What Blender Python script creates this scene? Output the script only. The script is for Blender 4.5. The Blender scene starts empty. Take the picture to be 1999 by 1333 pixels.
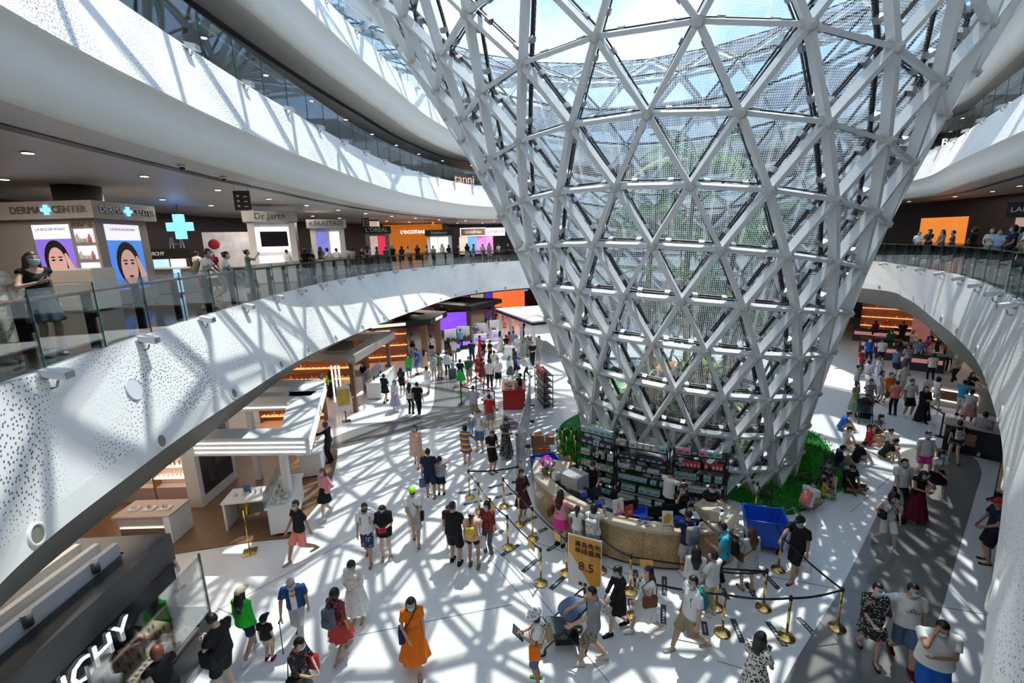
import bpy, bmesh, math, random
import numpy as np
from mathutils import Vector, Matrix
rnd = random.Random(7)
SC = bpy.context.scene
COL = SC.collection
PI = math.pi
sin, cos, rad = math.sin, math.cos, math.radians

# ------------------------------------------------------------------ camera
PITCH, ROLL, FPX, CAMZ = rad(12.1), rad(-1.636), 889.0, 8.0
_cp, _sp, _cr, _sr = cos(PITCH), sin(PITCH), cos(ROLL), sin(ROLL)
_r0, _u0, _f0 = Vector((1, 0, 0)), Vector((0, _sp, _cp)), Vector((0, _cp, -_sp))
_right = _r0 * _cr + _u0 * _sr
_up = _u0 * _cr - _r0 * _sr
cam = bpy.data.cameras.new('camera'); camo = bpy.data.objects.new('camera', cam); COL.objects.link(camo)
cam.sensor_width = 36.0; cam.lens = FPX / 1999 * 36.0; cam.clip_start = 0.05; cam.clip_end = 400
camo.matrix_world = Matrix((( _right.x, _up.x, -_f0.x, 0), (_right.y, _up.y, -_f0.y, 0), (_right.z, _up.z, -_f0.z, CAMZ), (0, 0, 0, 1)))
SC.camera = camo
def G(px, py, z=0.0):
    "ground-plan position (metres) of a spot measured on a level surface of height z"
    a = (px - 999.5) / FPX; b = (py - 666.5) / FPX
    u = a * _cr + b * _sr; w = -a * _sr + b * _cr
    r = (u, _cp - w * _sp, -_sp - w * _cp)
    t = (z - CAMZ) / r[2]
    return (r[0] * t, r[1] * t)
def pix(p):
    X, Y, Z = p[0], p[1], p[2] - CAMZ
    d = Y * _cp - Z * _sp
    if d < .1: return None
    u = X / d * FPX; w = -(Y * _sp + Z * _cp) / d * FPX
    return (999.5 + u * _cr - w * _sr, 666.5 + u * _sr + w * _cr, d)

# ------------------------------------------------------------------ world, sun, exposure
SC.view_settings.view_transform = 'Standard'; SC.view_settings.look = 'None'
SC.view_settings.gamma = 1.0; SC.view_settings.use_curve_mapping = False
SC.view_settings.exposure = 0.56
cy = SC.cycles
cy.max_bounces = 4; cy.diffuse_bounces = 3; cy.glossy_bounces = 2; cy.transmission_bounces = 2; cy.transparent_max_bounces = 10
cy.use_adaptive_sampling = True; cy.adaptive_threshold = .1; cy.adaptive_min_samples = 12
cy.caustics_reflective = False; cy.caustics_refractive = False; cy.sample_clamp_indirect = 6.0
W = bpy.data.worlds.new('sky'); SC.world = W; W.use_nodes = True
nt = W.node_tree; nt.nodes.clear()
N_ = nt.nodes.new; L_ = nt.links.new
wo = N_('ShaderNodeOutputWorld'); bg = N_('ShaderNodeBackground'); tc = N_('ShaderNodeTexCoord')
mp = N_('ShaderNodeMapping'); mp.inputs['Scale'].default_value = (1.0, 1.0, 2.2)
nz = N_('ShaderNodeTexNoise'); nz.inputs['Scale'].default_value = 2.3; nz.inputs['Detail'].default_value = 7; nz.inputs['Roughness'].default_value = .55
cr_ = N_('ShaderNodeValToRGB'); cr_.color_ramp.elements[0].position = .46; cr_.color_ramp.elements[1].position = .66
cr_.color_ramp.elements[0].color = (.38, .58, .88, 1); cr_.color_ramp.elements[1].color = (.92, .96, 1.0, 1)
L_(tc.outputs['Generated'], mp.inputs[0]); L_(mp.outputs[0], nz.inputs['Vector']); L_(nz.outputs[0], cr_.inputs[0])
L_(cr_.outputs[0], bg.inputs[0]); L_(bg.outputs[0], wo.inputs[0]); bg.inputs[1].default_value = 1.3
SUN_TO = Vector((.22, .40, 1.0)).normalized()
sl = bpy.data.lights.new('sun', 'SUN'); sl.energy = 4.4; sl.angle = rad(.6); sl.color = (1, .94, .85)
so = bpy.data.objects.new('sun', sl); COL.objects.link(so); so.rotation_euler = SUN_TO.to_track_quat('Z', 'Y').to_euler()
so.location = (10, 20, 60)

# ------------------------------------------------------------------ materials
MATS = {}
def nodes_of(m):
    m.use_nodes = True
    return m.node_tree, m.node_tree.nodes['Principled BSDF']
def mat(name, col, rough=.5, metal=0., emit=0., noise=.0, nscale=8., spec=.5, alpha=1., coat=0., bump=0., ecol=None):
    if name in MATS: return MATS[name]
    m = bpy.data.materials.new(name); t, b = nodes_of(m)
    c = (*col, 1)
    b.inputs['Base Color'].default_value = c; b.inputs['Roughness'].default_value = rough; b.inputs['Metallic'].default_value = metal
    b.inputs['Specular IOR Level'].default_value = spec; b.inputs['Coat Weight'].default_value = coat
    m.diffuse_color = c
    if emit: b.inputs['Emission Color'].default_value = (*(ecol or col), 1); b.inputs['Emission Strength'].default_value = emit; m.cycles.emission_sampling = 'NONE'
    if alpha < 1: b.inputs['Alpha'].default_value = alpha
    if noise or bump:
        tcn = t.nodes.new('ShaderNodeTexCoord'); nn = t.nodes.new('ShaderNodeTexNoise'); nn.inputs['Scale'].default_value = nscale; nn.inputs['Detail'].default_value = 4
        t.links.new(tcn.outputs['Object'], nn.inputs['Vector'])
        if noise:
            mx = t.nodes.new('ShaderNodeMix'); mx.data_type = 'RGBA'
            mx.inputs[6].default_value = (*[x * (1 - noise) for x in col], 1); mx.inputs[7].default_value = (*[min(1, x * (1 + noise)) for x in col], 1)
            t.links.new(nn.outputs[0], mx.inputs[0]); t.links.new(mx.outputs[2], b.inputs['Base Color'])
        if bump:
            bp = t.nodes.new('ShaderNodeBump'); bp.inputs['Strength'].default_value = bump; bp.inputs['Distance'].default_value = .02
            t.links.new(nn.outputs[0], bp.inputs['Height']); t.links.new(bp.outputs[0], b.inputs['Normal'])
    MATS[name] = m; return m
def glassmat(name, tint=(.9, .95, .97), refl=.10, rough=.02, fres=.55):
    if name in MATS: return MATS[name]
    m = bpy.data.materials.new(name); m.use_nodes = True; t = m.node_tree; t.nodes.clear()
    o = t.nodes.new('ShaderNodeOutputMaterial'); mx = t.nodes.new('ShaderNodeMixShader'); tr = t.nodes.new('ShaderNodeBsdfTransparent'); gl = t.nodes.new('ShaderNodeBsdfGlossy')
    lw = t.nodes.new('ShaderNodeLayerWeight'); lw.inputs[0].default_value = .35
    ma = t.nodes.new('ShaderNodeMath'); ma.operation = 'MULTIPLY_ADD'; ma.inputs[1].default_value = fres; ma.inputs[2].default_value = refl
    tr.inputs[0].default_value = (*tint, 1); gl.inputs[0].default_value = (1, 1, 1, 1); gl.inputs['Roughness'].default_value = rough
    t.links.new(lw.outputs['Fresnel'], ma.inputs[0]); t.links.new(ma.outputs[0], mx.inputs[0])
    t.links.new(tr.outputs[0], mx.inputs[1]); t.links.new(gl.outputs[0], mx.inputs[2]); t.links.new(mx.outputs[0], o.inputs[0])
    MATS[name] = m; return m

# ------------------------------------------------------------------ mesh helpers
class MB:
    "collects simple shapes into one mesh; face material index kept"
    def __init__(s): s.v = []; s.f = []; s.mi = []; s.sm = []; s.m = 0
    def add(s, vs, fs, smooth=False):
        o = len(s.v); s.v += [tuple(p) for p in vs]; s.f += [tuple(i + o for i in f) for f in fs]; s.mi += [s.m] * len(fs); s.sm += [smooth] * len(fs); return s
    def box(s, x0, y0, z0, x1, y1, z1):
        return s.add([(x0,y0,z0),(x1,y0,z0),(x1,y1,z0),(x0,y1,z0),(x0,y0,z1),(x1,y0,z1),(x1,y1,z1),(x0,y1,z1)],
                     [(0,3,2,1),(4,5,6,7),(0,1,5,4),(1,2,6,5),(2,3,7,6),(3,0,4,7)])
    def cbox(s, c, d): return s.box(c[0]-d[0]/2, c[1]-d[1]/2, c[2]-d[2]/2, c[0]+d[0]/2, c[1]+d[1]/2, c[2]+d[2]/2)
    def prism(s, poly, z0, z1):
        n = len(poly)
        return s.add([(p[0],p[1],z0) for p in poly] + [(p[0],p[1],z1) for p in poly],
                     [tuple(range(n-1,-1,-1)), tuple(range(n,2*n))] + [(i,(i+1)%n,n+(i+1)%n,n+i) for i in range(n)])
    def tube(s, pts, r, n=8, closed=False, smooth=True):
        pts = [Vector(p) for p in pts]; rings = []; m = len(pts)
        rr = r if isinstance(r, (list, tuple)) else [r] * m
        up = Vector((0, 0, 1))
        for i, p in enumerate(pts):
            a = pts[i-1] if (i > 0 or closed) else p; b = pts[(i+1) % m] if (i < m-1 or closed) else p
            d = (b - a)
            d = d.normalized() if d.length > 1e-9 else Vector((0,0,1))
            q = up if abs(d.z) < .93 else Vector((0, 1, 0))
            x = d.cross(q).normalized(); y = x.cross(d).normalized()
            rings.append([p + (x * cos(2*PI*k/n) + y * sin(2*PI*k/n)) * rr[i] for k in range(n)])
        vs = [q for g in rings for q in g]; fs = []
        for i in range(m if closed else m-1):
            j = (i+1) % m
            fs += [(i*n+k, i*n+(k+1)%n, j*n+(k+1)%n, j*n+k) for k in range(n)]
        s.add(vs, fs, smooth)
        if not closed:
            o = len(s.v) - len(vs)
            s.f += [tuple(o+k for k in range(n-1,-1,-1)), tuple(o+(m-1)*n+k for k in range(n))]; s.mi += [s.m]*2; s.sm += [False]*2
        return s
    def lathe(s, prof, c=(0,0,0), n=24, smooth=True):
        vs = []; m = len(prof)
        for r, z in prof:
            vs += [(c[0]+r*cos(2*PI*k/n), c[1]+r*sin(2*PI*k/n), c[2]+z) for k in range(n)]
        fs = [(i*n+k, i*n+(k+1)%n, (i+1)*n+(k+1)%n, (i+1)*n+k) for i in range(m-1) for k in range(n)]
        s.add(vs, fs, smooth)
        o = len(s.v)-len(vs); s.f += [tuple(o+k for k in range(n-1,-1,-1)), tuple(o+(m-1)*n+k for k in range(n))]; s.mi += [s.m]*2; s.sm += [False]*2
        return s
    def xf(s, M, i0=0):
        for i in range(i0, len(s.v)): s.v[i] = tuple(M @ Vector(s.v[i]))
        return s
    def mesh(s, name, mats):
        me = bpy.data.meshes.new(name); me.from_pydata(s.v, [], s.f)
        for m in (mats if isinstance(mats, (list, tuple)) else [mats]): me.materials.append(m)
        if any(s.mi): me.polygons.foreach_set('material_index', s.mi)
        if any(s.sm): me.polygons.foreach_set('use_smooth', s.sm)
        me.update(); return me
    def obj(s, name, mats, parent=None, **kw): return link(name, s.mesh(name, mats), parent, **kw)
def tag(o, label=None, cat=None, group=None, kind=None):
    if label: o['label'] = label
    if cat: o['category'] = cat
    if group: o['group'] = group
    if kind: o['kind'] = kind
    return o
def link(name, me, parent=None, loc=None, rot=None, **kw):
    o = bpy.data.objects.new(name, me); COL.objects.link(o)
    if parent: o.parent = parent
    if loc is not None: o.location = loc
    if rot is not None: o.rotation_euler = rot
    return tag(o, **kw)
def thing(name, label, cat, loc=(0,0,0), rz=0., group=None, kind=None):
    o = bpy.data.objects.new(name, None); COL.objects.link(o); o.location = loc; o.rotation_euler = (0,0,rz); o.empty_display_size = .2
    return tag(o, label, cat, group, kind)
def copytree(o, parent=None):
    c = o.copy(); COL.objects.link(c)
    if parent: c.parent = parent
    for ch in o.children: copytree(ch, c)
    return c
def catmull(pts, per=8, closed=True):
    pts = [np.array(p, float) for p in pts]; n = len(pts); out = []
    for i in range(n if closed else n-1):
        g = lambda k: pts[k % n] if closed else pts[min(max(k,0), n-1)]
        p0, p1, p2, p3 = g(i-1), g(i), g(i+1), g(i+2)
        for k in range(per):
            t = k / per
            out.append(.5*((2*p1)+(p2-p0)*t+(2*p0-5*p1+4*p2-p3)*t*t+(3*p1-p0-3*p2+p3)*t**3))
    if not closed: out.append(pts[-1])
    return np.array(out)
def outward(loop, d):
    "offset a closed plan loop (clockwise or not) away from its centroid"
    L = np.asarray(loop)[:, :2]; t = np.roll(L, -1, 0) - np.roll(L, 1, 0)
    nn = np.stack([t[:,1], -t[:,0]], 1); nn /= np.linalg.norm(nn, axis=1, keepdims=True)
    c = L.mean(0)
    if ((L - c) * nn).sum() < 0: nn = -nn
    return L + nn * d
def loft(mb, loops, closed=True, smooth=True):
    m = len(loops[0]); vs = [tuple(p) for l in loops for p in l]; fs = []
    for i in range(len(loops)-1):
        for k in range(m if closed else m-1):
            fs.append((i*m+k, i*m+(k+1)%m, (i+1)*m+(k+1)%m, (i+1)*m+k))
    return mb.add(vs, fs, smooth)
def lz(L, z): return [(p[0], p[1], z) for p in L]
_txt = {}
def text_mesh(s, size=1., depth=.01, m=None, align='CENTER', bold=0.):
    cu = bpy.data.curves.new('lettering', 'FONT'); cu.body = s; cu.size = size; cu.extrude = depth/2; cu.align_x = align; cu.align_y = 'CENTER'; cu.resolution_u = 2; cu.offset = bold
    o = bpy.data.objects.new('lettering', cu); me = bpy.data.meshes.new_from_object(o)
    bpy.data.objects.remove(o); bpy.data.curves.remove(cu); me.name = 'lettering'
    me.materials.clear()
    if m: me.materials.append(m)
    return me
def text(s, size, m, parent, loc, yaw=0., pitch=90., depth=.015, align='CENTER', name='lettering', bold=0., mat3=None):
    "letters standing upright, reading from -y side at yaw 0"
    o = link(name, text_mesh(s, size, depth, m, align, bold), parent)
    R = Matrix.Rotation(yaw, 4, 'Z') @ Matrix.Rotation(rad(pitch), 4, 'X')
    o.matrix_local = Matrix.Translation(loc) @ (mat3 if mat3 is not None else R)
    return o
# ================================================================== shell of the mall
Z2, Z3, Z4 = 6.45, 13.0, 18.5
white = mat('white_plaster', (.80, .79, .76), .55, noise=.03, nscale=2)
soff = mat('soffit_paint', (.80, .80, .76), .6, noise=.02)
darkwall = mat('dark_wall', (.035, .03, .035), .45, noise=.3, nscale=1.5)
ceilm = mat('ceiling_paint', (.62, .60, .56), .5, noise=.03)
steelgrey = mat('grey_metal', (.35, .35, .36), .35, .7)
black = mat('black_metal', (.02, .02, .022), .35, .3)
def perf_mat():
    "white panels perforated with small dark holes of varying size, gathered in flowing clouds"
    m = bpy.data.materials.new('perforated_panel'); t, b = nodes_of(m); n = t.nodes.new; l = t.links.new
    tc = n('ShaderNodeTexCoord'); vo = n('ShaderNodeTexVoronoi'); vo.inputs['Scale'].default_value = 13.0; vo.inputs['Randomness'].default_value = .75
    ns = n('ShaderNodeTexNoise'); ns.inputs['Scale'].default_value = .55; ns.inputs['Detail'].default_value = 2
    l(tc.outputs['UV'], vo.inputs['Vector']); l(tc.outputs['UV'], ns.inputs['Vector']); vo.voronoi_dimensions = '2D'; ns.noise_dimensions = '2D'
    mr = n('ShaderNodeMapRange'); mr.inputs[1].default_value = .33; mr.inputs[2].default_value = .68; mr.inputs[3].default_value = .02; mr.inputs[4].default_value = .22
    l(ns.outputs[0], mr.inputs[0])
    lt = n('ShaderNodeMath'); lt.operation = 'LESS_THAN'; l(vo.outputs['Distance'], lt.inputs[0]); l(mr.outputs[0], lt.inputs[1])
    mx = n('ShaderNodeMix'); mx.data_type = 'RGBA'; mx.inputs[6].default_value = (.86, .85, .82, 1); mx.inputs[7].default_value = (.16, .155, .15, 1)
    l(lt.outputs[0], mx.inputs[0]); l(mx.outputs[2], b.inputs['Base Color']); b.inputs['Roughness'].default_value = .5
    MATS['perforated_panel'] = m; return m
perf = perf_mat()
def band(name, loops, m, uv=True, **kw):
    mb = MB(); loft(mb, loops); o = mb.obj(name, m, None, **kw)
    if uv:
        me = o.data; k = len(loops[0]); L0 = np.array(loops[0])[:, :2]
        s = np.concatenate([[0], np.cumsum(np.linalg.norm(np.roll(L0, -1, 0) - L0, axis=1))])
        h = [0.]
        for a, b in zip(loops[:-1], loops[1:]): h.append(h[-1] + float(np.linalg.norm(np.array(a[0]) - np.array(b[0]))))
        ul = me.uv_layers.new(name='uv'); i = 0; buf = []
        for r in range(len(loops)-1):
            for q in range(k): buf += [s[q], h[r], s[q+1], h[r], s[q+1], h[r+1], s[q], h[r+1]]
        ul.data.foreach_set('uv', buf)
    return o
# second-floor rim: plan points at the top edge and at the lower lip
R2T = [(0,-.8),(-3.8,1.2),(-5.7,4.0),(-6.34,5.42),(-6.94,7.6),(-7.28,9.14),(-7.7,11.4),(-8.14,14.5),(-8.65,19),(-8.75,25),(-7.6,32.0),(-4.4,38.6),(.7,42.5),(8,44),(16,42),(21,36),(21.4,29),(19.9,24),(16.8,17.6),(12.9,12.0),(9.6,8.3),(7.0,5.8),(4.5,3.4),(2.2,1.2)]
R2B = [(0,-.8),(-3.6,1.2),(-5.3,3.6),(-5.95,4.9),(-6.35,6.9),(-6.65,8.9),(-6.95,11.6),(-7.3,14.5),(-7.6,18.0),(-7.35,23.0),(-6.4,29.0),(-4.1,37.5),(.7,42.0),(8,44),(16,42),(20.6,36),(21.6,27.0),(20.0,22.9),(16.2,17.2),(12.5,12.0),(8.87,7.9),(6.44,5.46),(3.9,3.2),(2.3,1.7)]
BZ = [4.4,4.4,4.45,4.45,4.45,4.45,4.4,4.3,4.1,3.95,3.9,3.9,3.95,4,4.3,4.5,4.75,4.75,4.75,4.75,4.75,4.75,4.7,4.5]
L2T = catmull(R2T, 10); L2B = catmull([(*p, z) for p, z in zip(R2B, BZ)], 10)
L2M = [(b[0]+(t[0]-b[0])*.12, b[1]+(t[1]-b[1])*.12, b[2]+.32) for t, b in zip(L2T, L2B)]
R3 = [(0,-2.5),(-3.8,-.5),(-6.2,3),(-7.3,7),(-7.7,10.4),(-7.9,14.3),(-7.9,17.8),(-7.6,25),(-6.4,32.2),(-3.4,40),(1.5,44.5),(8,46.5),(16,45),(23,40),(26.5,34.5),(26.1,29.1),(22.2,22.8),(19.5,18.5),(15.5,12),(11,5),(6,0)]
L3 = catmull(R3, 10)
R4 = [(0,-3.5),(-4,-1.5),(-7,3),(-8,8),(-8.1,14),(-7.7,21),(-6.9,27.8),(-5.8,34.9),(-3.3,42),(1.5,46),(8,48),(16,46.5),(23,42),(27.5,36),(27.5,30),(23.5,23.5),(20.5,19),(16.5,12.5),(12,5),(6,-1)]
L4 = catmull(R4, 10)
def ring3(L, z): return [(p[0], p[1], z) for p in L]
band('wall_balcony_second', [lz(L2T, Z2), L2M], perf, kind='structure')
band('trim_1', [L2M, [tuple(p) for p in L2B]], soff, kind='structure')
L2U = outward(L2B, .5)
band('trim_2', [lz(L2T, Z2+.0), lz(outward(L2T, .12), Z2+.0)], white, uv=False, kind='structure')
L3B, L4B = outward(L3, -.75), outward(L4, -.7)
band('wall_balcony_third', [lz(L3, Z3), lz(L3B, 11.2)], perf, kind='structure')
band('trim_3', [lz(L3B, 11.2), lz(outward(L3B, .14), 11.15), lz(outward(L3B, .20), 10.7), lz(outward(L3B, .32), 10.2), lz(outward(L3B, .6), 10.2)], soff, kind='structure')
band('trim_4', [lz(L3, Z3), lz(outward(L3, .12), Z3)], white, uv=False, kind='structure')
band('wall_balcony_fourth', [lz(L4, Z4), lz(L4B, 16.7)], perf, kind='structure')
band('trim_5', [lz(L4B, 16.7), lz(outward(L4B, .14), 16.65), lz(outward(L4B, .25), 16.0), lz(outward(L4B, .4), 15.4), lz(outward(L4B, .7), 15.4)], soff, kind='structure')
band('trim_6', [lz(L4, Z4), lz(outward(L4, .12), Z4)], white, uv=False, kind='structure')
# floors and ceilings of the storeys (annular slabs)
def terrazzo(name, a, b, rough):
    m = bpy.data.materials.new(name); t, bs = nodes_of(m); n = t.nodes.new; l = t.links.new
    tc = n('ShaderNodeTexCoord'); v = n('ShaderNodeTexNoise'); v.inputs['Scale'].default_value = 14; v.inputs['Detail'].default_value = 8
    v2 = n('ShaderNodeTexNoise'); v2.inputs['Scale'].default_value = .35
    l(tc.outputs['Object'], v.inputs['Vector']); l(tc.outputs['Object'], v2.inputs['Vector'])
    ad = n('ShaderNodeMath'); ad.operation = 'MULTIPLY_ADD'; ad.inputs[1].default_value = .5; l(v.outputs[0], ad.inputs[0]); 
    hv = n('ShaderNodeMath'); hv.operation = 'MULTIPLY'; hv.inputs[1].default_value = .5; l(v2.outputs[0], hv.inputs[0]); l(hv.outputs[0], ad.inputs[2])
    mx = n('ShaderNodeMix'); mx.data_type = 'RGBA'; mx.inputs[6].default_value = (*a, 1); mx.inputs[7].default_value = (*b, 1)
    l(ad.outputs[0], mx.inputs[0]); l(mx.outputs[2], bs.inputs['Base Color']); bs.inputs['Roughness'].default_value = rough; bs.inputs['Specular IOR Level'].default_value = .4
    MATS[name] = m; return m
tz_white = terrazzo('white_terrazzo', (.74, .74, .73), (.82, .82, .81), .2)
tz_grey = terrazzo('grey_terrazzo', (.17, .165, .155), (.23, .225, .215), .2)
tz_dark = terrazzo('dark_terrazzo', (.10, .10, .10), (.15, .15, .15), .12)
mb = MB(); mb.box(-34, -12, -.3, 50, 66, 0); mb.obj('floor', tz_white, kind='structure')
D2 = 11.0
band('floor_second', [lz(L2T, Z2-.02), lz(outward(L2T, D2), Z2-.02)], tz_dark, uv=False, kind='structure')
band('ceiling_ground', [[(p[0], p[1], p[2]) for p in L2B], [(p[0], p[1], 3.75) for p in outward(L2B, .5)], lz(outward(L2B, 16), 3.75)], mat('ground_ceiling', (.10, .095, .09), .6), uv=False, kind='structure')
band('ceiling_second', [lz(outward(L3B, .6), 10.2), lz(outward(L3, 1.6), 10.22), lz(outward(L3, 13), 10.22)], ceilm, uv=False, kind='structure')
band('trim_7', [lz(outward(L3, .9), 10.19), lz(outward(L3, 1.2), 10.19)], mat('ceiling_groove', (.10, .10, .10), .5), uv=False, kind='structure')
band('floor_third', [lz(L3, Z3-.45), lz(outward(L3, D2), Z3-.45)], tz_dark, uv=False, kind='structure')
band('ceiling_third', [lz(outward(L4B, .7), 15.4), lz(outward(L4, 12), 15.4)], ceilm, uv=False, kind='structure')
band('trim_8', [lz(outward(L4, 1.2), 15.37), lz(outward(L4, 1.5), 15.37)], MATS['ceiling_groove'], uv=False, kind='structure')
band('floor_fourth', [lz(L4, Z4-.45), lz(outward(L4, D2), Z4-.45)], tz_dark, uv=False, kind='structure')
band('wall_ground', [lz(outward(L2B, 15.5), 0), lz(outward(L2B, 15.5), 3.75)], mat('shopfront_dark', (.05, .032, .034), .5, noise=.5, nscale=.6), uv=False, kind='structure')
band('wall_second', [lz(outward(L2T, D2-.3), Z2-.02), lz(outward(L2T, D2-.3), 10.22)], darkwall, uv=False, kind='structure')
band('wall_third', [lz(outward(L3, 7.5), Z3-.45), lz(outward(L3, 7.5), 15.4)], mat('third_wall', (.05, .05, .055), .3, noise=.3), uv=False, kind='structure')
band('wall_fourth', [lz(outward(L4, 9), Z4-.45), lz(outward(L4, 9), 23)], mat('fourth_wall', (.5, .5, .5), .5), uv=False, kind='structure')

# floor bands and seams
def slab(name, poly, z0, z1, m, parent=None, **kw):
    mb = MB(); mb.prism(poly, z0, z1); return mb.obj(name, m, parent, **kw)
flo = bpy.data.objects['floor']
def ccw(p):
    a = sum(p[i][0]*p[(i+1)%len(p)][1]-p[(i+1)%len(p)][0]*p[i][1] for i in range(len(p)))
    return p if a > 0 else p[::-1]
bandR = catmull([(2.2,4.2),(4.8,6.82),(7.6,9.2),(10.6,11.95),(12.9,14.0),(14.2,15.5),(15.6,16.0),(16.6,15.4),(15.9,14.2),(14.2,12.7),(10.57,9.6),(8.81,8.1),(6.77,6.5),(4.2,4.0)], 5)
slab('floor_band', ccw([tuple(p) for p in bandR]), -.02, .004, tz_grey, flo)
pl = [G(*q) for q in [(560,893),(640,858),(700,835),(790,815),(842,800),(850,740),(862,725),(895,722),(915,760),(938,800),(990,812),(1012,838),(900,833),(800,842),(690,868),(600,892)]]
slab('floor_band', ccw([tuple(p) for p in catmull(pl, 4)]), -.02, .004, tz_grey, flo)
seam = mat('floor_joint', (.25, .25, .25), .5)
for p, q in [((350,1232),(700,1045)),((425,1187),(490,1215)),((1000,1100),(1190,1333)),((905,1030),(1090,1250)),((960,1065),(1060,1160)),((1500,1125),(1995,1212)),((1750,1040),(1920,1215)),((1020,1050),(1400,1180)),((630,920),(830,960)),((700,1240),(1000,1180)),((1400,1290),(1500,1320)),((1660,1000),(1740,930))]:
    a, b = Vector((*G(*p), 0)), Vector((*G(*q), 0)); d = (b-a).normalized(); n = Vector((-d.y, d.x, 0))*.008
    mb = MB(); mb.add([a-n+Vector((0,0,.006)), b-n+Vector((0,0,.006)), b+n+Vector((0,0,.006)), a+n+Vector((0,0,.006)), a-n, b-n, b+n, a+n], [(0,1,2,3),(0,4,5,1),(1,5,6,2),(2,6,7,3),(3,7,4,0)]); mb.obj('joint_strip', seam, flo)
# ================================================================== the glass funnel
NF = 24
FC, FLEAN, FT, FT1, FE = (7.18, 18.347), (-.108, .03), (-.100, .039), (-.002, -.018), (.04, -.002)
RINGS = [  # radius, height, offset in steps  (from the roof down)
 (23.0,20.9,None),(18.0,20.3,None),(14.6,19.3,None),(12.4,18.0,None),(11.3,16.6,None),(10.4,15.1,None),
 (9.49,13.60,-6.031+1),(8.67,12.14,-5.473),(7.98,10.92,-5.904),(7.36,9.62,-5.443),(6.80,8.33,-3.976),(6.31,7.04,-5.544),(5.91,5.75,-6.134),
 (5.44,4.46,-6.721),(5.09,3.15,-6.342),(4.68,1.83,-3.979),(4.43,.63,-1.649),(4.25,-.62,None)]
offs = [r[2] for r in RINGS]
for i in range(5, -1, -1): offs[i] = offs[i+1] + .5
offs[17] = offs[16] + .33
NR = len(RINGS)
def fnode(i, j, inset=0.):
    R, z, _ = RINGS[i]; a = (offs[i] % 1 + j) * 2 * PI / NF
    zt = min(z, 13.6); fade = 1.0 if z < 14 else max(0., 1 - (z - 13.6) / 5.)
    r = R * (1 + FE[0]*cos(2*a) + FE[1]*sin(2*a)) - inset
    dx, dy = r*sin(a), -r*cos(a)
    zz = z + ((FT[0] + FT1[0]*zt) * dx + (FT[1] + FT1[1]*zt) * dy) * fade
    p = Vector((FC[0] + FLEAN[0]*zt + dx, FC[1] + FLEAN[1]*zt + dy, zz))
    p = Vector((0, 0, CAMZ)) + (p - Vector((0, 0, CAMZ))) * .936
    if i == NR-1 or p.z < .03: p.z = .03
    return p
def fnorm(i, j):
    a = (offs[i] % 1 + j) * 2 * PI / NF
    i0, i1 = max(i-1, 0), min(i+1, len(RINGS)-1)
    dR, dz = RINGS[i0][0] - RINGS[i1][0], RINGS[i0][1] - RINGS[i1][1]
    n = Vector((dz*sin(a), -dz*cos(a), -dR)); return n.normalized()
NR = len(RINGS)
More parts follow.
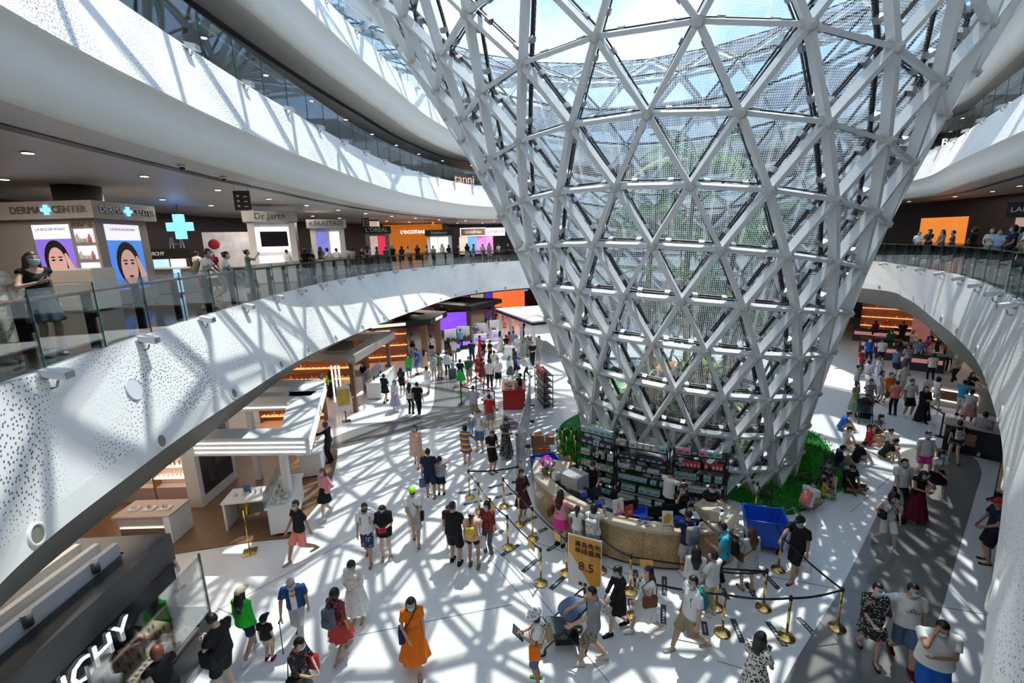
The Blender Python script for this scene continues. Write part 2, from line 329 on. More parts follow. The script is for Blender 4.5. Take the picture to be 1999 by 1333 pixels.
# neighbours one ring below: node (i,j) joins the two nearest of ring i+1
def below(i, j):
    f0, f1 = offs[i] % 1, offs[i+1] % 1
    k = math.floor(j + f0 - f1); return k, k+1
def wrap(a): return a % NF
funnel = thing('glass_funnel', 'giant white steel lattice funnel glazed with dotted triangular panes, standing in the atrium', 'glass funnel', (FC[0], FC[1], 0))
FI = Matrix.Translation((-FC[0], -FC[1], 0))
steel = mat('white_painted_steel', (.72, .73, .73), .38, .0, noise=.03, nscale=3)
def frit_mat():
    m = bpy.data.materials.new('dotted_glass'); m.use_nodes = True; t = m.node_tree; t.nodes.clear(); n = t.nodes.new; l = t.links.new
    o = n('ShaderNodeOutputMaterial'); tr = n('ShaderNodeBsdfTransparent'); tr.inputs[0].default_value = (.80, .87, .90, 1)
    gl = n('ShaderNodeBsdfGlossy'); gl.inputs['Roughness'].default_value = .03; gl.inputs[0].default_value = (.9, .95, 1, 1)
    lw = n('ShaderNodeLayerWeight'); lw.inputs[0].default_value = .3
    ma = n('ShaderNodeMath'); ma.operation = 'MULTIPLY_ADD'; ma.inputs[1].default_value = .6; ma.inputs[2].default_value = .05
    l(lw.outputs['Fresnel'], ma.inputs[0]); g = n('ShaderNodeMixShader'); l(ma.outputs[0], g.inputs[0]); l(tr.outputs[0], g.inputs[1]); l(gl.outputs[0], g.inputs[2])
    tc = n('ShaderNodeTexCoord'); mp = n('ShaderNodeMapping'); mp.inputs['Scale'].default_value = (20, 20, 1); l(tc.outputs['UV'], mp.inputs[0])
    fr = n('ShaderNodeVectorMath'); fr.operation = 'FRACTION'; l(mp.outputs[0], fr.inputs[0])
    sb = n('ShaderNodeVectorMath'); sb.operation = 'SUBTRACT'; sb.inputs[1].default_value = (.5, .5, 0); l(fr.outputs[0], sb.inputs[0])
    ml = n('ShaderNodeVectorMath'); ml.operation = 'MULTIPLY'; ml.inputs[1].default_value = (1, 1, 0); l(sb.outputs[0], ml.inputs[0])
    ln = n('ShaderNodeVectorMath'); ln.operation = 'LENGTH'; l(ml.outputs[0], ln.inputs[0])
    lt = n('ShaderNodeMath'); lt.operation = 'LESS_THAN'; lt.inputs[1].default_value = .23; l(ln.outputs['Value'], lt.inputs[0])
    # faint water streaks running down the glass
    m2 = n('ShaderNodeMapping'); m2.inputs['Scale'].default_value = (5, .35, 1); l(tc.outputs['UV'], m2.inputs[0])
    ns = n('ShaderNodeTexNoise'); ns.inputs['Scale'].default_value = 1.6; ns.inputs['Detail'].default_value = 1; l(m2.outputs[0], ns.inputs['Vector'])
    rp = n('ShaderNodeMapRange'); rp.inputs[1].default_value = .5; rp.inputs[2].default_value = .8; rp.inputs[3].default_value = .0; rp.inputs[4].default_value = .35; l(ns.outputs[0], rp.inputs[0])
    mxv = n('ShaderNodeMath'); mxv.operation = 'MAXIMUM'; sc = n('ShaderNodeMath'); sc.operation = 'MULTIPLY'; sc.inputs[1].default_value = .7; l(lt.outputs[0], sc.inputs[0]); l(sc.outputs[0], mxv.inputs[0]); l(rp.outputs[0], mxv.inputs[1])
    df = n('ShaderNodeBsdfDiffuse'); df.inputs[0].default_value = (.8, .82, .84, 1); tl = n('ShaderNodeBsdfTranslucent'); tl.inputs[0].default_value = (.8, .84, .86, 1)
    dm = n('ShaderNodeMixShader'); dm.inputs[0].default_value = .55; l(df.outputs[0], dm.inputs[1]); l(tl.outputs[0], dm.inputs[2])
    fin = n('ShaderNodeMixShader'); l(mxv.outputs[0], fin.inputs[0]); l(g.outputs[0], fin.inputs[1]); l(dm.outputs[0], fin.inputs[2]); l(fin.outputs[0], o.inputs[0])
    MATS['dotted_glass'] = m; return m
fglass = frit_mat()
def clear_back():
    m = bpy.data.materials.new('clear_glass_back'); m.use_nodes = True; t = m.node_tree; t.nodes.clear(); o = t.nodes.new('ShaderNodeOutputMaterial'); tr = t.nodes.new('ShaderNodeBsdfTransparent'); tr.inputs[0].default_value = (.97, .985, .985, 1); t.links.new(tr.outputs[0], o.inputs[0]); MATS['clear_glass_back'] = m; return m
clearback = clear_back()
gasket = mat('black_rubber', (.012, .013, .015), .5)
clampm = mat('clamp_metal', (.33, .33, .34), .4, .6)
EDGES = []   # (i,j,i2,j2)
TRIS = []    # (three nodes, apex up?)
for i in range(NR):
    for j in range(NF):
        EDGES.append((i, j, i, j+1))
        if i < NR-1:
            k0, k1 = below(i, j)
            EDGES.append((i, j, i+1, k0)); EDGES.append((i, j, i+1, k1))
            TRIS.append(((i, j), (i+1, k0), (i+1, k1)))
            TRIS.append(((i, j), (i+1, k1), (i, j+1)))
def toward(p, n): return (Vector((0, 0, CAMZ)) - p).dot(n) > 0
def screen(p):
    q = pix(p)
    return q if q and -60 < q[0] < 2060 and -60 < q[1] < 1393 else None
# struts --------------------------------------------------------------
ubox = MB(); ubox.cbox((0,0,0), (1,1,1)); ume = ubox.mesh('strut', steel)
cand = []
for e in EDGES:
    a, b = fnode(e[0], e[1]), fnode(e[2], e[3]); n = (fnorm(e[0], e[1]) + fnorm(e[2], e[3])).normalized()
    mid = (a+b)/2; q = screen(mid); hz = e[0] == e[2]
    if hz and e[0] == NR-1: continue
    pa, pb = pix(a), pix(b)
    size = math.hypot(pa[0]-pb[0], pa[1]-pb[1]) if (q and pa and pb and toward(mid, n)) else -1
    cand.append((size, a, b, n, hz))
cand.sort(key=lambda c: -c[0])
rest = MB()
for k, (size, a, b, n, hz) in enumerate(cand):
    d = b - a; L = d.length; x = d.normalized(); z = (n - x * n.dot(x)).normalized(); y = z.cross(x)
    w, h = (.095, .20) if hz else (.116, .25)
    big = 1.0 if L < 2.6 else 1.15
    M = Matrix.Translation((a+b)/2) @ Matrix((( x.x, y.x, z.x, 0), (x.y, y.y, z.y, 0), (x.z, y.z, z.z, 0), (0,0,0,1))) @ Matrix.Diagonal((L, w*big, h*big, 1))
    if k < 300 and size > 0:
        o = link('strut', ume, funnel); o.matrix_local = FI @ M
    else:
        i0 = len(rest.v); rest.cbox((0,0,0), (1,1,1)); rest.xf(FI @ M, i0)
rest.obj('strut_remainder', steel, funnel, kind='stuff')
# node caps ------------------------------------------------------------
capb = MB(); capb.lathe([(.12,-.05),(.12,.02),(.085,.025),(.08,.065),(.06,.075)], n=14); capme = capb.mesh('node_cap', mat('node_cap_paint', (.60,.59,.55), .4))
for i in range(NR-1):
    for j in range(NF):
        p, n = fnode(i, j), fnorm(i, j); q = screen(p)
        if q and toward(p, n) and RINGS[i][1] < 17:
            o = link('node_cap', capme, funnel); o.matrix_local = FI @ Matrix.Translation(p + n*.12) @ n.to_track_quat('Z', 'Y').to_matrix().to_4x4()
# panes ---------------------------------------------------------------
INS = .36
panes = []
for tri in TRIS:
    P = [fnode(i, j) - fnorm(i, j)*INS for i, j in tri]; c = sum(P, Vector())/3
    n = (P[1]-P[0]).cross(P[2]-P[0]).normalized(); no = sum((fnorm(i, j) for i, j in tri), Vector()).normalized()
    if n.dot(no) < 0: P[1], P[2] = P[2], P[1]; n = -n
    S = [pix(p) for p in P]; area = -1
    if all(S) and screen(c) and toward(c, n):
        area = abs((S[1][0]-S[0][0])*(S[2][1]-S[0][1]) - (S[2][0]-S[0][0])*(S[1][1]-S[0][1]))
    panes.append((area, P, c, n, tri))
panes.sort(key=lambda q: -q[0])
def inr(P): return (P[1]-P[0]).cross(P[2]-P[0]).length / sum((P[k]-P[k-1]).length for k in range(3))
def inset_tri(P, d):
    r = inr(P); L = [(P[(k+1)%3]-P[(k+2)%3]).length for k in range(3)]; I = sum((P[k]*L[k] for k in range(3)), Vector())/sum(L); return [I + (p-I)*(1-d/r) for p in P]
def pane_geo(P, c, n, shrink=.955):
    Q = inset_tri(P, .022) if shrink < 1 else P; v = [q for q in Q] + [q - n*.03 for q in Q]
    return v, [(0,1,2),(5,4,3),(0,3,4,1),(1,4,5,2),(2,5,3,0)]
def pane_uv(me, vs, c, n):
    u = Vector((-n.y, n.x, 0)).normalized() if abs(n.z) < .98 else Vector((1,0,0)); w = n.cross(u)
    ul = me.uv_layers.new(name='uv'); buf = []
    for lp in me.loops:
        d = vs[lp.vertex_index] - Vector((FC[0], FC[1], 0)); buf += [d.dot(u), d.dot(w)]
    ul.data.foreach_set('uv', buf)
def gasket_geo(mb, P, c, n, full=True):
    Q0 = inset_tri(P, .020); Q1 = inset_tri(P, .052)
    v = [q + n*.012 for q in Q0] + [q + n*.012 for q in Q1] + [q - n*.045 for q in Q0] + [q - n*.045 for q in Q1]
    f = []
    for k in range(3):
        l = (k+1) % 3
        f += [(k, l, 3+l, 3+k), (6+k, 9+k, 9+l, 6+l), (k, 6+k, 6+l, l), (3+k, 3+l, 9+l, 9+k)]
    mb.add([(q.x, q.y, q.z) for q in v], f)
def clamp_geo(mb, P, c, n):
    for k in range(3):
        a, b = P[k], P[(k+1) % 3]
        for t in (.22, .78):
            p = a + (b-a)*t; q = c + (p-c)*(1-.045/(p-c).length); x = (b-a).normalized(); z = n; y = z.cross(x)
            i0 = len(mb.v); mb.cbox((0,0,.06), (.13,.10,.18))
            mb.xf(Matrix(((x.x,y.x,z.x,q.x),(x.y,y.y,z.y,q.y),(x.z,y.z,z.z,q.z),(0,0,0,1))), i0)
gl_rest, gk_rest, rf_rest = MB(), MB(), MB(); uvs_rest = []
for k, (area, P, c, n, tri) in enumerate(panes):
    lowest = max(t[0] for t in tri)
    solid = lowest <= 1 and (c.x-5) > .4*math.hypot(c.x-5, c.y-17.5)  # outermost right-hand sector made opaque to keep sun off the right aisle
    if k < 300 and area > 0 and not solid:
        T = Matrix.Translation((-c)); vs, fs = pane_geo(P, c, n)
        mb = MB(); mb.add([v - c for v in vs], fs); me = mb.mesh('pane', [fglass, clearback]); me.polygons.foreach_set('material_index', [0,1,1,1,1]); pane_uv(me, vs, c, n)
        o = link('pane', me, funnel); o.location = c - Vector((FC[0], FC[1], 0))
        mg = MB(); gasket_geo(mg, P, c, n); mg.xf(T); mg.obj('gasket', gasket, o)
        mc = MB(); clamp_geo(mc, P, c, n); mc.xf(T); mc.obj('clamp_set', clampm, o, kind='stuff')
    elif solid:
        vs, fs = pane_geo(P, c, n, 1.0); rf_rest.add([v - Vector((FC[0], FC[1], 0)) for v in vs], fs)
    else:
        vs, fs = pane_geo(P, c, n); vs, fs = vs[:3], [(0,1,2)]; gl_rest.add([v - Vector((FC[0], FC[1], 0)) for v in vs], fs)
        u = Vector((-n.y, n.x, 0)).normalized(); w = n.cross(u)
        uvs_rest.append(([( (v-Vector((FC[0],FC[1],0))).dot(u), (v-Vector((FC[0],FC[1],0))).dot(w)) for v in vs], fs))
        gasket_geo(gk_rest, [p - Vector((FC[0], FC[1], 0)) for p in P], c - Vector((FC[0], FC[1], 0)), n)
def far_glass():
    "the same dotted glass seen from too far to tell its dots apart"
    m = bpy.data.materials.new('dotted_glass_far'); m.use_nodes = True; t = m.node_tree; t.nodes.clear(); n = t.nodes.new; l = t.links.new
    o = n('ShaderNodeOutputMaterial'); tr = n('ShaderNodeBsdfTransparent'); tr.inputs[0].default_value = (.77, .86, .93, 1); df = n('ShaderNodeBsdfTranslucent'); df.inputs[0].default_value = (.8, .83, .86, 1); d2 = n('ShaderNodeBsdfDiffuse'); d2.inputs[0].default_value = (.8, .82, .84, 1)
    a = n('ShaderNodeMixShader'); a.inputs[0].default_value = .5; l(d2.outputs[0], a.inputs[1]); l(df.outputs[0], a.inputs[2]); b = n('ShaderNodeMixShader'); b.inputs[0].default_value = .15; l(tr.outputs[0], b.inputs[1]); l(a.outputs[0], b.inputs[2]); l(b.outputs[0], o.inputs[0]); MATS['dotted_glass_far'] = m; return m
o = gl_rest.obj('pane_remainder', far_glass(), funnel, kind='stuff')
ul = o.data.uv_layers.new(name='uv'); ul.data.foreach_set('uv', [x for uv, fs in uvs_rest for f in fs for i in f for x in uv[i]])
rf_rest.obj('added_sun_blocker', steel, funnel, kind='stuff')  # added opaque triangles that block the sun, in place of glazing
gk_rest.obj('gasket_remainder', gasket, funnel, kind='stuff')
# ================================================================== balustrades, lamps, columns, signs
def cut_loop(L, step, ok):
    "points every step metres round a plan loop, split in runs that satisfy ok"
    L = np.asarray(L)[:, :2]; seg = np.linalg.norm(np.roll(L, -1, 0) - L, axis=1); s = np.concatenate([[0], np.cumsum(seg)]); tot = s[-1]
    n = int(tot / step); P = []
    LL = np.vstack([L, L[:1]])
    for k in range(n):
        d = k * tot / n; P.append((float(np.interp(d, s, LL[:, 0])), float(np.interp(d, s, LL[:, 1]))))
    runs, cur = [], []
    for k, p in enumerate(P):
        if ok(p): cur.append(p)
        elif cur: runs.append(cur); cur = []
    if cur: runs.append(cur)
    if len(runs) > 1 and ok(P[0]) and ok(P[-1]): runs[0] = runs.pop() + runs[0]
    return runs
def seen(z, m=120):
    def f(p):
        q = pix((p[0], p[1], z)); return bool(q and -m < q[0] < 1999+m and -m < q[1] < 1333+m)
    return f
railglass = glassmat('rail_glass', (.80, .84, .84), .03, fres=.18)
greenedge = mat('green_glass_edge', (.05, .20, .17), .2)
wood = mat('brown_wood_rail', (.16, .07, .03), .35, noise=.3, nscale=20)
pm = MB(); pm.cbox((0,0,.5), (.05,.13,1.0)); pm.cbox((0,-.09,.62), (.05,.07,.14)); postme = pm.mesh('post', black)
def balustrade(name, label, L, z, step, h, postcol=True, rail=wood):
    for run in cut_loop(L, step, seen(z+.5)):
        if len(run) < 3: continue
        t = thing(name, label, 'balustrade', (run[0][0], run[0][1], z)); o3 = Vector((run[0][0], run[0][1], z))
        cc = Vector((6, 20, 0)); railpts = []
        for k in range(len(run)):
            p = Vector((run[k][0], run[k][1], z)); q = Vector((*run[min(k+1, len(run)-1)], z)); 
            if k == len(run)-1: q = p + (p - Vector((*run[k-1], z)))
            d = (q-p); L_ = d.length; d.normalize(); n = Vector((d.y, -d.x, 0))
            if n.dot(p-cc) < 0: n = -n
            yaw = math.atan2(d.y, d.x)
            if k < len(run)-1:
                mb = MB(); mb.m = 0; mb.cbox((L_/2, 0, h/2), (L_-.03, .02, h)); mb.m = 1; mb.cbox((.008, 0, h/2), (.010, .024, h))
                o = mb.obj('pane', [railglass, greenedge], t); o.location = p + n*.04 - o3; o.rotation_euler = (0, 0, yaw)
            if postcol:
                o = link('post', postme, t); o.location = p + n*.17 - o3; o.rotation_euler = (0, 0, math.atan2(n.y, n.x) - PI/2); o.scale = (1, 1, h*.86)
            railpts.append(p + n*.2 + Vector((0, 0, h*.86)) - o3)
        if rail:
            mb = MB(); mb.tube(railpts, .034, 8); mb.obj('handrail', rail, t)
balustrade('glass_balustrade', 'glass balustrade with black posts and brown handrail on the second-floor balcony', L2T, Z2, 1.45, 1.12)
bpy.data.objects['glass_balustrade']['label'] = 'glass balustrade with black posts and brown handrail along the left second-floor balcony'
balustrade('third_floor_balustrade', 'frameless glass balustrade of the third-floor balcony under the cove ceiling', L3, Z3, 1.6, 1.1, False, steelgrey)
balustrade('fourth_floor_balustrade', 'frameless glass balustrade on the topmost balcony beside the lattice', L4, Z4, 1.8, 1.1, False, steelgrey)
k = 0
for o in bpy.data.objects:
    if o.name.startswith(('glass_balustrade.', 'third_floor_balustrade.', 'fourth_floor_balustrade.')): o['label'] = o['label'].replace('left ', '') + ', ' + ['right side', 'far stretch', 'near stretch', 'end stretch'][k % 4]; k += 1
# floodlights clipped to the balcony edges
fl = thing('floodlight', 'small white floodlight', 'floodlight', group='floodlights along the balcony edges')
mb = MB(); mb.add([(-.11,-.30,-.02),(.11,-.30,-.02),(.11,-.06,.05),(-.11,-.06,.05),(-.11,-.30,.10),(.11,-.30,.10),(.11,-.02,.16),(-.11,-.02,.16)], [(0,3,2,1),(4,5,6,7),(0,1,5,4),(1,2,6,5),(2,3,7,6),(3,0,4,7)]); mb.obj('housing', mat('lamp_white', (.75,.75,.73), .4), fl)
mb = MB(); mb.cbox((0,-.305,.04), (.18,.012,.09)); mb.obj('lens', mat('lamp_lens', (.25,.27,.28), .1), fl)
mb = MB(); mb.cbox((0,.02,.02), (.05,.16,.04)); mb.tube([(0,-.15,-.03),(.0,-.12,-.12),(0,-.04,-.14)], .015, 6); mb.obj('bracket', steelgrey, fl)
first = True
for L, z, step, nm in ((L2T, Z2, 2.5, 'second'), (L3, Z3, 2.6, 'third'), (L4, Z4, 2.9, 'fourth')):
    for run in cut_loop(L, step, seen(z, 10)):
        for k, p in enumerate(run):
            a = np.array(run[max(k-1,0)]); b = np.array(run[min(k+1, len(run)-1)]); d = b-a
            n = np.array((d[1], -d[0])); n /= max(np.linalg.norm(n), 1e-6)
            if np.dot(n, np.array(p) - np.array((6, 20))) > 0: n = -n
            c = fl if first else copytree(fl); first = False
            c.location = (p[0]+n[0]*.02, p[1]+n[1]*.02, z-.12); c.rotation_euler = (0, 0, math.atan2(n[1], n[0]) + PI/2)
            c['label'] = 'small white floodlight clipped to the edge of the %s-floor balcony' % nm; c['group'] = 'floodlights on the %s-floor balcony' % nm
# round recessed lights in the lip of the second-floor balcony
rl = thing('recessed_spotlight', 'round recessed spotlight in the lip under the second-floor balcony', 'spotlight', group='spotlights in the balcony lip')
mb = MB(); mb.lathe([(.15,-.03),(.15,.012),(.12,.02),(.11,.0)], n=20); mb.obj('ring', soff, rl)
mb = MB(); mb.lathe([(.11,-.02),(.11,.006)], n=20); mb.obj('recess', mat('recess_olive', (.22,.21,.15), .5), rl)
first = True
nL = len(L2B)
for run in cut_loop(L2B, 2.9, seen(4.1, 5)):
    for p in run:
        k = int(np.argmin(np.hypot(L2B[:, 0]-p[0], L2B[:, 1]-p[1]))); a, m = L2B[k], np.array(L2M[k]); c0 = (a+m)/2
        tng = Vector(L2B[(k+1) % nL] - L2B[k-1]).normalized(); upv = Vector(m-a).normalized(); n = tng.cross(upv)
        if n.dot(Vector((6, 20, 0)) - Vector(c0)) < 0: n = -n
        c = rl if first else copytree(rl); first = False
        c.location = Vector(c0) + n*.01; c.rotation_mode = 'QUATERNION'; c.rotation_quaternion = n.to_track_quat('Z', 'Y')
# round white speaker on the near fascia
tt, bb = None, None
k = int(np.argmin([abs((pix((t[0]*.6+b[0]*.4, t[1]*.6+b[1]*.4, Z2*.6+b[2]*.4)) or (1e6,))[0]-256) + (0 if t[0] < 0 else 1e6) for t, b in zip(L2T, L2M)]))
t_, b_ = Vector((*L2T[k], Z2)), Vector(L2M[k]); c0 = t_*.52 + b_*.48; tng = Vector((*(L2T[k+1]-L2T[k-1]), 0)).normalized(); n = tng.cross((t_-b_).normalized())
if n.x < 0: n = -n
mb = MB(); mb.lathe([(.21,0),(.21,.02),(.19,.035),(.19,.03)], n=28); sp = mb.obj('round_speaker', mat('speaker_white', (.68,.70,.75), .5), label='flat round white speaker disc on the perforated balcony front', cat='speaker')
sp.location = c0; sp.rotation_mode = 'QUATERNION'; sp.rotation_quaternion = n.to_track_quat('Z', 'Y')
# ceiling downlights
dl = thing('ceiling_downlight', 'x', 'downlight')
mb = MB(); mb.lathe([(.13,-.015),(.13,0),(.10,.0)], n=16); mb.obj('ring', ceilm, dl)
mb = MB(); mb.lathe([(.10,-.018),(.10,-.005)], n=16); mb.obj('bulb', mat('warm_lamp', (1,.75,.5), .4, emit=6, ecol=(1,.72,.42)), dl)
first = True
for L, off, z, step, nm in ((L3, 2.6, 10.21, 3.4, 'second'), (L3, 6.5, 10.21, 3.0, 'second'), (L4, 2.6, 15.39, 3.6, 'third')):
    for run in cut_loop(outward(L, off), step, seen(z, 5)):
        for p in run:
            c = dl if first else copytree(dl); first = False
            c.location = (p[0], p[1], z); c['label'] = 'small warm recessed downlight in the ceiling over the %s-floor walkway' % nm; c['group'] = 'downlights over the %s floor' % nm
# lamps that go with the shop ceilings (wide soft light from rows of downlights, plus an added fill)
def arealight(x, y, z, sx, sy, e, col=(1, .86, .7)):
    l = bpy.data.lights.new('shop_light', 'AREA'); l.shape = 'RECTANGLE'; l.size = sx; l.size_y = sy; l.energy = e; l.color = col
    o = bpy.data.objects.new('shop_light', l); COL.objects.link(o); o.location = (x, y, z); return o
for x, y, e in ((-12.5,10,160),(-13,19,180),(-13.5,28,200),(-10,38,220),(-2,47,260),(8,48,200),(29,30,70),(24,19,50)): arealight(x, y, 10.1, 5, 5, e)
for x, y, e in ((-10,7,80),(-11,11,40),(-11.5,14,60),(-12.5,22,70),(-10.5,30,60),(-6,38,70),(1,43,70),(25,20,16),(28,28,30),(21,34,25)): arealight(x, y, 3.6, 4, 4, e)  # near-left lamp is an added fill that brightens the dark stall louvres
# columns
colm = mat('dark_column', (.13, .125, .12), .4, .3, noise=.1)
for (x, y, r, d) in ((-14.0,15.6,.62,'derma'),(-13.2,27.9,.6,'jart'),(-11.2,38.5,.6,'loreal'),(-7,48.5,.65,'occ')):
    mb = MB(); mb.lathe([(r, Z2), (r, 10.22)], (x, y, 0), 28); mb.obj('column', colm, kind='structure')
# ================================================================== ground floor: queue barriers, counter, stalls
gold = mat('polished_brass', (.83, .58, .20), .16, 1.0, noise=.08, nscale=5)
blackbelt = mat('black_webbing', (.015,.015,.018), .6)
whitep = mat('white_lacquer', (.78,.78,.77), .3)
acry = glassmat('clear_acrylic', (.95,.97,.97), .08)
# --- brass stanchions
st = thing('brass_stanchion', 'x', 'stanchion', group='brass queue stanchions')
mb = MB(); mb.lathe([(.165,0),(.165,.018),(.15,.035),(.05,.055),(.03,.07)], n=28); mb.obj('base', gold, st)
mb = MB(); mb.lathe([(.026,.06),(.026,.90)], n=14); mb.obj('pole', gold, st)
mb = MB(); mb.lathe([(.031,.88),(.034,.90),(.034,.97),(.026,.985)], n=14); mb.obj('belt_head', blackbelt, st)
SP = {}
STN = [('a',917,971,'by the white floor next to the boy with the striped shirt'),('b',936,999,'behind the woman with a white cap'),('c',959,1033,'beside the woman in the red top'),('d',984,989,'second in from the open floor'),('e',1014,1024,'beside the woman in dark brown'),('f',1040,1052,'near the curved counter front'),('g',992,1069,'right of the couple with the yellow backpack'),('h',1056,1139,'left of the orange advertising board'),
 ('i',1106,1119,'behind the orange advertising board'),('j',1172,1114,'close to the granite counter, right of the board'),('k',1230,1155,'behind the shop assistant in black'),('l',1237,1203,'at the feet of the woman in the white skirt'),('m',1398,1186,'behind the man with the green backpack'),('n',1410,1236,'in front of the man with the green backpack'),('o',1490,1187,'below the woman in the striped dress'),('p',1535,1244,'at the front of the right-hand queue lane'),('q',1634,1226,'at the far right corner of the queue'),('r',1519,1112,'beside the boy in the black cap'),('s',1012,962,'at the grey partition end'),('t',1474,1000,'on the artificial grass by the blue trolley')]
first = True
for k, px, py, d in STN:
    c = st if first else copytree(st); first = False
    x, y = G(px, py); SP[k] = (x, y); c.location = (x, y, 0); c['label'] = 'brass belt stanchion ' + d
for k, (px, py) in enumerate(((1088,885),(1098,880),(1106,893),(1115,880),(1121,890),(1093,900),(1124,902))):
    c = copytree(st); x, y = G(px, py); c.location = (x, y, 0); c['label'] = 'spare brass stanchion stored behind the counter beside the cardboard boxes'; c['group'] = 'spare stanchions stored behind the counter'
belts = [('s','a'),('a','b'),('b','c'),('c','g'),('g','h'),('d','e'),('e','f'),('f','i'),('j','k'),('k','o'),('l','n'),('n','p'),('p','q'),('q','r'),('r','t'),('m','o')]
for a, b in belts:
    p, q = Vector((*SP[a], .925)), Vector((*SP[b], .925)); d = (q-p).normalized(); n = Vector((-d.y, d.x, 0))*.004
    p = p + d*.03; q = q - d*.03; mb = MB(); K = 8; vs = []
    for i in range(K+1):
        t = i/K; c = p + (q-p)*t - Vector((0,0,.05*4*t*(1-t)))
        vs += [c+n+Vector((0,0,.025)), c+n-Vector((0,0,.025)), c-n-Vector((0,0,.025)), c-n+Vector((0,0,.025))]
    fs = [(4*i+j, 4*i+(j+1)%4, 4*i+4+(j+1)%4, 4*i+4+j) for i in range(K) for j in range(4)]
    da = dict((s[0], s[3]) for s in STN)
    bl = mb.add(vs, fs).obj('queue_belt', blackbelt, label=' '.join(('black queue belt from the stanchion %s' % da[a]).split()[:16]), cat='belt', group='queue belts')
# --- floor stickers
stick = mat('dark_sticker', (.05,.055,.06), .5)
def quad(mb, c, u, v, z0, z1):
    p = [Vector((c[0], c[1], 0)) + Vector((u[0],u[1],0))*a + Vector((v[0],v[1],0))*b for a, b in ((-1,-1),(1,-1),(1,1),(-1,1))]
    mb.prism(ccw([(q.x, q.y) for q in p]), z0, z1)
for k, (p, q) in enumerate([((895,963),(930,955)),((905,985),(940,977)),((953,952),(985,945)),((967,972),(1000,963)),((995,988),(1022,983)),((1022,1020),(1048,1008)),((1043,1042),(1068,1031)),((1068,1075),(1092,1060)),((1020,1117),(1049,1092)),((978,1085),(1013,1063)),((967,1045),(983,1035)),((1075,1150),(1100,1127)),((1243,1145),(1240,1112)),((1297,1163),(1297,1125)),((1232,1190),(1230,1168)),((1295,1225),(1295,1180)),((1378,1240),(1374,1213)),((1450,1255),(1430,1208)),((1533,1262),(1498,1213)),((1604,1253),(1558,1205)),((1475,1167),(1455,1135)),((1520,1150),(1490,1118)),((1420,1170),(1410,1148))]):
    a, b = Vector(G(*p)), Vector(G(*q)); c = (a+b)/2; u = (b-a)/2; n = Vector((-u.y, u.x)).normalized()*.06
    mb = MB(); quad(mb, c, u, n, 0, .003); o = mb.obj('floor_sticker', stick, label=' '.join(('dark floor sticker nearest the stanchion '+min(STN, key=lambda s: math.hypot(s[1]-(p[0]+q[0])/2, s[2]-(p[1]+q[1])/2))[3]).split()[:16]), cat='floor sticker', group='queue stickers on the floor')
    # small row of white print
    mb = MB()
    for j in range(5): quad(mb, c + u*(-.5+.25*j), u*.07, n*.33, .003, .005)
    mb.obj('print', mat('sticker_print', (.6,.62,.62), .5), o, kind='stuff')
# --- granite counter
def granite():
    m = bpy.data.materials.new('yellow_granite'); t, b = nodes_of(m); n = t.nodes.new; l = t.links.new
    tc = n('ShaderNodeTexCoord'); v = n('ShaderNodeTexVoronoi'); v.inputs['Scale'].default_value = 55; nz = n('ShaderNodeTexNoise'); nz.inputs['Scale'].default_value = 4; nz.inputs['Detail'].default_value = 6
    l(tc.outputs['Object'], v.inputs['Vector']); l(tc.outputs['Object'], nz.inputs['Vector'])
    r = n('ShaderNodeValToRGB'); e = r.color_ramp.elements; e[0].color = (.16,.09,.035,1); e[1].color = (.62,.45,.24,1); r.color_ramp.elements.new(.5).color = (.42,.27,.11,1)
    mx = n('ShaderNodeMix'); mx.data_type = 'FLOAT'; mx.inputs[0].default_value = .45
    sp = n('ShaderNodeSeparateColor'); l(v.outputs['Color'], sp.inputs[0]); l(sp.outputs[0], mx.inputs[2]); l(nz.outputs[0], mx.inputs[3]); l(mx.outputs[0], r.inputs[0]); l(r.outputs[0], b.inputs['Base Color'])
    b.inputs['Roughness'].default_value = .22; MATS['yellow_granite'] = m; return m
gran = granite()
grantop = mat('pale_granite', (.55,.47,.34), .2, noise=.25, nscale=45)
CO = catmull([(.72,13.9),(.58,12.86),(.98,11.75),(1.5,11.0),(2.3,10.3),(3.1,9.92),(4.0,9.76),(4.9,9.82),(5.45,10.1),(5.62,10.6)], 6, closed=False)
def offs_open(P, d):
    t = np.gradient(P, axis=0); n = np.stack([-t[:,1], t[:,0]], 1); n /= np.linalg.norm(n, axis=1, keepdims=True); return P + n*d
sgn = 1 if (offs_open(CO, .5)[30] - CO[30])[1] > 0 else -1
ctr = thing('service_counter', 'long curved yellow granite cashier counter in front of the glass funnel', 'counter', (3, 11, 0))
def strip(P, Q, z0, z1, m, name, parent, o=(3, 11, 0)):
    mb = MB(); k = len(P); vs = [(p[0]-o[0], p[1]-o[1], z) for z in (z0, z1) for p in list(P) + list(Q)[::-1]]; n = 2*k
    fs = [(i, i+1, 2*k-2-i, 2*k-1-i) for i in range(k-1)]
    f2 = [tuple(j+n for j in f) for f in fs] + [tuple(f[::-1]) for f in fs] + [(i, (i+1) % n, n+(i+1) % n, n+i) for i in range(n)]
    return mb.add(vs, f2).obj(name, m, parent)
segs = 9; per = (len(CO)-1)//segs
for i in range(segs):   # cladding panels
    a, b = i*per, (i+1)*per if i < segs-1 else len(CO)-1
    P = CO[a:b+1].copy(); P2 = P.copy()
    P2[0] = P[0] + (P[1]-P[0])*.03; P2[-1] = P[-1] + (P[-2]-P[-1])*.03
    strip(P2, offs_open(P2, sgn*.12), .08, 1.03, gran, 'cladding_panel', ctr)
strip(offs_open(CO, sgn*.06), offs_open(CO, sgn*.14), 0, .08, mat('dark_plinth', (.05,.04,.03), .5), 'plinth', ctr)
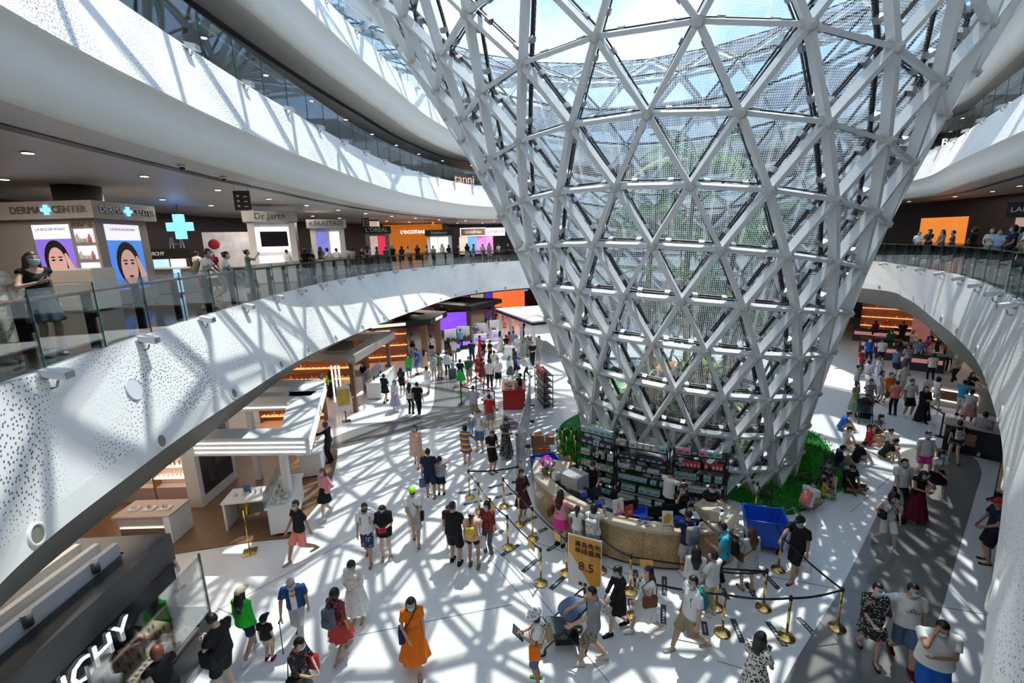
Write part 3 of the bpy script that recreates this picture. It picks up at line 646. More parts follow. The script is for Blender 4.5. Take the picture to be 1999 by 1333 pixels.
strip(offs_open(CO, -sgn*.05), offs_open(CO, sgn*.36), 1.03, 1.10, grantop, 'countertop', ctr)
strip(offs_open(CO, sgn*.36), offs_open(CO, sgn*.95), .76, .80, mat('dark_worktop', (.04,.042,.05), .3), 'inner_desk', ctr)
strip(offs_open(CO, sgn*.12), offs_open(CO, sgn*.16), .08, 1.03, mat('dark_inner', (.06,.05,.05), .5), 'inner_face', ctr)
# counter end blocks
for P in ([(.72,13.9),(.62,13.1),(1.55,12.7),(1.75,13.5)], [(4.7,10.9),(5.1,10.25),(5.6,10.35),(5.68,10.8),(5.2,11.3)]):
    mb = MB(); mb.prism(ccw([(p[0]-3, p[1]-11) for p in P]), 0, 1.09); mb.obj('end_block', grantop, ctr)
# things on the counter
def onc(px, py, z=1.10): return (*G(px, py, z), z)
def smallbox(name, label, cat, loc, d, col, yaw=0., group=None, tilt=0., top=None):
    mb = MB(); mb.cbox((0,0,d[2]/2), d); o = mb.obj(name, mat('paint_%02x%02x%02x' % tuple(int(c*255) for c in col), col, .4), label=label, cat=cat, group=group); o.location = loc; o.rotation_euler = (tilt, 0, yaw); return o
def standsign(name, label, loc, w, h, col, yaw, deco):
    t = thing(name, label, 'sign', loc, yaw); mb = MB(); mb.box(-w/2,-.006,0.0,w/2,.006,h); o = mb.obj('board', mat('print_%02x%02x%02x' % tuple(int(c*255) for c in col), col, .35), t); o.rotation_euler = (-.15,0,0)
    mb = MB(); mb.box(-w/2,-.05,0,w/2,.08,.008); mb.obj('foot', acry, t)
    deco(o); return t
def ribbon(o):
    m = mat('pink_ribbon', (.85,.25,.42), .4); mb = MB()
    pts = [(-.07,-.009,.06),(-.02,-.009,.16),(.035,-.009,.24),(.02,-.009,.30),(-.02,-.009,.30),(-.035,-.009,.24),(.02,-.009,.16),(.07,-.009,.06)]
    mb.tube(pts, .014, 6); mb.obj('ribbon_print', m, o); mb = MB(); mb.box(-.14,-.008,0,.14,-.0061,.05); mb.obj('base_print', m, o)
standsign('ribbon_sign', 'white acrylic counter sign with a pink awareness ribbon', onc(1208,1003), .32, .40, (.85,.80,.80), .35, ribbon)
standsign('red_sign', 'small red counter sign reading 10', onc(1229,1008), .24, .30, (.45,.06,.05), .35, lambda o: text('10', .11, mat('gold_print', (.8,.6,.25), .4), o, (0,-.009,.12)))
def orangeprint(o):
    mb = MB(); mb.add([(-.1,-.008,.05),(.02,-.008,.04),(.1,-.008,.14),(.09,-.008,.27),(0,-.008,.31),(-.1,-.008,.2)], [(0,1,2,3,4,5)]); mb.obj('orange_print', mat('orange_gradient', (.85,.38,.05), .4, noise=.5, nscale=9), o)
standsign('orange_sign', 'counter sign with an orange print beside the blue terminals', onc(1303,1025), .26, .36, (.85,.83,.78), -.1, orangeprint)
standsign('brown_sign', 'small beige counter sign by the man in the turquoise shirt', onc(1394,1018), .22, .26, (.6,.5,.45), -.3, lambda o: None)
for k, (px, py, c) in enumerate(((1143,970,(.05,.12,.6)),(1170,985,(.05,.12,.6)),(1258,1012,(.06,.12,.62)),(1327,1017,(.06,.12,.62)))):
    smallbox('card_terminal', 'blue and white payment terminal on the cashier desk, number %s from the orchid' % ['first','second','third','fourth'][k], 'terminal', onc(px, py, .80), (.26,.2,.09), c, .4-.25*k, 'payment terminals')
for k, (px, py) in enumerate(((1150,978),(1250,1020),(1262,1024),(1330,1030),(1370,1028),(1180,992))):
    t = thing('card_reader', 'grey handheld card reader lying on the granite countertop', 'card reader', onc(px, py), .3-.1*k, 'card readers on the countertop'); mb = MB(); mb.box(-.045,-.09,0,.045,.09,.03); mb.obj('body', mat('reader_grey', (.35,.36,.38), .4), t); mb = MB(); mb.box(-.033,.0,.03,.033,.07,.034); mb.obj('screen', mat('reader_screen', (.08,.12,.2), .2), t)
for k, (px, py) in enumerate(((1160,975),(1230,1000),(1280,1012),(1318,1010))):
    t = thing('monitor', 'black flat till monitor lying back on the dark cashier desk', 'monitor', onc(px, py, .8), .4-.2*k, 'till monitors'); mb = MB(); mb.box(-.22,-.02,.06,.22,.02,.36); mb.obj('panel', black, t); mb = MB(); mb.cbox((0,0,.03), (.14,.12,.06)); mb.obj('foot', black, t)
for k, (px, py) in enumerate(((1372,1003),(1400,1000),(1415,1005),(1355,1008),(1340,1003))):
    smallbox('receipt_tray', 'pale tray of papers on the counter near its grassy end', 'tray', onc(px, py, 1.10 if k else .8), (.3,.2,.05), (.6,.6,.6), .5*k, 'paper trays')
smallbox('grey_box', 'large grey storage box standing on the counter end beside the orchid', 'box', onc(1122,945,1.09), (.55,.6,.35), (.4,.4,.41), .75)
# orchid
def orchid(loc):
    t = thing('potted_orchid', 'magenta orchid in a red bowl on the counter end', 'potted plant', loc)
    mb = MB(); mb.lathe([(.10,0),(.15,.05),(.17,.13),(.16,.14),(.13,.12)], n=22); mb.obj('bowl', mat('red_glaze', (.5,.05,.02), .25), t)
    r = random.Random(3); leaf = mat('orchid_leaf', (.05,.22,.05), .35)
    for k in range(9):
        a = k*2*PI/9; mb = MB(); d = (cos(a), sin(a)); pr = (-d[1], d[0]); vs = []
        for i in range(5):
            u = i/4; w = .045*sin(PI*(.15+.8*u)); x = .04+.24*u; z = .13+.16*u-.2*u*u
            vs += [(d[0]*x+pr[0]*w, d[1]*x+pr[1]*w, z), (d[0]*x-pr[0]*w, d[1]*x-pr[1]*w, z)]
        mb.add(vs, [(2*i, 2*i+1, 2*i+3, 2*i+2) for i in range(4)], True).obj('leaf', leaf, t)
    mg = mat('magenta_petal', (.55,.02,.38), .45, noise=.3, nscale=30)
    pb = MB()
    for k in range(5):
        a = k*2*PI/5; pb.add([(0,0,0), (.028*cos(a-.5), .028*sin(a-.5), .006), (.05*cos(a), .05*sin(a), .012), (.028*cos(a+.5), .028*sin(a+.5), .006)], [(0,1,2,3)])
    pb.lathe([(.008,0),(.008,.012)], n=6); fm = pb.mesh('flower', mg)
    for k in range(7):
        a = k*2*PI/7; mb = MB(); mb.tube([(.02*cos(a),.02*sin(a),.12),(.12*cos(a),.12*sin(a),.42),(.22*cos(a),.22*sin(a),.50)], .006, 5); mb.obj('stem', leaf, t)
    for k in range(110):
        th = r.uniform(0, 2*PI); ph = r.uniform(.05, 1.5); R = r.uniform(.2,.27)
        v = Vector((cos(th)*sin(ph), sin(th)*sin(ph), cos(ph)*.95)); o = link('flower', fm, t); o.location = v*R + Vector((0,0,.33)); o.rotation_mode = 'QUATERNION'; o.rotation_quaternion = v.to_track_quat('Z', 'Y')
orchid(onc(1068,925,1.09))
smallbox('plastic_bag', 'crumpled white plastic bag on the counter beside the orchid', 'bag', onc(1085,935,1.10), (.2,.16,.22), (.7,.7,.7), .6)
# --- racks of boxed stock behind the counter
shelfm = mat('black_shelf', (.018,.018,.02), .4, .4)
BOXC = {'mint': (.38,.62,.60), 'white': (.70,.70,.68), 'taupe': (.42,.38,.34), 'navy': (.05,.06,.10), 'red': (.62,.05,.08), 'pink': (.80,.35,.45), 'grey': (.28,.29,.31), 'brown': (.35,.2,.1)}
bme = {}
for k, c in BOXC.items():
    for s, d in (('tall', (.09,.09,.19)), ('wide', (.20,.15,.17)), ('flat', (.16,.14,.10))):
        mb = MB(); mb.cbox((0,0,d[2]/2), d); mb.m = 1; mb.cbox((0,-d[1]/2-.001,d[2]*.45), (d[0]*.6,.003,d[2]*.4)); bme[k, s] = (mb.mesh('carton', [mat('carton_'+k, c, .4), mat('carton_label_'+k, tuple(min(1, .5+.5*x) if sum(c) < 1.2 else x*.35 for x in c), .4)]), d)
def rack(label, a, b, h, nsh, fill, boxlabel, group, depth=.45):
    a, b = Vector((*a, 0)), Vector((*b, 0)); d = b-a; L = d.length; yaw = math.atan2(d.y, d.x)
    t = thing('shelf_rack', label, 'shelving', a, yaw)
    for x in (0, L):
        for y in (0, depth): mb = MB(); mb.cbox((x, y, h/2), (.035,.035,h)); mb.obj('upright', shelfm, t)
    for k in range(nsh):
        z = .12 + (h-.16)*k/(nsh-1); mb = MB(); mb.cbox((L/2, depth/2, z), (L, depth, .025)); mb.obj('shelf', shelfm, t)
        x = .05; col, sz = fill[k % len(fill)]
        rr = random.Random(hash((L, k)) & 1023)
        while x < L-.12:
            if rr.random() < .16: x += .1
            c = col if rr.random() < .8 else rr.choice(['white','mint','navy'])
            me, dd = bme[c, sz]
            if x+dd[0] > L-.03: break
            o = link('product_carton', me, None, label='%s carton on the %s shelf of the %s' % (c, ['lowest','second','third','fourth','fifth','sixth'][k] if k < nsh-1 else 'top', boxlabel), cat='carton', group=group)
            p = a + d.normalized()*(x+dd[0]/2) + Vector((-d.y, d.x, 0)).normalized()*(dd[1]/2+.03); o.location = (p.x, p.y, z+.0125); o.rotation_euler = (0,0,yaw)
            x += dd[0]+.012
    return t
rack('tall black shelving rack of mint and white cartons behind the counter', (2.0,13.75), (3.05,12.95), 2.1, 6, [('mint','flat'),('white','flat'),('taupe','tall'),('white','tall'),('navy','wide'),('mint','wide')], 'tallest stock rack', 'cartons on the tall rack')
rack('wide black shelving rack of taupe and mint cartons, middle of three', (3.1,12.85), (4.4,12.15), 1.95, 6, [('white','tall'),('mint','wide'),('mint','flat'),('white','flat'),('navy','flat'),('taupe','wide')], 'middle stock rack', 'cartons on the middle rack')
rack('black shelving rack of red and pink cartons beside the grass', (4.75,12.6), (6.15,12.1), 1.75, 5, [('grey','tall'),('white','tall'),('mint','tall'),('red','tall'),('pink','wide')], 'red-pack stock rack', 'cartons on the red rack')
rack('black shelving rack of red boxes beside the red counter', (1.15,23.0), (1.5,21.3), 1.7, 6, [('grey','wide'),('grey','flat'),('brown','wide'),('white','flat'),('red','wide'),('red','wide')], 'rack beside the red counter', 'cartons on the red counter rack')
# --- blue crates and trolley
blue = mat('blue_plastic', (.015,.10,.62), .35)
def crate(name, label, loc, w, d, h, yaw, fl=1.18, trolley=False):
    t = thing(name, label, 'trolley' if trolley else 'crate', loc, yaw); z0 = .22 if trolley else 0
    mb = MB(); w0, d0 = w/fl, d/fl; th = .03
    O = [[(sx*a/2, sy*b/2, z) for sx, sy in ((-1,-1),(1,-1),(1,1),(-1,1))] for a, b, z in ((w0,d0,z0),(w,d,z0+h),(w-th*2,d-th*2,z0+h),(w0-th*2,d0-th*2,z0+th))]
    vs = [p for l in O for p in l]; fs = [(3,2,1,0),(12,13,14,15)] + [(i*4+k, i*4+(k+1)%4, i*4+4+(k+1)%4, i*4+4+k) for i in range(3) for k in range(4)]
    mb.add(vs, fs).obj('tub', blue, t)
    mb = MB(); mb.tube([(sx*w/2, sy*d/2, z0+h) for sx, sy in ((-1,-1),(1,-1),(1,1),(-1,1))], .022, 8, closed=True).obj('rim', blue, t)
    if trolley:
        mb = MB(); mb.tube([(-w0/2,-d0/2-.03,.19),(w0/2,-d0/2-.03,.19),(w0/2,d0/2+.03,.19),(-w0/2,d0/2+.03,.19)], .018, 8, closed=True)
        mb.obj('frame', black, t); mb = MB(); mb.tube([(w/2,-d/2+.08,.2),(w/2+.05,-d/2+.08,z0+h),(w/2+.22,-d/2+.08,z0+h+.12),(w/2+.22,d/2-.08,z0+h+.12),(w/2+.05,d/2-.08,z0+h),(w/2,d/2-.08,.2)], .016, 8).obj('push_handle', steelgrey, t)
        for sx in (-1, 1):
            for sy in (-1, 1): mb = MB(); mb.tube([(sx*w0*.42, sy*d0*.42-.02, .07),(sx*w0*.42, sy*d0*.42+.02, .07)], .07, 12); mb.cbox((sx*w0*.42, sy*d0*.42, .14), (.05,.05,.1)); mb.obj('caster', black, t)
    return t
crate('blue_trolley', 'tall blue plastic tub trolley at the right end of the counter', (6.45,10.6,0), .98, .78, .72, rad(-18), 1.25, True)
crate('blue_crate', 'blue plastic crate behind the counter end under the orchid', (1.05,14.55,0), .9, .75, .7, .3)
crate('blue_crate', 'low blue crate on the floor behind the cashier desk', (3.35,11.75,.1), .75, .5, .32, -.25)
# --- cardboard boxes
card = mat('cardboard', (.36,.22,.11), .7, noise=.12); tape = mat('red_tape', (.75,.08,.04), .4)
for k, (x, y, z, w, d, h, yaw, lb) in enumerate(((1.0,15.9,0,.62,.5,.55,.1,'large cardboard box at the bottom of the pile'),(.95,15.95,.55,.66,.42,.05,.0,'flattened cardboard sheet on the box pile'),(.86,16.0,.60,.42,.36,.38,.2,'cardboard box with red tape on top of the pile'),(1.32,16.0,.60,.34,.3,.3,-.1,'smaller cardboard box with red tape on the pile'),(1.85,14.2,0,.45,.4,.62,.5,'open cardboard box beside the tallest stock rack'))):
    t = thing('cardboard_box', lb + ' behind the counter', 'box', (x,y,z), yaw); mb = MB(); mb.box(-w/2,-d/2,0,w/2,d/2,h); mb.obj('carton', card, t); mb = MB(); mb.box(-w*.15,-d/2-.003,h*.55,w*.15,d/2+.003,h+.003); mb.obj('tape', tape if k in (0,2,3) else card, t)
    if k == 4:
        for s in (-1, 1): mb = MB(); mb.box(-w/2,0,0,w/2,.01,.22); o = mb.obj('flap', card, t); o.location = (0, s*d/2, h); o.rotation_euler = (-s*.7,0,0)
# --- grey partition panels
for k, ((x0,y0),(x1,y1)) in enumerate((((.05,14.2),(.42,17.0)),((.42,17.1),(.72,19.6)),((.72,19.7),(.85,21.8)))):
    d = Vector((x1-x0, y1-y0)); t = thing('partition_screen', 'tall grey metal partition panel, %s from the counter' % ['first','second','third'][k], 'partition', (x0,y0,0), math.atan2(d.y,d.x)); L = d.length
    mb = MB(); mb.box(0,-.02,.08,L,.02,1.75); mb.obj('panel', mat('partition_grey', (.38,.39,.40), .3, .6), t)
    for x in (.03, L-.03): mb = MB(); mb.cbox((x,0,.9), (.05,.05,1.8)); mb.cbox((x,0,.02), (.08,.4,.04)); mb.obj('upright', black, t)
# --- red cash counter
t = thing('red_counter', 'glossy red cash counter standing beside the grey partition', 'counter', (.02,22.0,0))
mb = MB(); mb.box(-.55,-.75,0,.55,.75,.98); mb.obj('body', mat('red_lacquer', (.55,.02,.02), .25), t)
mb = MB(); mb.box(-.6,-.8,.98,.6,.8,1.03); mb.obj('top', mat('red_top', (.5,.03,.02), .3), t)
for k in range(6): smallbox('makeup_tray', 'black makeup tray on the red cash counter', 'tray', (-.25+.5*(k%2), 21.5+.4*(k//2), 1.03), (.36,.28,.03), (.05,.05,.05), .1*k, 'trays on the red counter')
# --- advertising board (8.5 discount)
def adboard():
    a, b = Vector((1.12,8.95,0)), Vector((1.80,8.62,0)); d = b-a; t = thing('advertising_board', 'orange and white advertising board with a big 8.5 on a black stand', 'sign', a, math.atan2(d.y, d.x)); L = d.length
    mb = MB(); mb.box(0,-.012,.45,L,.012,1.72); bo = mb.obj('board', mat('board_white', (.78,.76,.72), .4), t)
    og = mat('board_orange', (.86,.36,.05), .4, noise=.35, nscale=2.5)
    mb = MB(); mb.add([(0.02,-.014,1.70),(L-.02,-.014,1.70),(L-.02,-.014,.62),(L*.72,-.014,.5),(L*.35,-.014,.95),(.02,-.014,1.30)], [(5,4,3,2,1,0)]); mb.obj('orange_print', og, bo)
    bk = mat('board_text', (.06,.03,.02), .5)
    text('8.5', .3, bk, bo, (L*.55,-.02,.98)); text('离岛免税', .15, bk, bo, (L*.6,-.02,1.52)); text('年终盛典', .15, bk, bo, (L*.6,-.02,1.36)); text('低至', .08, mat('board_cream', (.9,.85,.7), .5), bo, (L*.55,-.02,1.2))
    for x in (.25,.36): mb = MB(); mb.box(x,-.016,.5,x+.08,-.0125,.58); mb.obj('small_print', bk, bo)
    mb = MB(); mb.cbox((L/2,.03,.62), (.05,.03,1.2)); mb.obj('post', black, t); mb = MB(); mb.cbox((L/2,.03,.012), (.45,.35,.024)); mb.obj('foot_plate', black, t)
adboard()
# small orange tags hanging on belts
for k, (a, b, u) in enumerate((('b','c',.6),('g','h',.75),('f','i',.75),('k','o',.12),('c','g',.2))):
    p = Vector((*SP[a], .9))*(1-u) + Vector((*SP[b], .9))*u; d = Vector(SP[b]) - Vector(SP[a])
    mb = MB(); mb.box(-.14,-.006,-.2,.14,.006,0); o = mb.obj('belt_sign', mat('tag_orange', (.85,.45,.10), .4, noise=.3, nscale=9), label='small orange sign hanging on the queue belt %s' % ['behind the woman in red','above the open floor','near the counter front','by the shop assistant','beside the yellow backpack'][k], cat='sign', group='orange belt signs'); o.location = p; o.rotation_euler = (0,0,math.atan2(d.y,d.x))
# --- lucky sign stand by the white-striped stall
x, y = G(488,1078); t = thing('brass_sign_stand', 'brass sign stand with a square foot in front of the white stall', 'sign stand', (x,y,0), .35)
mb = MB(); mb.cbox((0,0,.012), (.34,.34,.024)); mb.obj('foot_plate', gold, t); mb = MB(); mb.tube([(0,0,.02),(0,0,1.25)], .016, 10); mb.obj('pole', gold, t)
mb = MB(); mb.cbox((0,-.03,1.2), (.24,.02,.32)); o = mb.obj('sign_plate', gold, t); o.rotation_euler = (-.2,0,0)
# --- artificial grass round the funnel foot
gc = Vector((FC[0]*.936-.05, FC[1]*.936+.15, 0))
turf = mat('turf_base', (.01,.16,.015), .8)
def grad(a):
    a = (a+PI) % (2*PI) - PI
    return float(np.interp(a, [-3.2,-1.3,-.95,.02,.2,2.6,3.2], [4.7,4.9,4.45,4.45,5.5,5.5,4.7]))+.08*sin(9*a)
GO = [(gc.x + grad(a)*sin(a), gc.y - grad(a)*cos(a)) for a in [2*PI*k/72 for k in range(72)]]
gi = [(gc.x + 3.7*sin(a), gc.y - 3.7*cos(a)) for a in [2*PI*k/72 for k in range(72)]]
gr = thing('artificial_grass', 'bright green artificial grass ring round the foot of the glass funnel', 'grass', gc, 0, None, 'stuff')
mb = MB(); loft(mb, [[(p[0]-gc.x, p[1]-gc.y, .0) for p in GO], [(p[0]-gc.x, p[1]-gc.y, .06) for p in GO], [(p[0]-gc.x, p[1]-gc.y, .06) for p in gi]], smooth=False); mb.obj('turf', turf, gr)
rg = random.Random(5); vs, fs = [], []
for k in range(16000):
    a = rg.uniform(-1.75, 1.95); i = (a/(2*PI)*72) % 72; po = GO[int(i)]; pi_ = gi[int(i)]; u = rg.random()
    x = pi_[0] + (po[0]-pi_[0])*u - gc.x + rg.uniform(-.25,.25); y = pi_[1] + (po[1]-pi_[1])*u - gc.y + rg.uniform(-.25,.25); h = rg.uniform(.05,.13); b = rg.uniform(0, 2*PI); w = .02
    n0 = len(vs); vs += [(x-w*cos(b), y-w*sin(b), .05), (x+w*cos(b), y+w*sin(b), .05), (x+rg.uniform(-.05,.05), y+rg.uniform(-.05,.05), .06+h)]; fs.append((n0, n0+1, n0+2))
MB().add(vs, fs).obj('grass_blades', mat('grass_green', (.025,.42,.03), .5, noise=.4, nscale=5), gr, kind='stuff')
# poinsettia clusters on the grass
pot = thing('red_flower_plant', 'x', 'plant')
rp = random.Random(8)
pet = MB()
for k in range(7): a = k*2*PI/7; pet.add([(0,0,0),(.05*cos(a-.35),.05*sin(a-.35),.02),(.11*cos(a),.11*sin(a),.0),(.05*cos(a+.35),.05*sin(a+.35),.02)], [(0,1,2,3)])
rf = pet.mesh('flower_head', mat('red_bract', (.5,.02,.03), .5)); gf = pet.mesh('leaf_cluster', mat('dark_leaf', (.02,.10,.02), .5))
for k in range(26):
    v = Vector((rp.gauss(0,1), rp.gauss(0,1), abs(rp.gauss(0,1)))).normalized(); o = link('flower_head' if k % 3 == 0 else 'leaf_cluster', rf if k % 3 == 0 else gf, pot); o.location = v*rp.uniform(.14,.24) + Vector((0,0,.16)); o.rotation_mode = 'QUATERNION'; o.rotation_quaternion = v.to_track_quat('Z','Y')
for k, (px, py, d) in enumerate(((1495,975,'between two lattice legs near the blue trolley'),(1570,945,'beside the seated woman in the patterned dress'),(1618,905,'behind the seated man in black'))):
    c = pot if k == 0 else copytree(pot); c.location = (*G(px, py), .06); c['label'] = 'red-flowered poinsettia on the grass ' + d
# ================================================================== people: implicit figures meshed as one smooth surface each
def _smin(a, b, k):
    h = np.clip(.5+.5*(b-a)/k, 0, 1); return b*(1-h)+a*h-k*h*(1-h)
class Field:
    def __init__(s, lo, hi, h):
        s.lo = np.array(lo, float); s.h = h; s.n = np.ceil((np.array(hi)-s.lo)/h).astype(int)+1
        s.ax = [s.lo[i]+h*np.arange(s.n[i]) for i in range(3)]; s.F = np.full(s.n, 1., np.float32)
    def blk(s, lo, hi):
        i0 = np.clip(np.floor((np.array(lo)-s.lo)/s.h).astype(int), 0, s.n); i1 = np.clip(np.ceil((np.array(hi)-s.lo)/s.h).astype(int)+1, 0, s.n)
        if (i1 <= i0).any(): return None, None
        sl = tuple(slice(a, b) for a, b in zip(i0, i1)); return sl, np.meshgrid(*[s.ax[i][sl[i]] for i in range(3)], indexing='ij')
    def cone(s, a, b, ra, rb, sq=(1,1,1), k=.025, flat0=False, flat1=False):
        a, b = np.array(a, float), np.array(b, float); R = max(ra, rb)*max(sq)+.07
        sl, X = s.blk(np.minimum(a, b)-R, np.maximum(a, b)+R)
        if sl is None: return
        ba = b-a; L2 = max(ba@ba, 1e-9); t0 = sum((X[i]-a[i])*ba[i] for i in range(3))/L2; t = np.clip(t0, 0, 1)
        d2 = sum(((X[i]-a[i]-ba[i]*t)/sq[i])**2 for i in range(3)); d = (np.sqrt(d2)-(ra+(rb-ra)*t))*min(sq)
        L = math.sqrt(L2)
        if flat1: d = np.maximum(d, (t0-1)*L)
        if flat0: d = np.maximum(d, -t0*L)
        s.F[sl] = _smin(s.F[sl], d, k)
    def ell(s, c, r, Rm=None, k=.02, cut=None):
        c, r = np.array(c, float), np.array(r, float); R = r.max()+.06; sl, X = s.blk(c-R, c+R)
        if sl is None: return
        Q = [X[i]-c[i] for i in range(3)]
        if Rm is not None: Q = [sum(Rm[j, i]*Q[j] for j in range(3)) for i in range(3)]
        m = np.sqrt(sum((Q[i]/r[i])**2 for i in range(3))); d = (m-1)*r.min()
        if cut is not None: d = np.maximum(d, cut(*Q))
        s.F[sl] = _smin(s.F[sl], d, k) if k else np.minimum(s.F[sl], d)
    def custom(s, fn, lo, hi, k=.02):
        sl, X = s.blk(lo, hi)
        if sl is not None: s.F[sl] = _smin(s.F[sl], fn(*X), k)
    def clip(s, fn): s.F = np.maximum(s.F, fn(*np.meshgrid(*s.ax, indexing='ij')).astype(np.float32))
    def mesh(s):
        F = s.F; I = F < 0; n = F.shape
        if not I.any(): return np.zeros((0,3)), np.zeros((0,4), int)
        c = [F[i:n[0]-1+i, j:n[1]-1+j, k:n[2]-1+k] for i in (0,1) for j in (0,1) for k in (0,1)]
        ins = sum((x < 0).astype(np.int8) for x in c); act = (ins > 0) & (ins < 8); idx = np.full(act.shape, -1); m = int(act.sum()); idx[act] = np.arange(m)
        A = np.stack([x[act] for x in c], 1); O = np.array([(i,j,k) for i in (0,1) for j in (0,1) for k in (0,1)], float)
        S = np.zeros((m,3)); cnt = np.zeros(m)
        for a in range(8):
            for b in range(a+1, 8):
                if np.abs(O[a]-O[b]).sum() != 1: continue
                x = (A[:,a] < 0) != (A[:,b] < 0); t = A[x,a]/(A[x,a]-A[x,b]); S[x] += O[a]+(O[b]-O[a])*t[:,None]; cnt[x] += 1
        V = s.lo + s.h*(np.argwhere(act)+S/np.maximum(cnt,1)[:,None]); Q = []
        for ax in range(3):
            u, v = [(1,2),(2,0),(0,1)][ax]
            sa = [slice(None)]*3; sb = [slice(None)]*3; sa[ax] = slice(0,-1); sb[ax] = slice(1,None)
            for q in (u, v): sa[q] = slice(1,-1); sb[q] = slice(1,-1)
            a, b = I[tuple(sa)], I[tuple(sb)]
            for flip, sel in ((False, a & ~b), (True, ~a & b)):
                e = np.argwhere(sel)
                if not len(e): continue
                e[:, u] += 1; e[:, v] += 1
                def g(du, dv):
                    p = e.copy(); p[:, u] += du; p[:, v] += dv; return idx[p[:,0], p[:,1], p[:,2]]
                q = np.stack([g(-1,-1), g(0,-1), g(0,0), g(-1,0)], 1); Q.append(q[:, ::-1] if flip else q)
        return V, np.concatenate(Q)
def _ik(a, b, l1, l2, pole):
    a, b, pole = np.array(a, float), np.array(b, float), np.array(pole, float); d = b-a; L = np.linalg.norm(d); Lm = (l1+l2)*.995
    if L > Lm: b = a+d/L*Lm; d = b-a; L = Lm
    x = (L*L+l1*l1-l2*l2)/(2*L); h = math.sqrt(max(l1*l1-x*x, 0)); u = d/L; p = pole-u*(pole@u); p /= max(np.linalg.norm(p), 1e-6)
    return a+u*x+p*h, b
HANDS = {'down': ((.25,.04,.80),(0,-1,.2)), 'fwd': ((.22,.22,.86),(0,-1,.1)), 'back': ((.24,-.17,.84),(.2,-1,0)), 'phone': ((.06,.29,1.12),(.6,-.4,-.8)), 'low': ((.10,.26,.98),(.7,-.3,-.6)),
 'face': ((.11,.13,1.50),(.6,.3,-.7)), 'hip': ((.21,.06,.99),(1,-.3,.1)), 'behind': ((.05,-.19,.92),(.8,-.4,.2)), 'counter': ((.24,.42,1.10),(.8,-.2,-.4)), 'raise': ((.16,.38,1.46),(.5,0,-.8)), 'reach': ((.14,.55,1.18),(.4,0,-.8)),
 'cross': ((-.04,.20,1.12),(.9,-.2,-.3)), 'cane': ((.26,.22,.92),(.6,-.8,0)), 'side': ((.52,.02,1.22),(.2,-.6,-.7)), 'lap': ((.10,.34,.95),(.9,0,.2)), 'chest': ((.08,.22,1.22),(.9,-.2,-.5)), 'push': ((.2,.44,1.02),(.5,-.5,-.4)), 'knee': ((.22,.40,.98),(.9,0,0))}
_hand = None
def hand_mesh():
    global _hand
    if _hand is None:
        f = Field((-.05,-.075,-.21), (.05,.075,.02), .0065)
        f.cone((0,0,.01),(0,0,-.03), .024,.026,(.85,1.2,1),.01); f.cone((0,0,-.03),(0,0,-.085), .03,.032,(.5,1.25,1),.01)
        for y, L, z in ((.031,.062,-.092),(.010,.072,-.098),(-.012,.066,-.096),(-.032,.050,-.088)):
            p0 = np.array((0,y,z)); p1 = p0+np.array((-.006,y*.12,-L*.45)); p2 = p1+np.array((-.020,y*.05,-L*.40)); p3 = p2+np.array((-.022,0,-L*.16))
            f.cone(p0,p1,.0095,.009,k=.004); f.cone(p1,p2,.009,.0082,k=.003); f.cone(p2,p3,.0082,.0072,k=.003)
        f.cone((-.004,.030,-.03),(-.014,.058,-.062),.014,.011,k=.006); f.cone((-.014,.058,-.062),(-.026,.064,-.095),.0105,.0085,k=.003)
        _hand = f.mesh()
    return _hand
PCACHE = {}
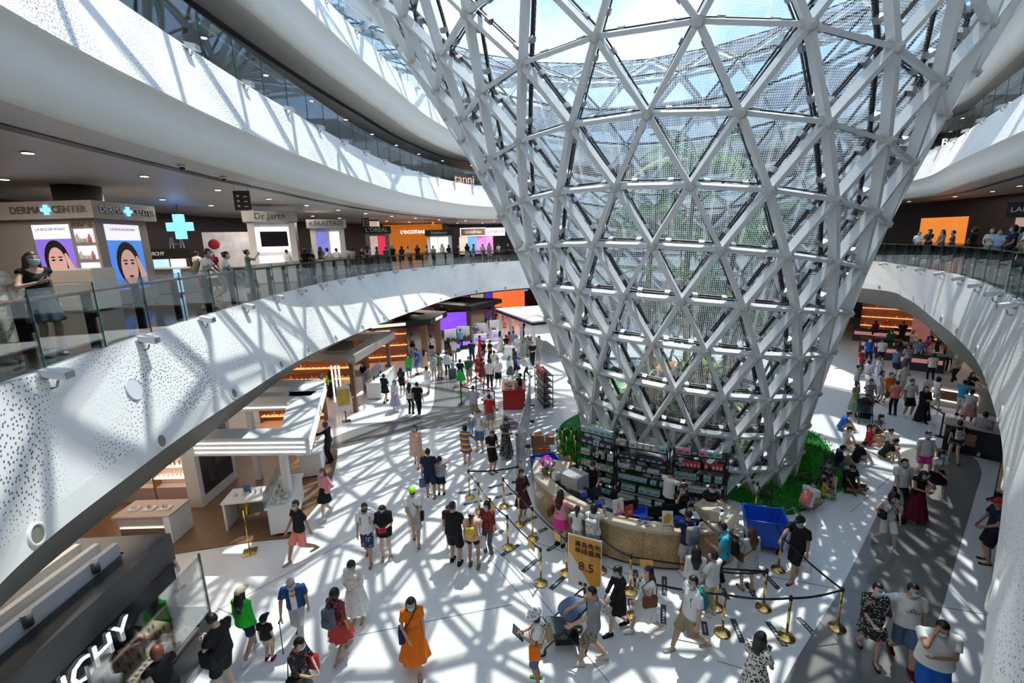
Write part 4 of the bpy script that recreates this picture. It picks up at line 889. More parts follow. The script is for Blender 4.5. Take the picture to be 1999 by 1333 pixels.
def skeleton(b, H, pose, hl, hr, lean, nod, turn, w, small):
    fem = b == 'f'; s = H/1.70; J = {}
    sit = pose in ('sit', 'kneesup', 'squat'); pz = .93
    if pose == 'walk': pz = .905
    if pose == 'stride': pz = .89
    if sit: pz = .13 if pose != 'squat' else .30
    sh = (.165 if fem else .19)*(.5+.5*w); hip = .085
    c, si = cos(lean), sin(lean)
    def up(y, z): return np.array((0, y*c+(z-.93)*si, pz+(z-.93)*c-y*si))
    J['pel'] = np.array((0,0,pz)); J['waist'] = up(0,1.08); J['chest'] = up(0,1.27); J['neck'] = up(-.01,1.44); J['head'] = up(.015,1.585)
    for sd, sx in (('l',-1),('r',1)):
        J['sh'+sd] = up(-.01,1.385)+np.array((sx*sh,0,0)); hp = np.array((sx*hip,0,pz-.02))
        if pose == 'sit': an, pole = (-sx*.10,.34,.07), (sx*1.0,.35,.25)
        elif pose == 'kneesup': an, pole = (sx*.12,.52,.06), (sx*.25,.5,1)
        elif pose == 'squat': an, pole = (sx*.12,.12,.08), (sx*.4,1,.6)
        elif pose == 'walk': an, pole = ((sx*.07,.24,.085) if sx < 0 else (sx*.08,-.24,.13)), (0,1,0)
        elif pose == 'stride': an, pole = ((sx*.07,.32,.085) if sx > 0 else (sx*.08,-.34,.20)), (0,1,0)
        elif pose == 'rest': an, pole = ((sx*.11,.05,.085) if sx < 0 else (sx*.13,-.03,.085)), (sx*.1,1,0)
        else: an, pole = (sx*.10,0,.085), (sx*.05,1,0)
        kn, an = _ik(hp, an, .43, .42, pole); J['hip'+sd], J['kn'+sd], J['an'+sd] = hp, kn, an
        hn = hl if sd == 'l' else hr; (hx, hy, hz), el = HANDS[hn] if isinstance(hn, str) else hn
        t = up(hy, hz) if abs(lean) > .01 or sit else np.array((0,hy,hz-.93+pz)); t[0] = sx*hx*(sh/.19 if abs(hx) > .15 else 1)
        eb, wr = _ik(J['sh'+sd], t, .285, .25, (sx*el[0], el[1], el[2])); J['el'+sd], J['wr'+sd] = eb, wr
    cn, sn, ct, st_ = cos(nod+lean*.5), sin(nod+lean*.5), cos(turn), sin(turn)
    Rx = np.array(((1,0,0),(0,cn,sn),(0,-sn,cn))); Rz = np.array(((ct,st_,0),(-st_,ct,0),(0,0,1))); J['R'] = Rz@Rx
    J['head'] = J['neck'] + J['R']@np.array((0,.028,.145))
    return J
def _arms(f, J, w, m, frac, infl, k=.02):
    for sd in 'lr':
        a, b, c = J['sh'+sd], J['el'+sd], J['wr'+sd]
        if frac <= 1: f.cone(a, a+(b-a)*frac, (.052+infl*1.2)*m, (.050+infl*2.2)*m, k=k, flat1=True)
        else: f.cone(a, b, (.050+infl)*m, (.043+infl)*m, k=k); f.cone(b, b+(c-b)*(frac-1), (.043+infl)*m, (.034+infl*1.3)*m, k=k, flat1=True)
def _torso(f, J, fem, w, infl, top=True, k=.03):
    sx = 1.28; sy = .82*(.6+.4*w) 
    if top:
        f.cone(J['chest'], J['waist'], (.118 if fem else .13)*w**.5+infl, (.098 if fem else .118)*w+infl, (sx,sy,1), k)
        f.cone(J['shl']*.72+J['shr']*.28, J['shr']*.72+J['shl']*.28, .066+infl, .066+infl, (1,.95,1), .05)
        f.cone(J['shl'], J['shr'], .048+infl, .048+infl, k=.04)
        if fem:
            for sx_ in (-1,1): f.ell(J['chest']+J_up(J, sx_*.062,.085,.0), (.055+infl*.5,.05+infl*.5,.055), k=.04)
    f.cone(J['waist'], J['pel'], (.098 if fem else .118)*w+infl, (.128 if fem else .122)*w+infl, (1.28,sy*1.04,1), k)
def J_up(J, x, y, z):
    u = J['neck']-J['pel']; u = u/np.linalg.norm(u); fwd = np.array((0,u[2],-u[1])); return np.array((x,0,0))+fwd*y+u*z
def _legs(f, J, w, m, upto, infl, flare=0., k=.025):
    for sd in 'lr':
        a, b, c = J['hip'+sd], J['kn'+sd], J['an'+sd]
        if upto <= 1: f.cone(a, a+(b-a)*upto, (.084*w+infl)*m, (.066*w+infl+flare)*m, k=k, flat1=True)
        else: f.cone(a, b, (.084*w+infl)*m, (.058*w+infl)*m, k=k); f.cone(b, b+(c-b)*(upto-1), (.056*w+infl)*m, (.040+infl+flare)*m, k=k, flat1=True)
def build_parts(b, H, pose, hl, hr, lean, nod, turn, w, top, bot, hair, cap, mask, shoes, res):
    "geometry of every part, in metres, feet at the origin, facing +y"
    fem = b == 'f'; m = .88 if fem else 1.; P = {}; J = skeleton(b, H, pose, hl, hr, lean, nod, turn, w, b == 'c'); hs = 1.28 if b == 'c' else 1.03
    allp = np.array([v for k, v in J.items() if k != 'R']); lo = allp.min(0)-.2; hi = allp.max(0)+.24; lo[2] = -.03; R = J['R']; hc = J['head']
    h = .021*res
    f = Field(lo, hi, h); _torso(f, J, fem, w, 0); _arms(f, J, w, m, 1.97, -.004); _legs(f, J, w, m, 1.98, 0)
    for sd in 'lr':   # calf and foot
        kn, an = J['kn'+sd], J['an'+sd]; f.cone(kn+(an-kn)*.15, kn+(an-kn)*.5, .050*m, .046*m); fd = np.array((0,1,-.12)) if pose not in ('sit',) else np.array((.3 if sd == 'l' else -.3,.8,0)); fd = fd/np.linalg.norm(fd)
        f.cone(an+np.array((0,-.03,-.035)), an+fd*.14+np.array((0,0,-.05)), .033, .026, (1.15,1,.9), .02)
    f.cone(J['neck']-J_up(J,0,0,.03), hc-R@np.array((0,.01,.06)), .052*m, .048, k=.03)
    f.ell(hc, np.array((.074,.092,.112))*hs, R, .015); f.ell(hc+R@np.array((0,.028,-.055))*hs, np.array((.052,.058,.058))*hs, R, .03)
    if res < 1.4:
        f.cone(hc+R@np.array((0,.088,-.005))*hs, hc+R@np.array((0,.104,-.034))*hs, .009, .014, k=.014)
        for sx in (-1,1): f.ell(hc+R@np.array((sx*.077,-.004,-.012))*hs, (.012,.02,.03), R, .008)
    V, Q = f.mesh(); mi = np.zeros(len(Q), int); V = list(map(tuple, V)); Q = [tuple(q) for q in Q]; mi = [0]*len(Q)
    if res < 1.6:
        hv, hq = hand_mesh()
        for sd, sx in (('l',-1),('r',1)):
            d = J['wr'+sd]-J['el'+sd]; d = d/np.linalg.norm(d); zz = -d; th = np.array((-sx*.25,.6,.5)); th = th-zz*(th@zz); th /= np.linalg.norm(th); xx = np.cross(th, zz)
            M = np.stack([xx, th, zz], 1); pts = hv.copy()
            if sx < 0: pts[:,0] *= -1
            pts = (pts*(.9 if fem else 1.))@M.T+J['wr'+sd]; o = len(V); V += list(map(tuple, pts)); Q += [tuple(int(i)+o for i in (q[::-1] if sx < 0 else q)) for q in hq]; mi += [0]*len(hq)
    if res < 1.4:   # eyes, brows, mouth
        def patch(c, rx, rz, mat_i, bow=0.):
            o = len(V); n = 8
            for k in range(n):
                a = 2*PI*k/n; p = np.array((c[0]+rx*cos(a), 0, c[2]+rz*sin(a))); yy = .092*math.sqrt(max(0, 1-(p[0]/.078)**2-((p[2])/.13)**2))+.004; V.append(tuple(hc+R@(np.array((p[0], max(yy, c[1]), p[2]))*hs)))
            Q.append(tuple(o+k for k in range(n))); mi.append(mat_i)
        for sx in (-1,1): patch((sx*.031,.07,.008), .014, .007, 1); patch((sx*.031,.07,.032), .018, .004, 1)
        patch((0,.088,-.066), .022, .006, 2)
    P['body'] = (V, Q, mi)
    def put(name, f):
        v, q = f.mesh()
        if len(q): P[name] = (list(map(tuple, v)), [tuple(x) for x in q], None)
    u = J['neck']-J['pel']; u = u/np.linalg.norm(u)
    def along(p): return lambda X,Y,Z: -((X-p[0])*u[0]+(Y-p[1])*u[1]+(Z-p[2])*u[2])     # keep above p
    sit = pose in ('sit','kneesup','squat')
    if top != 'none':
        kind, hem = {'tee': (.62,-.06), 'long': (1.95,-.06), 'tank': (.10,-.04), 'crop': (.62,.06), 'big': (.85,-.20), 'open': (.7,-.06), 'half': (1.25,-.04)}[top]
        f = Field(lo, hi, h*.95); _torso(f, J, fem, w, .014 if top != 'big' else .03); _arms(f, J, w, m, kind, .012)
        hp = J['pel']+u*hem; f.cone(J['pel']+u*.02, J['pel']+u*(hem-.03), (.13 if fem else .125)*w+.022, (.132)*w+.028, (1.28,.86*(.6+.4*w),1), .03); f.clip(along(hp))
        nk = J['neck']; 
        f.clip(lambda X,Y,Z: .072-np.sqrt((X-nk[0])**2*.8+(Y-nk[1]-.03)**2+((Z-nk[2]-.045)*.9)**2) if top != 'tank' else .10-np.sqrt((X-nk[0])**2*.7+(Y-nk[1]-.05)**2+((Z-nk[2]-.03)*.8)**2))
        if top == 'open': f.clip(lambda X,Y,Z: np.where(Y-J['chest'][1] > .0, .055-np.abs(X), -1.))
        put('shirt', f)
    if bot in ('shorts','trousers','pants','hotpants','bermuda'):
        f = Field((lo[0],lo[1],-.02), (hi[0],hi[1],J['waist'][2]+.1), h*.95); up_ = {'shorts': .72, 'hotpants': .42, 'bermuda': 1.0, 'trousers': 1.93, 'pants': 1.9}[bot]
        f.cone(J['waist']-u*.02, J['pel'], (.10 if fem else .12)*w+.008, .128*w+.010, (1.28,.84*(.6+.4*w),1), .03); _legs(f, J, w, m, up_, .012, {'shorts': .03, 'hotpants': .02, 'bermuda': .025, 'trousers': .012, 'pants': .03}[bot]); f.clip(lambda X,Y,Z: (X-J['waist'][0])*u[0]+(Y-J['waist'][1])*u[1]+(Z-J['waist'][2])*u[2]-.0); put(bot if bot not in ('hotpants','bermuda','pants') else {'hotpants':'shorts','bermuda':'shorts','pants':'trousers'}[bot], f)
    if bot in ('skirt','midi','maxi','mini'):
        zh = {'mini': .58, 'skirt': .50, 'midi': .34, 'maxi': .12}[bot]; z1 = J['waist'][2]; rh = {'mini': .21, 'skirt': .25, 'midi': .28, 'maxi': .27}[bot]*max(w,1); c0 = (J['hipl']+J['hipr']+J['knl']+J['knr'])/4; x0, y0 = J['waist'][0], J['waist'][1]
        if sit: zh = .02; rh = .34
        def sk(X,Y,Z):
            t = np.clip((z1-Z)/(z1-zh), 0, 1); r = .112*w+(rh-.112*w)*np.sqrt(t)*(.35+.65*np.sqrt(t)); cx = x0+(c0[0]-x0)*t; cyy = y0+(c0[1]-y0)*t; dx, dy = (X-cx)/1.12, (Y-cyy); th = np.arctan2(dy,dx); r = r*(1+.07*t*np.sin(9*th))
            return np.maximum(np.maximum(np.sqrt(dx*dx+dy*dy)-r, zh-Z), Z-z1)*.8
        f = Field((-.42,-.45,-.02), (.42,.60,z1+.06), h*.95); f.custom(sk, (-.42,-.45,-.02), (.42,.6,z1+.05)); put('skirt', f)
    hh = .013*max(1,res*.9); hl_, hh_ = hc-.30, hc+.27
    if hair == 'long': hl_ = hc-np.array((.25,.3,.52))
    f = Field(hl_, hh_, hh)
    fc = lambda x,y,z: np.where((z < .05*hs) & (y > .012*hs), np.minimum(y-.012*hs, .05*hs-z), -1.)
    if hair == 'short': f.ell(hc+R@np.array((0,-.010,.016))*hs, np.array((.084,.100,.116))*hs, R, 0, lambda x,y,z: np.maximum(fc(x,y,z), -.055*hs-z))
    elif hair == 'buzz': f.ell(hc+R@np.array((0,-.012,.014))*hs, np.array((.078,.094,.108))*hs, R, 0, lambda x,y,z: np.maximum(fc(x,y,z), -.03-z))
    elif hair == 'bob': f.ell(hc+R@np.array((0,-.014,-.005))*hs, np.array((.098,.108,.140))*hs, R, 0, lambda x,y,z: np.maximum(np.where((z < .05*hs) & (y > .03*hs) & (np.abs(x) < .07), np.minimum(y-.03*hs, .05*hs-z), -1.), -.12-z))
    elif hair in ('long','pony','bun'):
        f.ell(hc+R@np.array((0,-.012,.010))*hs, np.array((.088,.104,.120))*hs, R, 0, lambda x,y,z: np.maximum(fc(x,y,z), -.08-z))
        if hair == 'long': f.cone(hc+R@np.array((0,-.045,.0)), hc+np.array((0,-.10-.25*sin(lean),-.20)), .080, .085, (1.25,.75,1), .03); f.cone(hc+np.array((0,-.10-.25*sin(lean),-.20)), hc+np.array((0,-.11-.4*sin(lean),-.38)), .085, .05, (1.3,.6,1), .03); [f.cone(hc+R@np.array((sx*.075,-.01,.0)), hc+np.array((sx*.088,-.01,-.17)), .03, .024, k=.02) for sx in (-1,1)]
        if hair == 'pony': f.cone(hc+R@np.array((0,-.10,.03)), hc+R@np.array((0,-.14,-.05)), .028, .036); f.cone(hc+R@np.array((0,-.14,-.05)), hc+np.array((0,-.13,-.22)), .036, .018)
        if hair == 'bun': f.ell(hc+R@np.array((0,-.10,.05)), (.045,.045,.045), R)
    if hair != 'none': put('hair', f)
    if cap:
        f = Field(hc-.30, hc+.30, hh*.9); f.ell(hc+R@np.array((0,-.006,.030))*hs, np.array((.094,.112,.108))*hs, R, 0, lambda x,y,z: -.012*hs-z)
        if cap == 'cap': f.ell(hc+R@np.array((0,.115,.030))*hs, np.array((.075,.085,.018))*hs, R, .008)
        elif cap == 'backcap': f.ell(hc+R@np.array((0,-.115,.026))*hs, np.array((.07,.07,.018))*hs, R, .008)
        else: f.ell(hc+R@np.array((0,0,.024))*hs, np.array((.165,.175,.022))*hs, R, .02)
        put('hat', f)
    if mask:
        f = Field(hc-.16, hc+.16, .011*max(1,res*.8)); f.ell(hc+R@np.array((0,.012,-.020))*hs, np.array((.078,.104,.100))*hs, R, 0, lambda x,y,z: np.maximum(np.maximum(-y+.035, z-.016), -z-.078)); put('face_mask', f)
    if shoes:
        for sd in 'lr':
            an = J['an'+sd]; fd = np.array((0,1,-.10)) if pose != 'sit' else np.array((.3 if sd == 'l' else -.3,.8,0)); fd = fd/np.linalg.norm(fd); f = Field(an-.22, an+.26, .016*max(1,res*.8)); zc = np.array((0,0,-.042))
            f.cone(an+np.array((0,-.045,-.04)), an+fd*.15+zc-np.array((0,0,.008)), .043, .038, (1.05,1,.95), .02)
            if shoes == 'sneaker': f.cone(an+np.array((0,-.02,.01)), an+np.array((0,.02,-.03)), .042, .045, k=.02)
            fl = an[2]-.085; f.clip(lambda X,Y,Z: (fl+.004)-Z)
            if shoes == 'sandal': f.clip(lambda X,Y,Z: Z-(an[2]-.048)-.08*np.clip(-(Y-an[1])-.02,0,.04))
            put('shoe_'+sd, f)
    s = H/1.70
    out = {}
    for k_, (v, q, mi) in P.items():
        me = bpy.data.meshes.new(k_); me.from_pydata([(x*s, y*s, z*s) for x, y, z in v], [], q)
        me.polygons.foreach_set('use_smooth', [True]*len(q))
        for _ in range(3 if k_ == 'body' else 1): me.materials.append(None)
        if mi: me.polygons.foreach_set('material_index', mi)
        me.update(); out[k_] = me
    return out, {k_: v*s for k_, v in J.items() if k_ != 'R'}
# fabrics --------------------------------------------------------------
CL = {'white': (.76,.76,.75), 'black': (.016,.016,.018), 'navy': (.018,.024,.06), 'grey': (.24,.24,.25), 'lgrey': (.46,.46,.47), 'royal': (.02,.07,.20), 'red': (.50,.03,.03), 'green': (.03,.52,.05), 'dgreen': (.02,.13,.08), 'blue': (.02,.12,.50), 'lblue': (.30,.46,.66), 'teal': (.02,.22,.22), 'turq': (.05,.40,.62),
 'orange': (.80,.17,.01), 'coral': (.85,.25,.20), 'pink': (.75,.32,.35), 'hotpink': (.75,.05,.30), 'peach': (.68,.42,.33), 'beige': (.55,.45,.32), 'khaki': (.36,.29,.18), 'brown': (.16,.07,.035), 'maroon': (.14,.008,.03), 'yellow': (.75,.50,.08), 'purple': (.30,.12,.42), 'magenta': (.6,.06,.5), 'denim': (.10,.16,.26), 'lav': (.48,.44,.55), 'cream': (.68,.64,.54), 'lime': (.35,.85,.03), 'gold': (.6,.4,.05), 'dbrown': (.07,.03,.03), 'slate': (.10,.12,.15), 'mint': (.35,.6,.5), 'skyblue': (.16,.36,.60)}
def cloth(c):
    nm = 'fabric_'+c
    if nm in MATS: return MATS[nm]
    if c in CL: return mat(nm, CL[c], .8, noise=.14, nscale=9, spec=.2)
    m = bpy.data.materials.new(nm); t, bs = nodes_of(m); n = t.nodes.new; l = t.links.new; tc = n('ShaderNodeTexCoord'); bs.inputs['Roughness'].default_value = .8; rp = n('ShaderNodeValToRGB'); rp.color_ramp.interpolation = 'CONSTANT'; E = rp.color_ramp.elements
    def ramp(st):
        E[0].position, E[0].color = st[0][0], (*st[0][1], 1); E[1].position, E[1].color = st[1][0], (*st[1][1], 1)
        for p, c_ in st[2:]: E.new(p).color = (*c_, 1)
    if c in ('stripe_bw','rainbow','stripe_blue','stripe_wide'):
        mp = n('ShaderNodeSeparateXYZ'); l(tc.outputs['Object'], mp.inputs[0]); ml = n('ShaderNodeMath'); ml.operation = 'MULTIPLY'; ml.inputs[1].default_value = {'stripe_bw': 22, 'rainbow': 5, 'stripe_blue': 17, 'stripe_wide': 13}[c]; fr = n('ShaderNodeMath'); fr.operation = 'FRACT'; l(mp.outputs[2], ml.inputs[0]); l(ml.outputs[0], fr.inputs[0]); l(fr.outputs[0], rp.inputs[0])
        ramp({'stripe_bw': [(0,(.7,.7,.68)),(.68,(.05,.05,.06))], 'stripe_blue': [(0,(.05,.12,.3)),(.5,(.6,.65,.7))], 'stripe_wide': [(0,(.7,.7,.7)),(.5,(.02,.02,.03))], 'rainbow': [(0,(.5,.02,.02)),(.2,(.75,.3,.02)),(.36,(.7,.6,.05)),(.52,(.1,.4,.1)),(.68,(.05,.15,.55)),(.84,(.3,.05,.3))]}[c])
    else:
        v = n('ShaderNodeTexVoronoi' if c not in ('camo','darkfloral') else 'ShaderNodeTexNoise'); sc = {'floral_bw': 26, 'floral_wb': 24, 'floral_red': 22, 'camo': 13, 'darkfloral': 16, 'embroider': 16, 'floral_peach': 20, 'floral_green': 24, 'leaf_navy': 14, 'lace_red': 40, 'silver': 20, 'floral_cream': 22}[c]; v.inputs['Scale'].default_value = sc; l(tc.outputs['Object'], v.inputs['Vector']); l(v.outputs[0], rp.inputs[0])
        ramp({'floral_bw': [(0,(.62,.60,.56)),(.33,(.02,.02,.022))], 'floral_wb': [(0,(.02,.02,.02)),(.42,(.68,.66,.6))], 'floral_red': [(0,(.55,.05,.04)),(.4,(.10,.015,.02))], 'camo': [(0,(.10,.09,.06)),(.45,(.30,.26,.18)),(.55,(.18,.15,.10))], 'darkfloral': [(0,(.015,.015,.018)),(.56,(.12,.05,.07)),(.63,(.35,.30,.32))], 'embroider': [(0,(.12,.13,.2)),(.16,(.76,.75,.73))], 'floral_peach': [(0,(.5,.1,.08)),(.18,(.70,.45,.34))], 'floral_green': [(0,(.55,.58,.45)),(.35,(.12,.22,.14))], 'leaf_navy': [(0,(.6,.6,.6)),(.3,(.03,.04,.10))], 'lace_red': [(0,(.12,.0,.0)),(.25,(.45,.04,.03))], 'silver': [(0,(.18,.18,.19)),(.35,(.62,.62,.60))], 'floral_cream': [(0,(.4,.12,.08)),(.25,(.62,.55,.42))]}[c])
    l(rp.outputs[0], bs.inputs['Base Color']); MATS[nm] = m; return m
SKIN = [mat('skin_light', (.58,.36,.25), .5, noise=.05, spec=.3), mat('skin_tan', (.46,.26,.165), .5, noise=.05, spec=.3), mat('skin_fair', (.66,.44,.33), .5, noise=.05, spec=.3), mat('skin_dark', (.34,.18,.11), .5, noise=.05, spec=.3)]
HAIR = {'black': mat('hair_black', (.010,.009,.009), .42), 'brown': mat('hair_brown', (.09,.035,.018), .45), 'grey': mat('hair_grey', (.40,.40,.40), .5), 'red': mat('hair_auburn', (.16,.045,.02), .45)}
eyem = mat('eye_dark', (.02,.015,.012), .3); lipm = mat('lip', (.35,.11,.09), .5); maskb = mat('mask_blue', (.38,.62,.72), .7); maskw = mat('mask_white', (.75,.77,.78), .7); maskk = mat('mask_black', (.02,.02,.02), .7)
PN = [0]
def person(label, x, y, H=1.65, a=0, pose='stand', top=('tee','white'), bot=('shorts','black'), hair='short', b='m', hl='down', hr='down', lean=0., nod=0., turn=0., w=1., cap=None, mask='b', shoes=('sneaker','white'), hc='black', skin=None, z=0., res=1., group=None):
    key = (b, H, pose, hl, hr, lean, nod, turn, w, top[0], bot[0], hair, cap[0] if cap else None, bool(mask), shoes[0] if shoes else None, res)
    if key not in PCACHE: PCACHE[key] = build_parts(*key)
    parts, J = PCACHE[key]; PN[0] += 1
    t = thing('person', label, 'person', (x, y, z), -rad(a), group)
    sk = SKIN[PN[0] % 3 if skin is None else skin]
    for k, me in parts.items():
        nm = 'shoe' if k.startswith('shoe') else k
        if k == 'skirt' and top[1] == bot[1]: nm = 'dress_skirt'
        o = link(nm, me, t)
        ms = {'body': [sk, eyem, lipm], 'shirt': [cloth(top[1])], 'hair': [HAIR[hc]], 'hat': [cloth(cap[1])] if cap else None, 'face_mask': [{'b': maskb, 'w': maskw, 'k': maskk}.get(mask)], 'shoe': [cloth(shoes[1])] if shoes else None}.get(nm) or [cloth(bot[1])]
        for s_, m_ in zip(o.material_slots, ms): s_.link = 'OBJECT'; s_.material = m_
    return t, J
def pm_(t): return Matrix.Translation(t.location) @ Matrix.Rotation(t.rotation_euler.z, 4, 'Z')
def rbox(d, r=.03, seg=3):
    bm = bmesh.new(); bmesh.ops.create_cube(bm, size=1.); bmesh.ops.scale(bm, vec=d, verts=bm.verts); bmesh.ops.bevel(bm, geom=bm.edges[:], offset=r, segments=seg, profile=.5, affect='EDGES'); me = bpy.data.meshes.new('soft_box'); bm.to_mesh(me); bm.free()
    me.polygons.foreach_set('use_smooth', [True]*len(me.polygons)); return me
def backpack(t, J, col, label, scale=1., pocket=None, front=False, lean=0.):
    b = thing('backpack', label, 'backpack'); c = J['chest']*.62+J['waist']*.38; sy = -1
    b.matrix_world = pm_(t) @ Matrix.Translation((c[0], c[1]-(.17+.04*scale), c[2]-.01)) @ Matrix.Rotation(-lean, 4, 'X')
    me = rbox((.29*scale,.15*scale,.42*scale), .06*scale); me.materials.append(cloth(col)); link('pack', me, b)
    me = rbox((.22*scale,.06*scale,.18*scale), .028*scale); me.materials.append(cloth(pocket or col)); link('pocket', me, b, loc=(0,-.085*scale,-.08*scale))
    mb = MB(); mb.tube([(-.04,-.0,.21*scale),(-.03,0,.25*scale),(.03,0,.25*scale),(.04,0,.21*scale)], .008, 6); mb.obj('grab_loop', cloth('black'), b)
    for sx in (-1,1): mb = MB(); mb.tube([(sx*.09,.05,.18*scale),(sx*.10,.11,.235),(sx*.105,.20,.225),(sx*.115,.315,.12),(sx*.12,.30,-.04),(sx*.14,.12,-.15)], .016, 6); mb.obj('strap', cloth(pocket or col), b)
    return b
def bag(t, J, col, label, side=1, hand=False, d=(.26,.09,.18), name='shoulder_bag', long=True, y=.06):
    sd = 'r' if side > 0 else 'l'; b = thing(name, label, 'bag')
    if hand: p = J['wr'+sd]+np.array((0,.0,-.10-d[2]/2-.10))
    else: p = J['hip'+sd]+np.array((side*.14, y, .03 if long else .14))
    b.matrix_world = pm_(t) @ Matrix.Translation(p) @ Matrix.Rotation(PI/2 if not hand else .4, 4, 'Z'); me = rbox(d, min(d)*.3); me.materials.append(cloth(col)); link('pouch', me, b)
    if hand: top = (0,0,d[2]/2+.10); mb = MB(); mb.tube([(-d[0]*.3,0,d[2]/2-.01),(-.02,0,top[2]),(.02,0,top[2]),(d[0]*.3,0,d[2]/2-.01)], .008, 6); mb.obj('strap', cloth(col), b)
    else:
        s2 = J['shl' if side > 0 else 'shr'] if long else J['sh'+sd]; inv = b.matrix_world.inverted() @ pm_(t); pts = [Vector(J['hip'+sd]+np.array((side*.14,.10,.12))), Vector(J['chest']+np.array((side*.05,.16,.0))), Vector(s2*.6+J['neck']*.4+np.array((0,.03,.065))), Vector(J['chest']+np.array((side*.05,-.16,.0))), Vector(J['hip'+sd]+np.array((side*.14,-.06,.12)))]
        mb = MB(); mb.tube([inv @ q for q in pts], .010, 6); mb.obj('strap', cloth(col), b)
    return b
def phone(t, J, label, sd='r', col='black', d=(.075,.010,.15)):
    b = thing('smartphone' if d[2] < .2 else 'tablet', label, 'phone' if d[2] < .2 else 'tablet'); e = J['el'+sd]; wv = J['wr'+sd]; dr = (wv-e)/np.linalg.norm(wv-e); p = wv+dr*.085+np.array((0,.02,.02))
    b.matrix_world = pm_(t) @ Matrix.Translation(p) @ Matrix.Rotation(-.75, 4, 'X'); mb = MB(); mb.cbox((0,0,0), d); mb.obj('case', cloth(col), b); mb = MB(); mb.cbox((0,-d[1]/2-.001,0), (d[0]*.9,.002,d[2]*.9)); mb.obj('screen', mat('phone_screen', (.05,.07,.10), .15), b); return b
# ================================================================== the people of the photograph
def at(px, py, **k): x, y = G(px, py); return dict(x=x, y=y, **k)
def Pn(label, px, py, H, a, **k): x, y = G(px, py); return person(label, x, y, H, a, **k)
F = dict(b='f', hair='long')
t, J = Pn('person in a bright green hoodie, navy shorts and beige cap, seen from behind', 490,1282, 1.62, 12, pose='walk', top=('long','green'), bot=('shorts','navy'), cap=('cap','beige'), w=1.05, mask=None, **F)
t, J = Pn('person in black t-shirt and shorts bent over a phone beside the makeup stand', 448,1352, 1.72, -75, top=('tee','black'), bot=('bermuda','black'), hl='phone', hr='phone', nod=.5, w=1.1); phone(t, J, 'black phone held by the person beside the makeup stand'); bag(t, J, 'black', 'black cloth bag slung on the person beside the makeup stand', -1, d=(.3,.1,.34))
t, J = Pn('small child in black cap, black t-shirt and beige shorts', 527,1288, 1.02, 5, b='c', top=('tee','black'), bot=('shorts','beige'), cap=('cap','black'), mask=None, shoes=('sneaker','maroon'))
t, J = Pn('elderly person with grey hair, open blue shirt and white vest walking with a cane', 588,1246, 1.62, 168, pose='walk', top=('open','royal'), bot=('trousers','lgrey'), hc='grey', hl='down', hr='cane', lean=.18, nod=.3, shoes=('sneaker','black'), skin=1)
f2, J2 = person('x', 0, 0, 1.62, 0, pose='walk', top=('tank','white'), bot=('none','white'), hair='none', hl='down', hr='cane', lean=.18, nod=.3, mask=None, shoes=None)
for o in list(f2.children):
    if o.name.startswith('shirt'): o.parent = t; o.name = 'vest'; o.scale = (.95,.93,1)
    else: bpy.data.objects.remove(o)
bpy.data.objects.remove(f2)
cv = thing('walking_cane', 'thin black walking cane held by the elderly person', 'cane'); cv.matrix_world = pm_(t) @ Matrix.Translation(J['wrr']+np.array((.02,.06,-.09))); mb = MB(); mb.tube([(0,-.06,.0),(0,.06,.01)], .014, 8); mb.obj('grip', cloth('black'), cv); mb = MB(); mb.tube([(0,.01,0),(.0,.06,-J['wrr'][2]+.09)], .009, 8); mb.obj('shaft', cloth('black'), cv)
t, J = Pn('person with short black hair in dark floral top, cut off by the lower picture edge', 598,1392, 1.6, 100, b='f', top=('half','darkfloral'), bot=('trousers','slate'), hl='low', hr='low', nod=.4); bag(t, J, 'black', 'grey-black handbag of the person in the dark floral top', 1, d=(.3,.12,.2)); bag(t, J, 'red', 'red patterned tote held by the person in the dark floral top', -1, d=(.3,.1,.3))
t, J = Pn('person with bobbed hair in a red lace dress carrying a dark backpack', 668,1282, 1.6, 22, b='f', hair='bob', pose='walk', top=('half','floral_red'), bot=('skirt','lace_red'), mask=None, shoes=('sandal','lav')); backpack(t, J, 'slate', 'dark navy backpack on the person in the red lace dress', .95)
t, J = Pn('person in a white embroidered dress looking down at a phone', 700,1210, 1.56, 178, b='f', hair='bob', top=('half','embroider'), bot=('midi','embroider'), hl='phone', hr='phone', nod=.45, shoes=('sandal','gold')); phone(t, J, 'phone held by the person in the white embroidered dress', col='white')
t, J = Pn('person in a long orange dress with long black hair, walking towards the viewer', 813,1303, 1.62, 168, pose='walk', top=('tee','orange'), bot=('midi','orange'), hr='low', nod=.15, shoes=('sandal','brown'), **F); bag(t, J, 'navy', 'navy bag hanging beside the orange dress', 1, d=(.2,.1,.3))
t, J = Pn('person in white t-shirt and leaf-patterned navy shorts with dark mask', 722,1092, 1.66, 172, pose='walk', top=('tee','white'), bot=('bermuda','leaf_navy'), mask='k', shoes=('sandal','slate')); backpack(t, J, 'grey', 'grey backpack worn by the person in leaf-patterned shorts', .9)
t, J = Pn('person in an oversized black t-shirt holding a red packet', 756,1090, 1.6, 172, top=('big','black'), bot=('hotpants','black'), hl='phone', hr='phone', nod=.4, mask='k', shoes=('sneaker','khaki'), **F)
b_ = thing('snack_packet', 'red packet in the hands of the person in the oversized black t-shirt', 'packet'); b_.matrix_world = pm_(t) @ Matrix.Translation(J['wrr']+np.array((-.06,.1,.02))); me = rbox((.2,.08,.12), .03); me.materials.append(cloth('red')); link('wrapper', me, b_)
